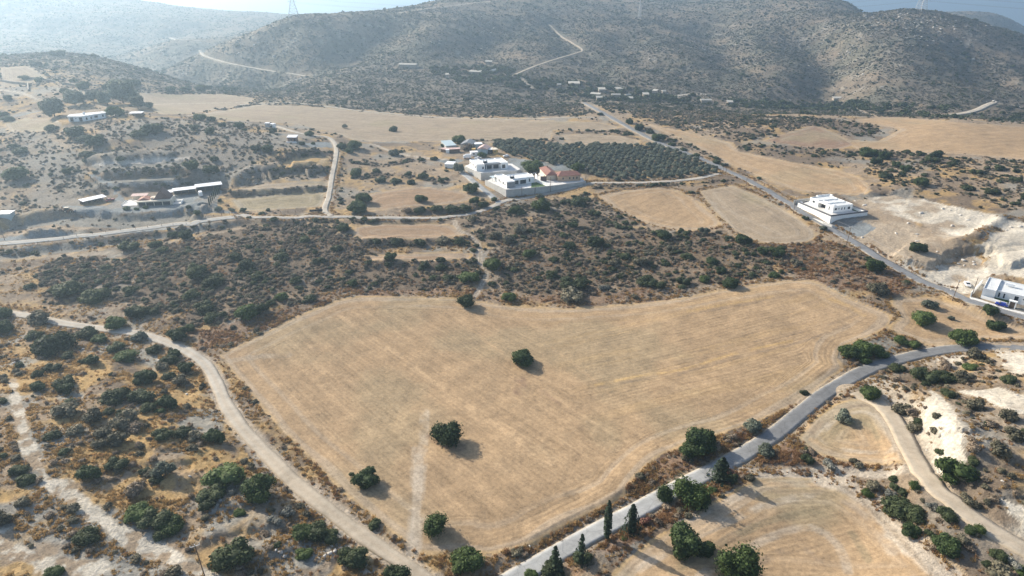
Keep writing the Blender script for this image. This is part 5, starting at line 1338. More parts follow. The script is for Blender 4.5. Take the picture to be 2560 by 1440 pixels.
split_scatter('dry', 'dry_bush', 'bush', 'dry grey-brown thorn bush', P, sizes(rs, len(P), .4, 1.2), rs, 'dry_scrub', 'dry grey-brown thorn scrub')
P, rs = sample(D_tree, 4); P = P[keep_clear(P)]; print('tree', len(P))
split_scatter('fartree', 'valley_tree', 'tree', 'dark round tree', P, sizes(rs, len(P), 1.6, 4.2), rs, 'valley_trees', 'distant dark trees on the hills', 160)
P, rs = sample(D_far, 5); print('far', len(P))
scatter_object('hill_scrub', 'scrub+fartree', P, sizes(rs, len(P), .7, 2.3, (.8, 1.1), 2.6), 'grey-green scrub covering the far hills', 'scrub', rs)
P, rs = sample(D_far_small, 6); print('far2', len(P))
scatter_object('low_hill_scrub', 'scrub', P, sizes(rs, len(P), .6, 1.4), 'low scrub between the bushes of the far hills', 'scrub', rs)
P, rs = sample(D_gold, 7); P = P[keep_clear(P)]; print('gold', len(P))
scatter_object('dry_grass', 'grass', P, sizes(rs, len(P), .3, .8, (.7, 1.2)), 'golden dry grass along tracks and slopes', 'grass', rs)
P, rs = sample(D_rust, 8); P = P[keep_clear(P)]; print('rust', len(P))
scatter_object('dry_weeds', 'rust', P, sizes(rs, len(P), .3, .8, (.8, 1.3)), 'reddish dry weeds along the field edges', 'weeds', rs)
if rest_olive:
    q = np.array(rest_olive); rs = np.random.RandomState(4)
    scatter_object('grove_trees', 'olive', q[:, :3], np.stack([q[:, 3]] * 3, 1), 'back rows of the olive grove', 'trees', rs)
# ------------------------------------------------------------------ buildings, vehicles, poles
MT = {
 'white': plain('white_render', (.80, .80, .78), .8, .05, .6), 'roof': plain('roof_screed', (.62, .63, .62), .85, .08, .8), 'grey': plain('grey_render', (.20, .21, .22), .8, .08, .6),
 'concrete': plain('bare_concrete', (.46, .45, .42), .9, .14, .5), 'cream': plain('cream_render', (.66, .58, .46), .85, .08, .5), 'tan': plain('tan_render', (.48, .33, .22), .85, .10, .5),
 'glass': plain('dark_glass', (.02, .028, .035), .08, .1, .5, 0, .6), 'frame': plain('window_frame', (.10, .10, .11), .5), 'tile': plain('clay_tiles', (.25, .115, .085), .85, .22, .8),
 'tileb': plain('orange_tiles', (.34, .165, .115), .85, .18, .8), 'brown': plain('brown_tiles', (.16, .095, .075), .85, .18, .8), 'metalwhite': plain('white_sheet', (.80, .80, .80), .45, .05, .4),
 'metalblue': plain('pale_blue_sheet', (.42, .50, .52), .5, .1, .4), 'dark': plain('dark_fill', (.035, .035, .04), .9), 'wood': plain('weathered_wood', (.16, .11, .075), .9, .2, 2),
 'pink': plain('faded_pink_sheet', (.55, .38, .33), .7, .12, .6), 'yellow': plain('ochre_paint', (.55, .36, .12), .6, .1, .6), 'lattice': plain('galvanised_steel', (.38, .39, .40), .5, .05, .4, .3),
 'paving': plain('pale_paving', (.66, .63, .58), .85, .08, .4), 'blue': plain('blue_car_paint', (.015, .035, .28), .25, .03, .4, 0, .6), 'whitecar': plain('white_car_paint', (.78, .78, .78), .25, .03, .4, 0, .6),
 'black': plain('tyre_rubber', (.02, .02, .02), .8), 'carglass': plain('car_glass', (.02, .025, .03), .05, .05, .5, 0, .7), 'red': plain('dull_red_paint', (.22, .05, .05), .5, .15, .8),
 'rust': plain('rusty_paint', (.25, .14, .07), .7, .2, .8), 'lawn': plain('lawn', (.05, .10, .025), .95, .3, 1.5), 'stone': plain('pale_stone', (.50, .47, .42), .9, .2, 1.0, 0, .2, .5),
 'farwall': plain('stone_wall', (.38, .32, .25), .9, .2, .5), 'farroof': plain('pale_roof', (.44, .41, .35), .8, .1, .4), 'darkcar': plain('dark_car_paint', (.03, .035, .04), .25, .03, .4, 0, .6),
}
class MB:
    def __init__(s): s.v = []; s.f = []
    def hexa(s, p):
        o = len(s.v); s.v += [tuple(map(float, q)) for q in p]
        s.f += [tuple(o + i for i in f) for f in ((3,2,1,0),(4,5,6,7),(0,1,5,4),(1,2,6,5),(2,3,7,6),(3,0,4,7))]; return s
    def box(s, x0, x1, y0, y1, z0, z1):
        return s.hexa([(x0,y0,z0),(x1,y0,z0),(x1,y1,z0),(x0,y1,z0),(x0,y0,z1),(x1,y0,z1),(x1,y1,z1),(x0,y1,z1)])
    def prism(s, pts, z0, z1):
        a = sum(pts[i][0] * pts[(i + 1) % len(pts)][1] - pts[(i + 1) % len(pts)][0] * pts[i][1] for i in range(len(pts)))
        if a < 0: pts = pts[::-1]
        o = len(s.v); n = len(pts); z1s = z1 if hasattr(z1, '__len__') else [z1] * n
        s.v += [(p[0], p[1], z0) for p in pts] + [(p[0], p[1], z) for p, z in zip(pts, z1s)]
        s.f += [tuple(o + n - 1 - i for i in range(n)), tuple(o + n + i for i in range(n))] + [(o + i, o + (i + 1) % n, o + n + (i + 1) % n, o + n + i) for i in range(n)]; return s
    def poly(s, pts):
        o = len(s.v); s.v += [tuple(map(float, p)) for p in pts]; s.f.append(tuple(range(o, o + len(pts)))); return s
    def bar(s, p0, p1, r):
        p0 = np.array(p0, float); p1 = np.array(p1, float); d = p1 - p0; d /= np.linalg.norm(d) + 1e-9
        a = np.cross(d, (0, 0, 1) if abs(d[2]) < .9 else (1, 0, 0)); a /= np.linalg.norm(a); b = np.cross(d, a); a = a * r; b = b * r
        return s.hexa([p0-a-b, p0+a-b, p0+a+b, p0-a+b, p1-a-b, p1+a-b, p1+a+b, p1-a+b])
    def cyl(s, p0, p1, r, k=12, r1=None):
        p0 = np.array(p0, float); p1 = np.array(p1, float); d = p1 - p0; d /= np.linalg.norm(d); r1 = r if r1 is None else r1
        a = np.cross(d, (0, 0, 1) if abs(d[2]) < .9 else (1, 0, 0)); a /= np.linalg.norm(a); b = np.cross(d, a); o = len(s.v)
        for p, q in ((p0, r), (p1, r1)):
            for j in range(k): t = j / k * 6.28319; s.v.append(tuple(p + (a * math.cos(t) + b * math.sin(t)) * q))
        s.f += [(o + j, o + (j + 1) % k, o + k + (j + 1) % k, o + k + j) for j in range(k)] + [tuple(o + k + j for j in range(k)), tuple(o + k - 1 - j for j in range(k))]; return s
    def build(s, name, mat, parent=None):
        me = bpy.data.meshes.new(name); me.from_pydata(s.v, [], s.f); me.update()
        return link_mesh(name, me, MT[mat] if isinstance(mat, str) else mat, parent)
def Gz(u, v, z):
    a, s = ray(u, v); y = (CAM_Z - z) / float(s); return np.array([float(a) * y, y, z])
def Gh(u, v): return np.array([float(q[0]) for q in hit(u, v)])
def window(parent, face, c, z, w, h, pos=0.0, name='window'):
    """face f: wall facing -y at y=pos; l: wall facing -x at x=pos; r: facing +x; c = centre along the wall"""
    fr = MB(); pn = MB(); t = .06
    def put(mb, a0, a1, z0, z1, d0, d1):
        if face == 'f': mb.box(a0, a1, pos - d1, pos - d0, z0, z1)
        elif face == 'l': mb.box(pos - d1, pos - d0, a0, a1, z0, z1)
        else: mb.box(pos + d0, pos + d1, a0, a1, z0, z1)
    put(fr, c - w/2, c - w/2 + t, z, z + h, .003, .07); put(fr, c + w/2 - t, c + w/2, z, z + h, .003, .07)
    put(fr, c - w/2 + t, c + w/2 - t, z, z + t, .003, .07); put(fr, c - w/2 + t, c + w/2 - t, z + h - t, z + h, .003, .07)
    if w > 1.3: put(fr, c - .03, c + .03, z + t, z + h - t, .003, .065)
    f = fr.build(name, 'frame', parent)
    put(pn, c - w/2 + t, c + w/2 - t, z + t, z + h - t, .004, .04)
    pn.build('pane', 'glass', f); return f
def parapet(parent, pts, z0, z1, t, mat='white'):
    m = MB(); n = len(pts); c = np.mean(np.array(pts), 0)
    for i in range(n):
        a = np.array(pts[i], float); b = np.array(pts[(i + 1) % n], float); d = (b - a) / np.linalg.norm(b - a); nn = np.array([d[1], -d[0]])
        # inward side of a counter-clockwise outline is the left
        k = a + d * .001; e = b - d * .001
        m.hexa([(*k, z0), (*e, z0), (*(e - nn * t), z0), (*(k - nn * t), z0), (*k, z1), (*e, z1), (*(e - nn * t), z1), (*(k - nn * t), z1)])
    return m.build('parapet', mat, parent)
def frame_at(p, q): 
    """rotation of the line p->q on the ground"""
    return math.atan2(q[1] - p[1], q[0] - p[0])
def wall_run(name, label, pts, zb, zt, t, mat, cap=None, cat='wall', group=None, parent=None):
    p0 = np.array(pts[0], float); zs = zt if hasattr(zt, '__len__') else [zt] * len(pts)
    r = empty(name, (p0[0], p0[1], zb)) if parent is None else parent
    for i in range(len(pts) - 1):
        a = np.array(pts[i], float) - p0; b = np.array(pts[i + 1], float) - p0
        if parent is not None: a = np.array(pts[i], float); b = np.array(pts[i + 1], float)
        d = (b - a) / (np.linalg.norm(b - a) + 1e-9); nn = np.array([-d[1], d[0]]) * t * .5
        e = b + d * (t * .5 if i < len(pts) - 2 else 0); s_ = a + d * (t * .5 if i else 0)
        o = zb if parent is None else 0
        def wall(q0, q1, n_, z0, z1a, z1b, nm, mt):
            m = MB().hexa([(*(q0 - n_), z0), (*(q1 - n_), z0), (*(q1 + n_), z0), (*(q0 + n_), z0), (*(q0 - n_), z1a), (*(q1 - n_), z1b), (*(q1 + n_), z1b), (*(q0 + n_), z1a)])
            m.build(nm, mt, r)
        wall(s_, e, nn, zb - o if parent is None else zb, zs[i] - o, zs[i + 1] - o, 'wall_panel', mat)
        if cap:
            m = MB(); n2 = nn * 1.3; za, zc = zs[i] - o + .003, zs[i + 1] - o + .003
            m.hexa([(*(s_ - n2), za), (*(e - n2), zc), (*(e + n2), zc), (*(s_ + n2), za), (*(s_ - n2), za + cap[1]), (*(e - n2), zc + cap[1]), (*(e + n2), zc + cap[1]), (*(s_ + n2), za + cap[1])]); m.build('coping', cap[0], r)
    if parent is None: tag(r, label, cat, group)
    return r
def flat_house(name, label, org, rz, vols, floor_z, windows, extra=None, plinth=3.0):
    """vols: (x0, x1, y0, y1, height, wall material); windows: see window()"""
    h = empty(name, (org[0], org[1], floor_z), rz)
    for i, (x0, x1, y0, y1, hh, mt) in enumerate(vols):
        MB().box(x0, x1, y0, y1, -plinth, hh - .4).build('wall', mt, h)
        MB().box(x0 + .2, x1 - .2, y0 + .2, y1 - .2, hh - .397, hh - .3).build('roof', 'roof', h)
        parapet(h, [(x0, y0), (x1, y0), (x1, y1), (x0, y1)], hh - .4, hh + .12 + .004 * i, .22, 'white' if mt != 'cream' else 'cream')
    for w in windows: window(h, *w)
    return tag(h, label, 'house')
def dishes(parent, x, y, z):
    """solar water heater: two white tanks on a stand with collectors"""
    s = MB(); 
    for dx in (0, 1.9): s.bar((x + dx, y, z), (x + dx, y, z + 1.1), .05).bar((x + dx + .8, y, z), (x + dx + .8, y, z + 1.1), .05)
    a = s.build('solar_heater', 'lattice', parent)
    MB().cyl((x - .1, y, z + 1.5), (x + .95, y, z + 1.5), .5, 14).cyl((x + 1.8, y, z + 1.5), (x + 2.9, y, z + 1.5), .5, 14).build('tank', 'metalwhite', a)
    MB().hexa([(x, y - 1.5, z + .2), (x + 2.8, y - 1.5, z + .2), (x + 2.8, y - .3, z + 1.2), (x, y - .3, z + 1.2), (x, y - 1.5, z + .28), (x + 2.8, y - 1.5, z + .28), (x + 2.8, y - .3, z + 1.28), (x, y - .3, z + 1.28)]).build('collector', 'glass', a)

# upper walled house
rzA = R(19)
h = flat_house('white_house', 'white flat roofed house with dark recessed veranda, rear of the two walled ones', (-22.8, 431.4), rzA,
  [(0, 5.6, 0, 16, 4.1, 'white'), (5.6, 16.6, 3.0, 14.5, 4.0, 'white'), (16.6, 21.4, 0, 14.5, 4.05, 'white')], 15.1,
  [('l', 13.2, 1.9, 1.5, 1.2, 0.0), ('l', 10.4, 2.0, .6, 1.0, 0.0), ('l', 7.6, 1.7, 1.5, 1.3, 0.0), ('l', 2.2, 1.4, 1.6, 1.4, 0.0), ('f', 4.4, 1.0, 1.1, 1.6, 0.0), ('f', 18.4, .5, 2.2, 2.4, 0.0)])
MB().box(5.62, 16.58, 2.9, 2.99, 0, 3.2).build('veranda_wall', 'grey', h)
MB().box(5.62, 16.58, .1, .5, 3.2, 3.95).build('veranda_beam', 'grey', h)
for x in (6.9, 12.0): 
    window(h, 'f', x + 2.0, .1, 3.9, 2.7, 2.9)
for x in (6.7, 11.0, 15.2): MB().box(x, x + .25, .15, .4, 0, 3.2).build('pillar', 'white', h)
dishes(h, 5.2, 3.0, 4.1)
wall_run('retaining_wall', 'pale concrete retaining wall round the rear white house', [(-31.5, 446.5), (-19.6, 423.3), (2.8, 429.5), (5.5, 438)], 10.5, [14.6, 16.0, 16.0, 14.6], .3, 'concrete')
MB().prism([(-31.2, 446), (-19.4, 423.6), (2.6, 429.8), (5.3, 438), (0, 452), (-24, 458)], 10.5, 15.0).build('courtyard', 'paving')['kind'] = 'structure'
# front walled house
rzB = R(24)
h = flat_house('white_house', 'white flat roofed house with grey corner wing, front of the two walled ones', (-3.1, 397.4), rzB,
  [(0, 5.4, 0, 19, 3.7, 'white'), (5.4, 20.5, 4.6, 15.5, 3.75, 'white')], 13.45,
  [('l', 16.6, 1.4, 1.6, 1.3, 0.0), ('l', 13.8, 1.8, .5, 1.0, 0.0), ('l', 11.6, 1.2, 1.7, 1.4, 0.0), ('l', 8.9, .7, 1.0, 1.6, 0.0), ('l', 5.4, 1.0, 1.7, 1.5, 0.0), ('l', 2.7, 1.1, 1.0, 1.0, 0.0), ('f', 17.2, .9, .9, 2.0, 4.6), ('f', 8.0, .2, 3.4, 2.5, 4.6), ('f', 12.6, .2, 4.4, 2.5, 4.6)])
MB().box(.02, 5.42, -.1, -.004, 0, 3.25).build('grey_facade', 'grey', h)
MB().box(5.42, 15.2, 3.4, 4.5, 2.95, 3.2).build('veranda_beam', 'white', h); MB().box(10.0, 10.3, 3.4, 3.7, 0, 2.95).build('pillar', 'white', h)
dishes(h, 4.6, 6.5, 3.7)
MB().hexa([(-2.2, 17.5, 2.2), (1.2, 17.5, 2.3), (1.2, 22, 2.3), (-2.2, 22, 2.2), (-2.2, 17.5, 2.3), (1.2, 17.5, 2.4), (1.2, 22, 2.4), (-2.2, 22, 2.3)]).build('canopy', 'metalblue', h)
for x, y in ((-2.1, 17.6), (1.0, 17.6), (-2.1, 21.8)): MB().box(x, x + .15, y, y + .15, -2, 2.2).build('canopy_post', 'lattice', h)
wall_run('boundary_wall', 'tall grey concrete wall along the lane round the front white house', [(-16.6, 413.0), (-3.4, 390.4), (4.7, 392.4), (10.7, 394.2), (15.5, 396.2), (22.8, 399.3), (29.0, 402.9), (45.9, 414.2)], 8.5, [14.4, 14.6, 14.6, 14.6, 14.5, 14.4, 14.1, 13.2], .3, 'concrete')
wall_run('garden_wall', 'bright white garden wall between the front white house and the tile roofed house', [(22.6, 399.6), (13.6, 414.5), (8, 424)], 11, 15.3, .25, 'white')
MB().prism([(-16.3, 413), (-3.3, 390.8), (4.7, 392.8), (10.7, 394.6), (15.5, 396.6), (22.5, 399.6), (13.4, 414.3), (7.8, 423.5), (-10, 426)], 8.5, 13.4).build('courtyard', 'paving')['kind'] = 'structure'
MB().prism([(11.5, 398.2), (15.4, 397.2), (21.8, 400.2), (15.0, 411), (12.0, 409.5)], 13.3, 13.46).build('lawn', 'lawn')['kind'] = 'structure'
MB().prism([(22.9, 399.8), (29, 403.3), (45.6, 414.4), (42, 434), (18, 438), (13.8, 415)], 8.5, 12.9).build('courtyard', 'paving')['kind'] = 'structure'
tag(MB().prism([(5.6, 394.8), (9.5, 395.2), (12.5, 397.6), (8, 399.4)], 13.44, 13.52).build('sun_sail', 'metalwhite'), 'white awning sheet spread in the corner of the front courtyard', 'awning')
# tile roofed house: two hipped wings
h = empty('tile_house', (28.6, 414.2, 12.9), R(11)); 
MB().box(0, 14.4, 0, 8.2, -2, 3.4).build('wall', 'tan', h); MB().box(-6.5, .0, 5.0, 22, -2, 3.38).build('wall', 'cream', h)
def gable(parent, x0, x1, y0, y1, z, hh, mat, axis='x', hip=0.0, name='roof'):
    m = MB()
    if axis == 'x':
        ym = (y0 + y1) / 2; a = (x0 + hip, ym, z + hh); b = (x1 - hip, ym, z + hh)
        m.poly([(x0, y0, z), (x1, y0, z), b, a]).poly([(x1, y1, z), (x0, y1, z), a, b]).poly([(x0, y1, z), (x0, y0, z), a]).poly([(x1, y0, z), (x1, y1, z), b])
    else:
        xm = (x0 + x1) / 2; a = (xm, y0 + hip, z + hh); b = (xm, y1 - hip, z + hh)
        m.poly([(x1, y0, z), (x1, y1, z), b, a]).poly([(x0, y1, z), (x0, y0, z), a, b]).poly([(x0, y0, z), (x1, y0, z), a]).poly([(x1, y1, z), (x0, y1, z), b])
    m.box(x0, x1, y0, y1, z - .16, z - .004)
    r = m.build(name, mat, parent); return r
r_ = gable(h, -.3, 15.0, -.5, 8.7, 3.55, 1.9, 'tile', 'x', 3.2); gable(h, -7.0, .5, 2.5, 22.5, 3.62, 1.75, 'tile', 'y', 3.0)
MB().box(-3.4, -2.8, 16, 16.6, 4.8, 6.3).build('chimney', 'wood', r_)
for c in (3.2, 7.4, 9.8, 12.0): window(h, 'f', c, 1.2, .9, 1.2, 0.0)
window(h, 'l', 1.8, .9, .8, 1.8, 0.0); window(h, 'l', 9, 1.0, 1.2, 1.3, -6.5)
MB().box(-13.5, -13.2, 0, 5.0, -.5, 4.6).build('white_end_wall', 'white', h); MB().box(-10.5, -6.6, 3.0, 3.2, 0, 3.0).build('porch_screen', 'brown', h)
tag(h, 'tan house with red clay tile roof inside the walled yard', 'house')
# white walled house on the upper road
zD = 14.0
h = flat_house('white_house', 'white flat roofed house with open dark porch beside the upper road', (169.9, 347.2), R(18.5),
 [(0, 12.9, 0, 5.4, 3.6, 'white'), (2.6, 12.9, 5.4, 11.0, 3.62, 'white'), (0, 12.9, 11.0, 17.6, 3.66, 'white'), (6.5, 15.8, 17.6, 20.5, 3.3, 'white')], zD,
 [('f', 1.9, 1.3, 1.5, 1.2, 0.0), ('f', 3.9, 1.6, .5, .9, 0.0), ('f', 5.9, 1.2, .55, 1.3, 0.0), ('f', 7.7, 1.2, .55, 1.3, 0.0), ('f', 10.6, 1.2, 1.5, 1.2, 0.0), ('l', 14.5, 1.5, 1.6, 1.1, 0.0), ('l', 2.7, .9, .7, 1.9, 0.0)])
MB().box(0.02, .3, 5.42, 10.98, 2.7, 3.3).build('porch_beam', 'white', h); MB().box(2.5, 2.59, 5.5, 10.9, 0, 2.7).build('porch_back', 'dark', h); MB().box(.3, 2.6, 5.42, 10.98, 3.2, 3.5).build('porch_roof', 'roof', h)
for x, y in ((4, 9), (7.5, 12), (9.5, 4), (3, 3), (6, 7), (10, 10)): MB().cyl((x, y, 3.2), (x, y, 3.75), .16, 8).build('roof_vent', 'metalwhite', h)
b = MB().box(2, 3.1, 1.8, 2.6, 3.25, 3.9).build('air_conditioner', 'metalwhite', h)
wall_run('boundary_wall', 'bright white boundary wall with dark glass rail round the house on the upper road', [(157.6, 362.5), (159.4, 355.5), (164.4, 336.6), (186.9, 344.2), (180.6, 364.5)], 10.0, [15.0, 15.2, 15.5, 15.5, 15.2], .28, 'white', ('frame', .75))
MB().prism([(157.9, 362), (164.6, 337), (186.6, 344.4), (180.4, 364.2), (166, 369)], 10.0, 13.95).build('courtyard', 'paving')['kind'] = 'structure'
MB().prism([(183.6, 350.6), (186.2, 345.6), (181.2, 362), (179.4, 361.6)], 13.9, 14.05).build('lawn', 'lawn')['kind'] = 'structure'
q = Gh(2030, 530); MB().prism([(154.0, 358), (156.6, 358), (163.4, 337), (166, 331.0), (163.5, 331.5), (160.5, 336)], 9.5, [float(hz(a_, b_)) + .16 for a_, b_ in ((154.0, 358), (156.6, 358), (163.4, 337), (166, 331.0), (163.5, 331.5), (160.5, 336))]).build('pavement', 'paving')['kind'] = 'structure'
wall_run('garden_wall', 'grey garden wall behind the parked white car at the upper road', [(156.5, 366), (170, 371.5)], 11, 15.4, .25, 'concrete')
# house at the right edge
zE = 9.0
h = flat_house('white_house', 'pale grey flat roofed house at the right edge with a white gate arch', (190.6, 252.2), R(-40),
 [(0, 4.4, 0, 15, 3.6, 'white'), (4.4, 16, 2.0, 16, 3.2, 'white')], zE,
 [('f', 5.6, .7, .55, 1.9, 2.0), ('f', 7.3, .7, .55, 1.9, 2.0), ('f', 11.4, .2, 1.3, 2.4, 2.0), ('f', 14.2, 1.7, 1.4, .4, 2.0)])
for x, y in ((2, 6), (1.6, 9), (8, 9)): MB().bar((x, y, 3.2), (x, y, 3.9), .06).build('roof_vent', 'metalwhite', h)
MB().box(6.5, 9.5, 10, 11.2, 3.4, 4.4).build('solar_heater', 'metalwhite', h)
MB().box(4.6, 10.5, .2, 1.9, -.5, .25).build('planter', 'lawn', h)
wall_run('front_wall', 'low pale wall in front of the house at the right edge', [tuple(Gz(2452, 742, 9)[:2]), tuple(Gz(2484, 751, 9)[:2]), tuple(Gz(2517, 761, 9)[:2])], 6.5, 9.7, .22, 'white')
wall_run('side_wall', 'pale side wall with shaded ramp left of the house at the right edge', [tuple(Gz(2427, 737, 9.3)[:2]), tuple(Gz(2455, 706, 9.3)[:2])], 6.5, 10.6, .25, 'white')
g0 = Gz(2519, 766, 8.8); g1 = Gz(2531, 769, 8.8)
g = empty('gate_arch', (g0[0], g0[1], 8.2), frame_at(g0, g1))
MB().box(0, .35, 0, 1.2, -1, 2.9).build('gate_pillar', 'white', g); MB().box(2.1, 2.45, 0, 1.2, -1, 2.9).build('gate_pillar', 'white', g); MB().box(-.15, 2.6, -.1, 1.3, 2.9, 3.25).build('gate_roof', 'white', g); MB().box(.36, 2.09, .4, .5, 0, 2.85).build('gate_leaf', 'wood', g)
tag(g, 'white gate arch with brown door behind the blue car', 'gate')
pv = [Gh(*p) for p in ((2424, 742), (2560, 778), (2640, 798), (2640, 812), (2560, 790), (2428, 753))]
MB().prism([tuple(p[:2]) for p in pv], 5.0, [p[2] + .22 for p in pv]).build('pavement', 'paving')['kind'] = 'structure'
# stone farmhouse on the left
h = empty('farmhouse', (-211.1, 371.0, 10.35), R(12.3))
MB().box(0, 18, 0, 9, -2, 3.0).build('wall', 'cream', h); MB().box(.2, 17.8, -1.6, -.004, 2.35, 2.95).build('veranda_roof', 'cream', h)
for x in (.3, 4.5, 8.8, 13.2, 17.4): MB().box(x, x + .3, -1.55, -1.2, -1, 2.35).build('pillar', 'cream', h)
MB().box(.6, 17.2, -.08, -.005, 0, 2.2).build('painted_veranda_shade', 'dark', h)  # near-black sheet painted as the shade under the veranda roof
gable(h, 8.3, 17.2, .8, 8.6, 3.05, 5.2, 'brown', 'y', 0.0); 
m = MB(); m.poly([(8.25, .78, 3.06), (12.72, .78, 8.3), (12.72, 8.62, 8.3), (8.25, 8.62, 3.06)]); m.poly([(8.25, .78, 3.0), (8.25, 8.62, 3.0), (12.72, 8.62, 8.24), (12.72, .78, 8.24)]); m.build('roof_slope', 'tileb', h)
gable(h, 0, 6.4, .6, 7.6, 3.05, 1.2, 'tileb', 'y', 1.0)
MB().box(6.8, 8.0, 1.2, 3.2, 3.0, 4.2).build('roof_room', 'cream', h)
tag(h, 'cream farmhouse with steep brown gable roof on the gravel yard', 'house')
t = empty('patio', (-220.3, 370.6, 10.3), R(8)); MB().box(0, 9.0, 0, 11, -2, .35).build('patio_slab', 'paving', t)
for y in (.2, 2.4, 4.6, 6.8): MB().box(.1, .5, y, y + .4, .35, 1.5).build('pillar', 'white', t)
tag(t, 'pale paved patio with low pillars left of the farmhouse', 'patio')
t = empty('garden_pavilion', (-219.3, 381.0, 10.6), R(10)); MB().box(0, 8.0, 2.6, 3.0, -.5, 2.6).build('back_wall', 'cream', t)
for x in (0, 2.6, 5.2, 7.7): MB().box(x, x + .3, 0, .3, -.5, 2.6).build('pillar', 'cream', t)
MB().hexa([(-.4, -.4, 2.6), (8.4, -.4, 2.6), (8.4, 3.4, 3.1), (-.4, 3.4, 3.1), (-.4, -.4, 2.75), (8.4, -.4, 2.75), (8.4, 3.4, 3.25), (-.4, 3.4, 3.25)]).build('roof', 'pink', t)
tag(t, 'small open pavilion with pink roof behind the patio', 'pavilion')
t = empty('terrace', (-193.0, 374.0, 10.3), R(12)); MB().box(0, 4.6, 0, 2.6, -2, .6).box(.8, 4.6, 3.6, 5.4, -2, 1.4).build('terrace_slab', 'paving', t); MB().box(4.62, 4.85, 0, 5.4, -1, 1.6).build('side_wall', 'white', t); tag(t, 'pale stepped terrace right of the farmhouse', 'terrace')
def shed(name, label, p, rz, w, d, h_, roofmat='metalwhite', wall='dark', posts=4, slope=.3, back=True, cat='shed', ov=.35):
    t = empty(name, tuple(p), rz)
    if back: MB().box(0, w, d - .2, d, -1, h_ + slope - .05).build('back_wall', wall, t)
    for i in range(posts): x = i * (w - .2) / max(1, posts - 1); MB().box(x, x + .2, .05, .25, -1, h_).build('post', 'wood', t)
    MB().hexa([(-ov, -ov, h_), (w + ov, -ov, h_), (w + ov, d + ov, h_ + slope), (-ov, d + ov, h_ + slope), (-ov, -ov, h_ + .14), (w + ov, -ov, h_ + .14), (w + ov, d + ov, h_ + slope + .14), (-ov, d + ov, h_ + slope + .14)]).build('roof', roofmat, t)
    return tag(t, label, cat)
a = Gz(490, 468.5, 14.6); b = Gz(554, 461, 14.6)
rzH = frame_at(a, b); exH = np.array([math.cos(rzH), math.sin(rzH)]); WH = float(np.hypot(*(b - a)[:2]))
shed('machinery_shed', 'tall white roofed open shed, rightmost of the row on the gravel yard', (a[0], a[1], 10.4), rzH, WH, 5.5, 4.2, 'metalwhite', 'dark', 4)
c = np.array(a[:2]) - exH * 12.4 + np.array([exH[1], -exH[0]]) * -.8
shed('store_shed', 'long low white roofed shed in the middle of the row', (c[0], c[1], 10.4), rzH, 12, 5, 3.3, 'metalwhite', 'dark', 4)
c2 = c - exH * 6.0
shed('side_shed', 'short white roofed shed at the left end of the row beside the farmhouse', (c2[0], c2[1], 10.4), rzH, 5.4, 4.4, 2.8, 'metalwhite', 'wood', 3)
a = Gz(207, 503, 13.2); b = Gz(264.4, 490.6, 13.2); rzG = frame_at(a, b); WG = float(np.hypot(*(b - a)[:2]))
shed('vehicle_shed', 'long white roofed open shelter at the left of the gravel yard', (a[0], a[1], 10.3), rzG, WG, 5.0, 2.6, 'metalwhite', 'wood', 6)
# old white house on the plateau
P1, P2, P3, P4 = Gz(172.5, 304.4, 33.0), Gz(211, 303.7, 33.0), Gz(234, 299.5, 33.0), Gz(265, 295, 33.0)
h = empty('old_house', tuple(P1)); L = [p[:2] - P1[:2] for p in (P1, P2, P3, P4)]
bk = np.array([-.35, .94]) * 8.5
out = [tuple(L[0]), tuple(L[1]), tuple(L[2]), tuple(L[3]), tuple(L[3] + bk), tuple(L[0] + bk)]
MB().prism(out, -4, 3.6).build('wall', 'white', h)
oc = np.mean(out, 0); MB().prism([tuple(oc + (np.array(p) - oc) * 1.05) for p in out], 3.604, 3.85).build('roof', 'roof', h)
def wall_window(parent, A, B, t, z, w, hh, mat='glass'):
    A = np.array(A); B = np.array(B); d = (B - A) / np.linalg.norm(B - A); n_ = np.array([d[1], -d[0]]); c = A + (B - A) * t
    q0 = c - d * w / 2; q1 = c + d * w / 2
    f = MB().hexa([(*(q0 + n_ * .004), z), (*(q1 + n_ * .004), z), (*(q1 + n_ * .003), z), (*(q0 + n_ * .003), z), (*(q0 + n_ * .09), z + hh), (*(q1 + n_ * .09), z + hh), (*(q1 + n_ * .003), z + hh), (*(q0 + n_ * .003), z + hh)])
    f = MB().prism([tuple(q0 + n_ * .003), tuple(q1 + n_ * .003), tuple(q1 + n_ * .09), tuple(q0 + n_ * .09)], z, z + hh).build('window', 'frame', parent)
    g0_, g1_ = q0 + d * .1, q1 - d * .1
    MB().prism([tuple(g0_ + n_ * .092), tuple(g1_ + n_ * .092), tuple(g1_ + n_ * .12), tuple(g0_ + n_ * .12)], z + .1, z + hh - .1).build('pane', mat, f)
wall_window(h, L[0], L[1], .22, .2, 2.2, 2.8, 'dark'); wall_window(h, L[0], L[1], .80, .2, 2.2, 2.8, 'dark'); wall_window(h, L[0], L[1], .5, 2.0, .6, .6)
wall_window(h, L[1], L[2], .3, .8, 1.2, 1.7); wall_window(h, L[1], L[2], .8, .8, 1.2, 1.7); wall_window(h, L[2], L[3], .25, 1.2, 2.4, 1.6); wall_window(h, L[2], L[3], .8, 1.2, 1.2, 1.6)
tk = MB().cyl((7.5, 7, 4.4), (8.6, 7.0, 5.4), .75, 14).build('roof_tank', 'metalwhite', h); MB().bar((7.2, 7, 3.8), (7.8, 7, 4.6), .08).bar((8.8, 7, 3.8), (8.4, 7, 4.8), .08).build('tank_stand', 'lattice', tk)
tag(h, 'old white angular house with roof tank under the gum trees', 'house')
p = Gh(325, 293); shed('shade_shelter', 'small pale shelter right of the old white house', p, R(5), 8.5, 5, 2.8, 'metalwhite', 'wood', 3)
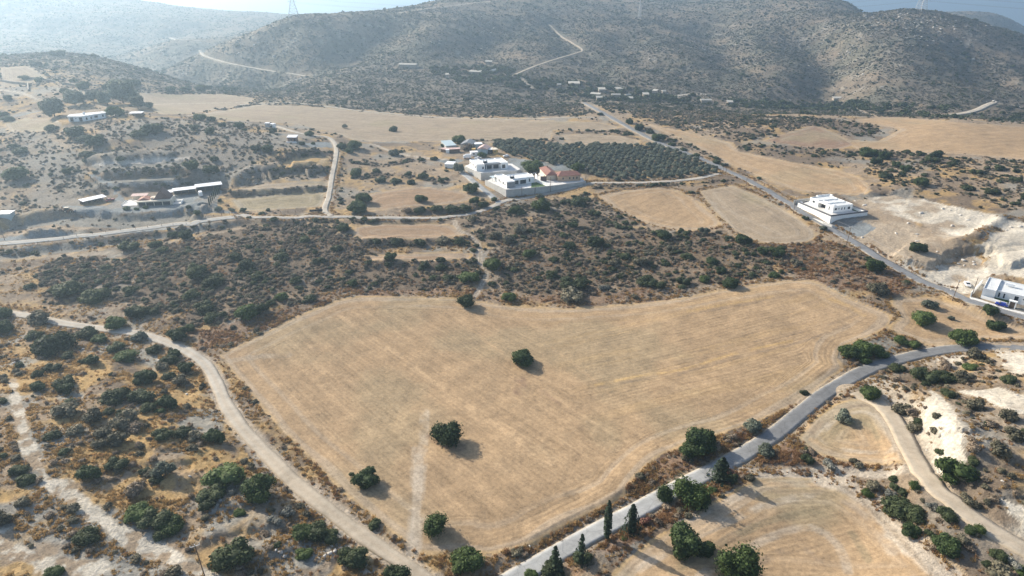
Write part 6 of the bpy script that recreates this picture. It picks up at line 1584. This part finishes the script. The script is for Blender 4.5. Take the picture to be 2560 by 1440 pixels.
# brown hut
a = Gz(716, 357, 22.6); b = Gz(741, 357, 22.6); h = empty('brown_hut', tuple(a), frame_at(a, b))
MB().box(.3, 6.6, 2, 6, -1, 3.4).build('wall', 'brown', h); MB().hexa([(0, 1.2, 3.4), (7.0, 1.2, 3.4), (7.0, 6.6, 4.1), (0, 6.6, 4.1), (0, 1.2, 3.6), (7.0, 1.2, 3.6), (7.0, 6.6, 4.3), (0, 6.6, 4.3)]).build('roof', 'metalwhite', h)
MB().box(0, 7.2, -.6, -.3, -2, 1.0).build('terrace_wall', 'white', h); window(h, 'f', 3.0, .5, .9, 2.0, 2.0); window(h, 'f', 5.4, .4, .9, 2.2, 2.0)
MB().box(0, 7.2, -.29, 1.99, -2, .3).build('terrace_floor', 'paving', h); tag(h, 'small brown hut with white terrace wall above the farm track', 'hut')
# small buildings given by the foot of their front wall
def box_house(name, label, u0, v0, u1, v1, depth, hh, wall, roof, kind='flat', rise=1.0, wins=(), cat='building', ov=.3, axis='x', group=None):
    a = Gh(u0, v0); b = Gh(u1, v1); b = Gz(u1, v1, a[2]); rz = frame_at(a, b); W = float(np.hypot(*(b - a)[:2]))
    h = empty(name, tuple(a), rz); MB().box(0, W, 0, depth, -2.5, hh).build('wall', wall, h)
    if kind == 'gable': gable(h, -ov, W + ov, -ov, depth + ov, hh + .18, rise, roof, axis)
    else: MB().hexa([(-ov, -ov, hh + .004), (W + ov, -ov, hh + .004), (W + ov, depth + ov, hh + .004 + rise), (-ov, depth + ov, hh + .004 + rise), (-ov, -ov, hh + .2), (W + ov, -ov, hh + .2), (W + ov, depth + ov, hh + .2 + rise), (-ov, depth + ov, hh + .2 + rise)]).build('roof', roof, h)
    for c, z, w, q in wins: window(h, 'f', c * W, z, w, q, 0.0)
    return tag(h, label, cat, group)
box_house('farm_shed', 'long pale blue roofed shed at the left of the farm cluster', 1116, 374, 1141, 372, 15, 2.6, 'concrete', 'metalblue', 'flat', .8, cat='shed')
box_house('farm_shed', 'cream walled barn with dark roof behind the brown tree', 1152, 372, 1180, 373, 13, 3.2, 'cream', 'grey', 'gable', 1.6, axis='y', cat='shed')
box_house('farm_shed', 'pink roofed low shed in front of the farm cluster', 1124, 382, 1150, 381, 4, 2.4, 'wood', 'pink', 'flat', .2, cat='shed')
box_house('lean_to', 'small shed with faded pink roof at the left end of the farm', 1102, 380, 1114, 382, 4, 2.2, 'wood', 'pink', 'flat', .2, cat='shed')
box_house('white_cabin', 'small white cabin next to the pink roofed shed', 1115, 383, 1123, 383, 3, 2.2, 'white', 'metalwhite', 'flat', .1, cat='cabin')
box_house('farm_house', 'pale blue gabled farm building with rusty roof', 1194, 385, 1218, 386, 9, 3.6, 'metalblue', 'pink', 'gable', 1.7, axis='y', cat='building')
box_house('open_store', 'white flat roof behind the pale blue gabled building', 1188, 371, 1206, 370, 5, 3.0, 'concrete', 'metalwhite', 'flat', .1, cat='shed')
box_house('white_canopy', 'white canopy between the pale blue building and the ochre cabin', 1219, 384, 1231, 384, 6, 2.8, 'dark', 'metalwhite', 'flat', .1, cat='shed')
box_house('ochre_cabin', 'ochre yellow cabin at the right end of the farm', 1234, 385, 1245, 384, 5, 3.0, 'yellow', 'cream', 'flat', .1, [(.3, 1.3, .8, .9)], cat='cabin')
box_house('yellow_trailer', 'yellow trailer tucked under the brown tree at the farm', 1180, 379, 1188, 379, 3, 1.8, 'yellow', 'yellow', 'flat', .05, cat='trailer')
box_house('white_portacabin', 'white flat roofed cabin with one dark window in the farm yard', 1178, 391, 1195, 390, 4, 2.7, 'white', 'metalwhite', 'flat', .1, [(.4, 1.1, 1.2, 1.0)], cat='cabin')
box_house('container', 'white box container beside the tall tree left of the walled houses', 1132, 421, 1139, 414, 5.5, 2.6, 'white', 'metalwhite', 'flat', .03, cat='container')
box_house('tank_hut', 'small grey white hut at the corner of the long field', 663, 317, 672, 317, 3, 2.6, 'concrete', 'metalwhite', 'flat', .1, cat='hut')
box_house('tank_hut', 'second small white hut beside the corner of the long field', 675, 317, 682, 318, 3, 2.2, 'white', 'metalwhite', 'flat', .1, cat='hut')
box_house('green_cabin', 'low cabin with white and green stripes at the left edge', -8, 546, 26, 545, 5, 2.2, 'metalblue', 'metalwhite', 'flat', .3, cat='cabin')
# far settlement at the foot of the hills
FAR = [(997, 168, 1040, 169, 9, 3.5, 'long pale roofed building cut into the hill above the valley'), (1114, 195, 1121, 195, 5, 4, 'tiny tan hut below the gum trees of the valley'),
 (1173, 185, 1200, 186, 6, 3, 'long low building under trees in the valley'), (1232, 183, 1243, 180, 5, 3, 'pale sloping roof at the right end of the valley grove'), (1214, 159, 1230, 159, 5, 2.5, 'pale roof alone on the slope above the valley'),
 (1422, 216, 1449, 216, 10, 3.5, 'broad pale roofed building in the far settlement'), (1393, 218, 1402, 218, 4, 3, 'small pale hut left of the broad roofed building'), (1497, 231, 1513, 231, 8, 3.5, 'pale grey roof building in the middle of the far settlement'),
 (1543, 230, 1556, 229, 6, 3.5, 'white walled house in the far settlement'), (1566, 244, 1577, 243, 4, 2.6, 'white flat roof low in the far settlement'), (1475, 240, 1498, 242, 4, 2.6, 'pale long roof half hidden by trees'), (1491, 250, 1512, 250, 4, 2.6, 'lowest pale roof of the far settlement'),
 (1530, 244, 1550, 244, 5, 3, 'grey stone building behind trees in the far settlement'), (1608, 243, 1622, 243, 6, 3.2, 'pale gabled house at the right of the far settlement'), (1572, 251, 1582, 251, 4, 2.4, 'small white roof nearest the straight road'),
 (1753, 258, 1778, 258, 6, 3.2, 'grey roofed shed beside the stony slope'), (1819, 263, 1832, 263, 5, 3.4, 'small pale block building right of the grey roofed shed'), (2084, 252, 2106, 252, 6, 3, 'pale roof among bushes at the foot of the right hill'), (1656, 235, 1664, 235, 5, 3, 'tiny white gable in the dark trees'),
 (1630, 234, 1640, 235, 5, 3.5, 'tiny pale gable between dark trees')]
for i, (u0, v0, u1, v1, d, hh, lb) in enumerate(FAR):
    box_house('far_building', lb, u0, v0, u1, v1, d, hh, 'farwall', 'farroof', 'flat' if i % 3 else 'gable', 1.4, cat='building', ov=.5)
# ruined stone walls
for nm, pts in (('left of the old house', [(0, 203), (35, 209), (70, 212), (72, 228)]), ('on the far left slope behind the bare field', [(66, 197), (100, 199), (138, 206)]), ('above the old white house', [(153, 210), (175, 213), (200, 218)])):
    P = np.array([Gh(*p) for p in pts]); wall_run('stone_wall', 'low ruined stone wall ' + nm, [tuple(p[:2]) for p in P], float(P[:, 2].min()) - 1.5, [float(p[2]) + 1.9 for p in P], .8, 'farwall')
# ---- vehicles
def car(name, label, u, v, rz, mat, kind='hatch', L=4.2, W=1.75, p=None, cat='car'):
    p = Gh(u, v) if p is None else p
    t = empty(name, (p[0], p[1], p[2] + .08), rz)
    prof = {'hatch': [(-2.1, .35), (-2.1, .75), (-1.95, .95), (-.95, 1.0), (-.2, 1.42), (1.2, 1.45), (1.9, 1.05), (2.1, .9), (2.1, .35)],
            'van': [(-2.5, .35), (-2.5, .9), (-2.3, 1.1), (-1.7, 1.2), (-1.2, 1.95), (2.5, 2.0), (2.5, .35)],
            'pickup': [(-2.4, .4), (-2.4, .95), (-1.4, 1.05), (-.9, 1.65), (.4, 1.68), (.6, 1.1), (2.4, 1.08), (2.4, .4)],
            'truck': [(-3, .4), (-3, 1.5), (-2.8, 2.3), (-1.5, 2.35), (-1.5, 2.9), (3, 2.9), (3, .6), (-1.4, .6), (-1.4, .4)]}[kind]
    sx = L / (prof[-1][0] - prof[0][0] if kind != 'truck' else 6.0)
    V_ = []; n_ = len(prof)
    for s_, k in ((-1, 0), (1, 1)):
        for x, z in prof: V_.append((x * sx, s_ * W / 2 * (1 if z < 1.0 else .86), z))
    Fs = [tuple(range(n_))[::1], tuple(range(2 * n_ - 1, n_ - 1, -1))] + [(i, i + n_, (i + 1) % n_ + n_, (i + 1) % n_) for i in range(n_)]
    me = bpy.data.meshes.new('body'); me.from_pydata(V_, [], Fs); me.update(); link_mesh('body', me, MT[mat], t)
    if kind in ('hatch', 'pickup', 'van'):
        x0, x1 = {'hatch': (-.75, 1.45), 'pickup': (-1.1, .35), 'van': (-1.6, -.4)}[kind]; zt = {'hatch': 1.37, 'pickup': 1.58, 'van': 1.8}[kind]; z0 = {'hatch': 1.02, 'pickup': 1.12, 'van': 1.25}[kind]
        for s_ in (-1, 1):
            m = MB(); y = s_ * (W / 2 * .86 + .012); m.box(x0 * sx, x1 * sx, min(y, y - s_ * .02), max(y, y - s_ * .02), z0, zt); m.build('side_window', 'carglass', t)
        fx = {'hatch': ((-.93, 1.03), (-.25, 1.40)), 'pickup': ((-1.38, 1.09), (-.93, 1.62)), 'van': ((-1.68, 1.24), (-1.24, 1.9))}[kind]
        (xa, za), (xb, zb) = fx; m = MB(); m.hexa([(xa*sx - .02, -W*.4, za), (xa*sx - .02, W*.4, za), (xa*sx, W*.4, za), (xa*sx, -W*.4, za), (xb*sx - .02, -W*.38, zb + .02), (xb*sx - .02, W*.38, zb + .02), (xb*sx, W*.38, zb + .02), (xb*sx, -W*.38, zb + .02)]); m.build('windscreen', 'carglass', t)
    for x in (-L * .31, L * .31):
        for s_ in (-1, 1):
            w_ = MB().cyl((x, s_ * (W / 2 - .2), .33), (x, s_ * (W / 2 + .02), .33), .33, 14).build('wheel', 'black', t)
            MB().cyl((x, s_ * (W / 2 + .022), .33), (x, s_ * (W / 2 + .04), .33), .18, 10).build('rim', 'lattice', w_)
    for s_ in (-1, 1): MB().box(-L / 2 - .03, -L / 2 + .02, s_ * W * .36 - .15, s_ * W * .36 + .15, .62, .78).build('headlight', 'metalwhite', t)
    return tag(t, label, cat)
ra = frame_at(Gh(2492, 763), Gh(2520, 770))
car('parked_car', 'blue hatchback parked in front of the house at the right edge', 2502, 765, ra, 'blue', p=Gh(2502, 766) + (0, 0, .22))
car('parked_car', 'white car parked on waste ground beside the side wall', 2417, 714, ra + 2.0, 'whitecar', 'pickup', 4.6)
car('parked_car', 'white car parked at the left end of the white walled house', 1999, 511, frame_at(Gh(1990, 505), Gh(2010, 517)), 'whitecar', p=Gh(2000, 511) + (0, 0, .1))
car('parked_truck', 'white box truck standing in the farm yard', 1168, 396, R(10), 'whitecar', 'truck', 5.5, 2.0, cat='truck')
car('parked_van', 'small white van at the right of the farm yard', 1195, 397, R(185), 'whitecar', 'pickup', 4.8, 1.8, cat='van')
car('parked_car', 'dark car at the right corner of the rear white house', 1275, 412, rzA + 1.2, 'darkcar', p=Gh(1275, 414))
car('parked_truck', 'white box truck backed under the machinery shed', 502, 490, rzH - R(90), 'whitecar', 'truck', 5.5, 2.2, cat='truck')
car('old_car', 'dark red old car beside the vehicle shelter', 275, 503, rzG + .1, 'red', 'pickup', 5.2, 1.9)
car('old_car', 'white old car wreck among the weeds right of the farm', 1265, 392, R(20), 'whitecar', 'hatch', 4.2)
car('covered_car', 'dark covered car in the yard between the walled houses', 1336, 438, R(30), 'darkcar', p=Gz(1336, 438, 12.9))
for i, (u, v, m_) in enumerate([(217, 508, 'darkcar'), (232, 504, 'darkcar'), (250, 499, 'whitecar')]):
    car('sheltered_car', ['grey car under the left end of the vehicle shelter', 'dark car under the middle of the vehicle shelter', 'white car under the right end of the vehicle shelter'][i], u, v, rzG - 1.2, m_, p=Gz(u, v - 1, 10.4))
# backhoe loader
p = Gh(172, 531); t = empty('backhoe_loader', tuple(p), R(5))
MB().box(-1.8, 1.6, -.7, .7, .7, 1.5).box(.4, 2.0, -.55, .55, 1.5, 2.0).build('chassis', 'rust', t)
c_ = MB().box(-1.5, .5, -.75, .75, 1.5, 2.8).build('cab', 'carglass', t); MB().box(-1.65, .65, -.85, .85, 2.8, 2.95).build('cab_roof', 'cream', c_)
for x, r_w in ((-1.2, .85), (1.5, .6)):
    for s_ in (-1, 1): w_ = MB().cyl((x, s_ * .75, r_w), (x, s_ * 1.2, r_w), r_w, 16).build('wheel', 'black', t); MB().cyl((x, s_ * 1.205, r_w), (x, s_ * 1.23, r_w), r_w * .5, 12).build('rim', 'cream', w_)
arm = MB().bar((.6, -.6, 1.4), (3.0, -.6, .8), .12).bar((.6, .6, 1.4), (3.0, .6, .8), .12).build('loader_arm', 'rust', t)
MB().hexa([(3.0, -1.1, .1), (4.1, -1.1, .05), (4.1, 1.1, .05), (3.0, 1.1, .1), (3.0, -1.1, 1.1), (3.3, -1.1, 1.1), (3.3, 1.1, 1.1), (3.0, 1.1, 1.1)]).build('bucket', 'darkcar', arm)
bm_ = MB().bar((-2.0, 0, 1.0), (-2.9, 0, 3.6), .14).bar((-2.9, 0, 3.6), (-3.3, 0, 1.4), .11).build('digger_boom', 'rust', t); MB().box(-3.6, -2.9, -.35, .35, .7, 1.4).build('digger_bucket', 'darkcar', bm_)
tag(t, 'rusty backhoe loader parked at the left of the gravel yard', 'digger')
# ---- poles
def pole(u, v, h_, label, lean=(0, 0), arm=2.2, az=.6, r=.13, group=None, mat='wood', p=None):
    p = Gh(u, v) if p is None else p; t = empty('utility_pole', tuple(p)); top = np.array([lean[0], lean[1], h_])
    MB().cyl((0, 0, -.6), top, r * 1.2, 8, r * .8).build('pole', mat, t)
    d = np.array([math.cos(az), math.sin(az), 0])
    if arm:
        a_ = MB().bar(top - d * arm / 2 - (0, 0, .25), top + d * arm / 2 - (0, 0, .25), .06).build('crossarm', 'lattice', t)
        for k in (-.48, 0, .48): MB().cyl(top + d * arm * k - (0, 0, .2), top + d * arm * k + (0, 0, .28), .07, 6).build('insulator', 'metalwhite', a_)
    return tag(t, label, 'utility pole', group), p + top
W1 = [pole(1865, 466, 9, 'wooden pole beside the road right of the olive grove'), pole(1983, 533, 9.2, 'wooden pole at the left end of the white walled house', (.3, 0)), pole(2116, 612, 9.2, 'wooden pole beside the road below the gravel apron', (.4, 0)), pole(2380, 752, 9, 'wooden pole on the near side of the road left of the right edge house', (.8, 0))]
pole(2428, 742, 8.5, 'wooden pole on the far side of the road by the side wall', (.5, 0), 0)
pole(1806, 441, 8.5, 'left one of two wooden poles at the corner of the olive grove', (.2, 0), 1.4); pole(1813, 441, 8.5, 'right one of two wooden poles at the corner of the olive grove', (.3, 0), 1.4)
W2 = [pole(1376, 481, 9.5, 'wooden pole in front of the concrete wall below the tile house'), pole(1464, 458, 9.5, 'pale pole at the right end of the concrete wall', r=.15), pole(1337, 486, 6, 'short pole in front of the concrete wall', (.3, 0), 0), pole(1305, 492, 6, 'short lamp pole near the wall corner', (-.2, 0), 0)]
W3 = [pole(514, 1446, 9.8, 'wooden utility pole with white crossarm at the bottom left', (-.6, .0), 2.0, .5, .11)]
pole(12, 600, 5, 'short leaning pole on the lower gravel road', (-.3, 0), 0)
def wire(label, pts, r=.03, sag=1.2):
    m = MB()
    for (A, B) in zip(pts[:-1], pts[1:]):
        A = np.array(A); B = np.array(B); prev = A
        for k in range(1, 9):
            t_ = k / 8; q = A + (B - A) * t_ - (0, 0, 4 * sag * t_ * (1 - t_)); m.bar(prev, q, r); prev = q
    tag(m.build('power_line', 'lattice'), label, 'power line')
wire('thin power line along the upper road', [w[1] for w in W1], .025)
# pylons
def pylon(p, base, waist, hw, top, label):
    t = empty('pylon', tuple(p), .35); r = .14
    def ring(z, w): return [np.array([sx * w / 2, sy * w / 2, z]) for sx, sy in ((-1, -1), (1, -1), (1, 1), (-1, 1))]
    lv = [(0, base)] + [(hw * k / 5, base + (waist - base) * k / 5) for k in range(1, 6)] + [(hw + (top - hw) * k / 4, waist * (1 - .2 * k)) for k in range(1, 5)]
    legs = MB(); br = MB()
    for (z0, w0), (z1, w1) in zip(lv[:-1], lv[1:]):
        A = ring(z0, w0); B = ring(z1, w1)
        for i in range(4):
            legs.bar(A[i], B[i], r * 1.5); j = (i + 1) % 4; br.bar(A[i], B[j], r * .6); br.bar(A[j], B[i], r * .6); br.bar(B[i], B[j], r * .6)
    legs.build('legs', 'lattice', t); br.build('bracing', 'lattice', t); tips = []
    for k in (0, .45, .9):
        z = hw + (top - hw) * k; am = MB(); L_ = 7 - 2 * k
        for s_ in (-1, 1): am.bar((s_ * waist * .35, 0, z), (s_ * L_, 0, z + .4), r).bar((s_ * waist * .3, 0, z + 1.6), (s_ * L_, 0, z + .4), r); tips.append(np.array([s_ * L_, 0, z - 1.0]))
        am.build('crossarm', 'lattice', t)
    tag(t, label, 'pylon'); c_, s2 = math.cos(.35), math.sin(.35)
    return [np.array(p) + np.array([q[0] * c_ - q[1] * s2, q[0] * s2 + q[1] * c_, q[2]]) for q in tips]
p = Gh(735, 45); T1 = pylon(p - (0, 0, .5), 17, 5.5, 24, 40, 'large lattice pylon on the ridge at the upper left')
p = Gh(2302, 27); T2 = pylon(p - (0, 0, .5), 13, 8, 17, 36, 'lattice pylon on the rocky summit at the upper right')
p = Gh(1598, 47); T3 = pylon(p - (0, 0, .5), 5, 2.0, 24, 34, 'thin mast like pylon on the middle of the far hills')
for A, B in ((T2, T3), (T3, T1)):
    for k in (0, 1, 2, 3): wire('faint high voltage line across the far hills ' + ('right of the thin mast' if A is T2 else 'left of the thin mast') + ', ' + ['lower left', 'lower right', 'middle left', 'middle right'][k] + ' wire', [A[k], B[k]], .06, 12)
for k in (0, 1, 2, 3): wire('high voltage line running out at the upper right, ' + ['lower left', 'lower right', 'middle left', 'middle right'][k] + ' wire', [T2[k], T2[k] + np.array([900, -260, -25])], .08, 14)
# ---- fences with single posts
def fence(label, pts, n_, h_=1.3, wires=True, rr=.09):
    P = resample(np.array([Gh(*p)[:2] for p in dens(pts, 8)]), 1.0); idx_ = np.linspace(0, len(P) - 1, n_).astype(int); P = P[idx_]
    z = hz(P[:, 0], P[:, 1]); t = empty('fence', (P[0, 0], P[0, 1], z[0])); pm = MB().cyl((0, 0, -.3), (0, 0, h_), rr, 6).build('post', 'wood', t)
    o = np.array([P[0, 0], P[0, 1], z[0]])
    for i in range(1, n_):
        c_ = pm.copy(); COLL.objects.link(c_); c_.parent = t; c_.location = np.array([P[i, 0], P[i, 1], z[i]]) - o
    if wires:
        m = MB()
        for i in range(n_ - 1):
            for zz in (.5, 1.1): m.bar(np.array([P[i, 0], P[i, 1], z[i] + zz]) - o, np.array([P[i + 1, 0], P[i + 1, 1], z[i + 1] + zz]) - o, .012)
        m.build('wire', 'lattice', t)
    return tag(t, label, 'fence')
fence('post fence along the top of the yard embankment', [(150, 530), (200, 538), (260, 535), (330, 533), (400, 532), (470, 528)], 16)
fence('post fence left of the loader running to the left edge', [(5, 588), (60, 560), (110, 545), (150, 528)], 8)
fence('post fence along the lower side of the lower gravel road', [(5, 622), (100, 610), (200, 590), (320, 575), (420, 565), (500, 560)], 16)
fence('post fence at the yard entrance beside the lane', [(515, 545), (560, 538), (600, 534), (700, 532), (780, 531)], 15)
fence('post fence right of the cypress row', [(519, 522), (535, 530), (560, 534)], 5)
fence('post fence round the plot of the brown hut', [(690, 315), (740, 320), (790, 336), (840, 352)], 8)
fence('post fence on the terrace above the farmhouse', [(290, 460), (360, 461), (430, 462)], 8)
# farm gate on the lane
a = Gh(774, 531); b = Gh(807, 531); t = empty('field_gate', tuple(a), frame_at(a, b)); Lg = float(np.hypot(*(b - a)[:2]))
for z in (.35, 1.5): MB().bar((0, 0, z), (Lg, 0, z), .06).build('rail', 'darkcar', t)
for k in range(9): MB().bar((Lg * k / 8, 0, .3), (Lg * k / 8, 0, 1.6), .05).build('bar', 'darkcar', t)
MB().box(.1, Lg - .1, .02, .05, .4, 1.4).build('mesh_panel', 'dark', t); tag(t, 'dark metal gate beside the lane at the fenced grass plot', 'gate')
# ---- stones
rs = np.random.RandomState(77); U['stone'] = []
for i in range(4):
    v_, f_ = ICO1; vv = v_ * (1 + .22 * rs.randn(len(v_), 1)) * np.array([1, .8, .6]); U['stone'].append(mesh_np('stone', vv, np.zeros((0, 4), int), f_, np.zeros(len(vv)), MT['stone']))
hillrock = smooth(.60, .72, fbm(GX, GY, 40, 4, 18)) * smooth(.18, .42, slope)
near_peak = np.zeros(GX.shape); q = Gh(2290, 60); near_peak = np.exp(-((GX - q[0]) ** 2 + (GY - q[1]) ** 2) / 75 ** 2)
D_rock = (GY > 640) * (CLS < 2) * (hillrock * .012 + near_peak * .022) + (CLS == 2) * .012 * (GY < 400) + (Z_LEFTLOW | Z_RIGHTLOW | Z_LEFTUP) * (CLS < 2) * .004
P, rs = sample(D_rock, 12); P = P[keep_clear(P)]; S = sizes(rs, len(P), .25, 1.1, (.6, 1.0), 2.5); S *= (1 + smooth(500, 900, P[:, 1]) * .9)[:, None]
scatter_object('loose_stones', 'stone', P, S, 'pale loose stones and boulders on slopes', 'stones', rs)
for i, (u, v, w_) in enumerate([(825, 1385, 16), (812, 1392, 12), (838, 1378, 14), (700, 1382, 12), (712, 1392, 14), (690, 1376, 9), (2396, 660, 7), (2410, 664, 6), (2340, 668, 7), (830, 1366, 10), (850, 1372, 12), (1325, 1366, 7)]):
    p = Gh(u, v); r = w_ / 2 * (p[1] * CP + (CAM_Z - p[2]) * SP) / FPX; o = link_mesh('boulder', U['stone'][i % 4]); o.location = p + (0, 0, r * .2); o.scale = (r, r * .9, r); o.rotation_euler = (0, 0, i)
    tag(o, 'pale boulder ' + ('among the rocks at the bottom left' if u < 1000 else ('white stone at the roadside bank' if u < 1400 else 'at the foot of the chalk pit')), 'boulder', 'pale boulders ' + ('bottom left' if u < 1000 else 'elsewhere'))
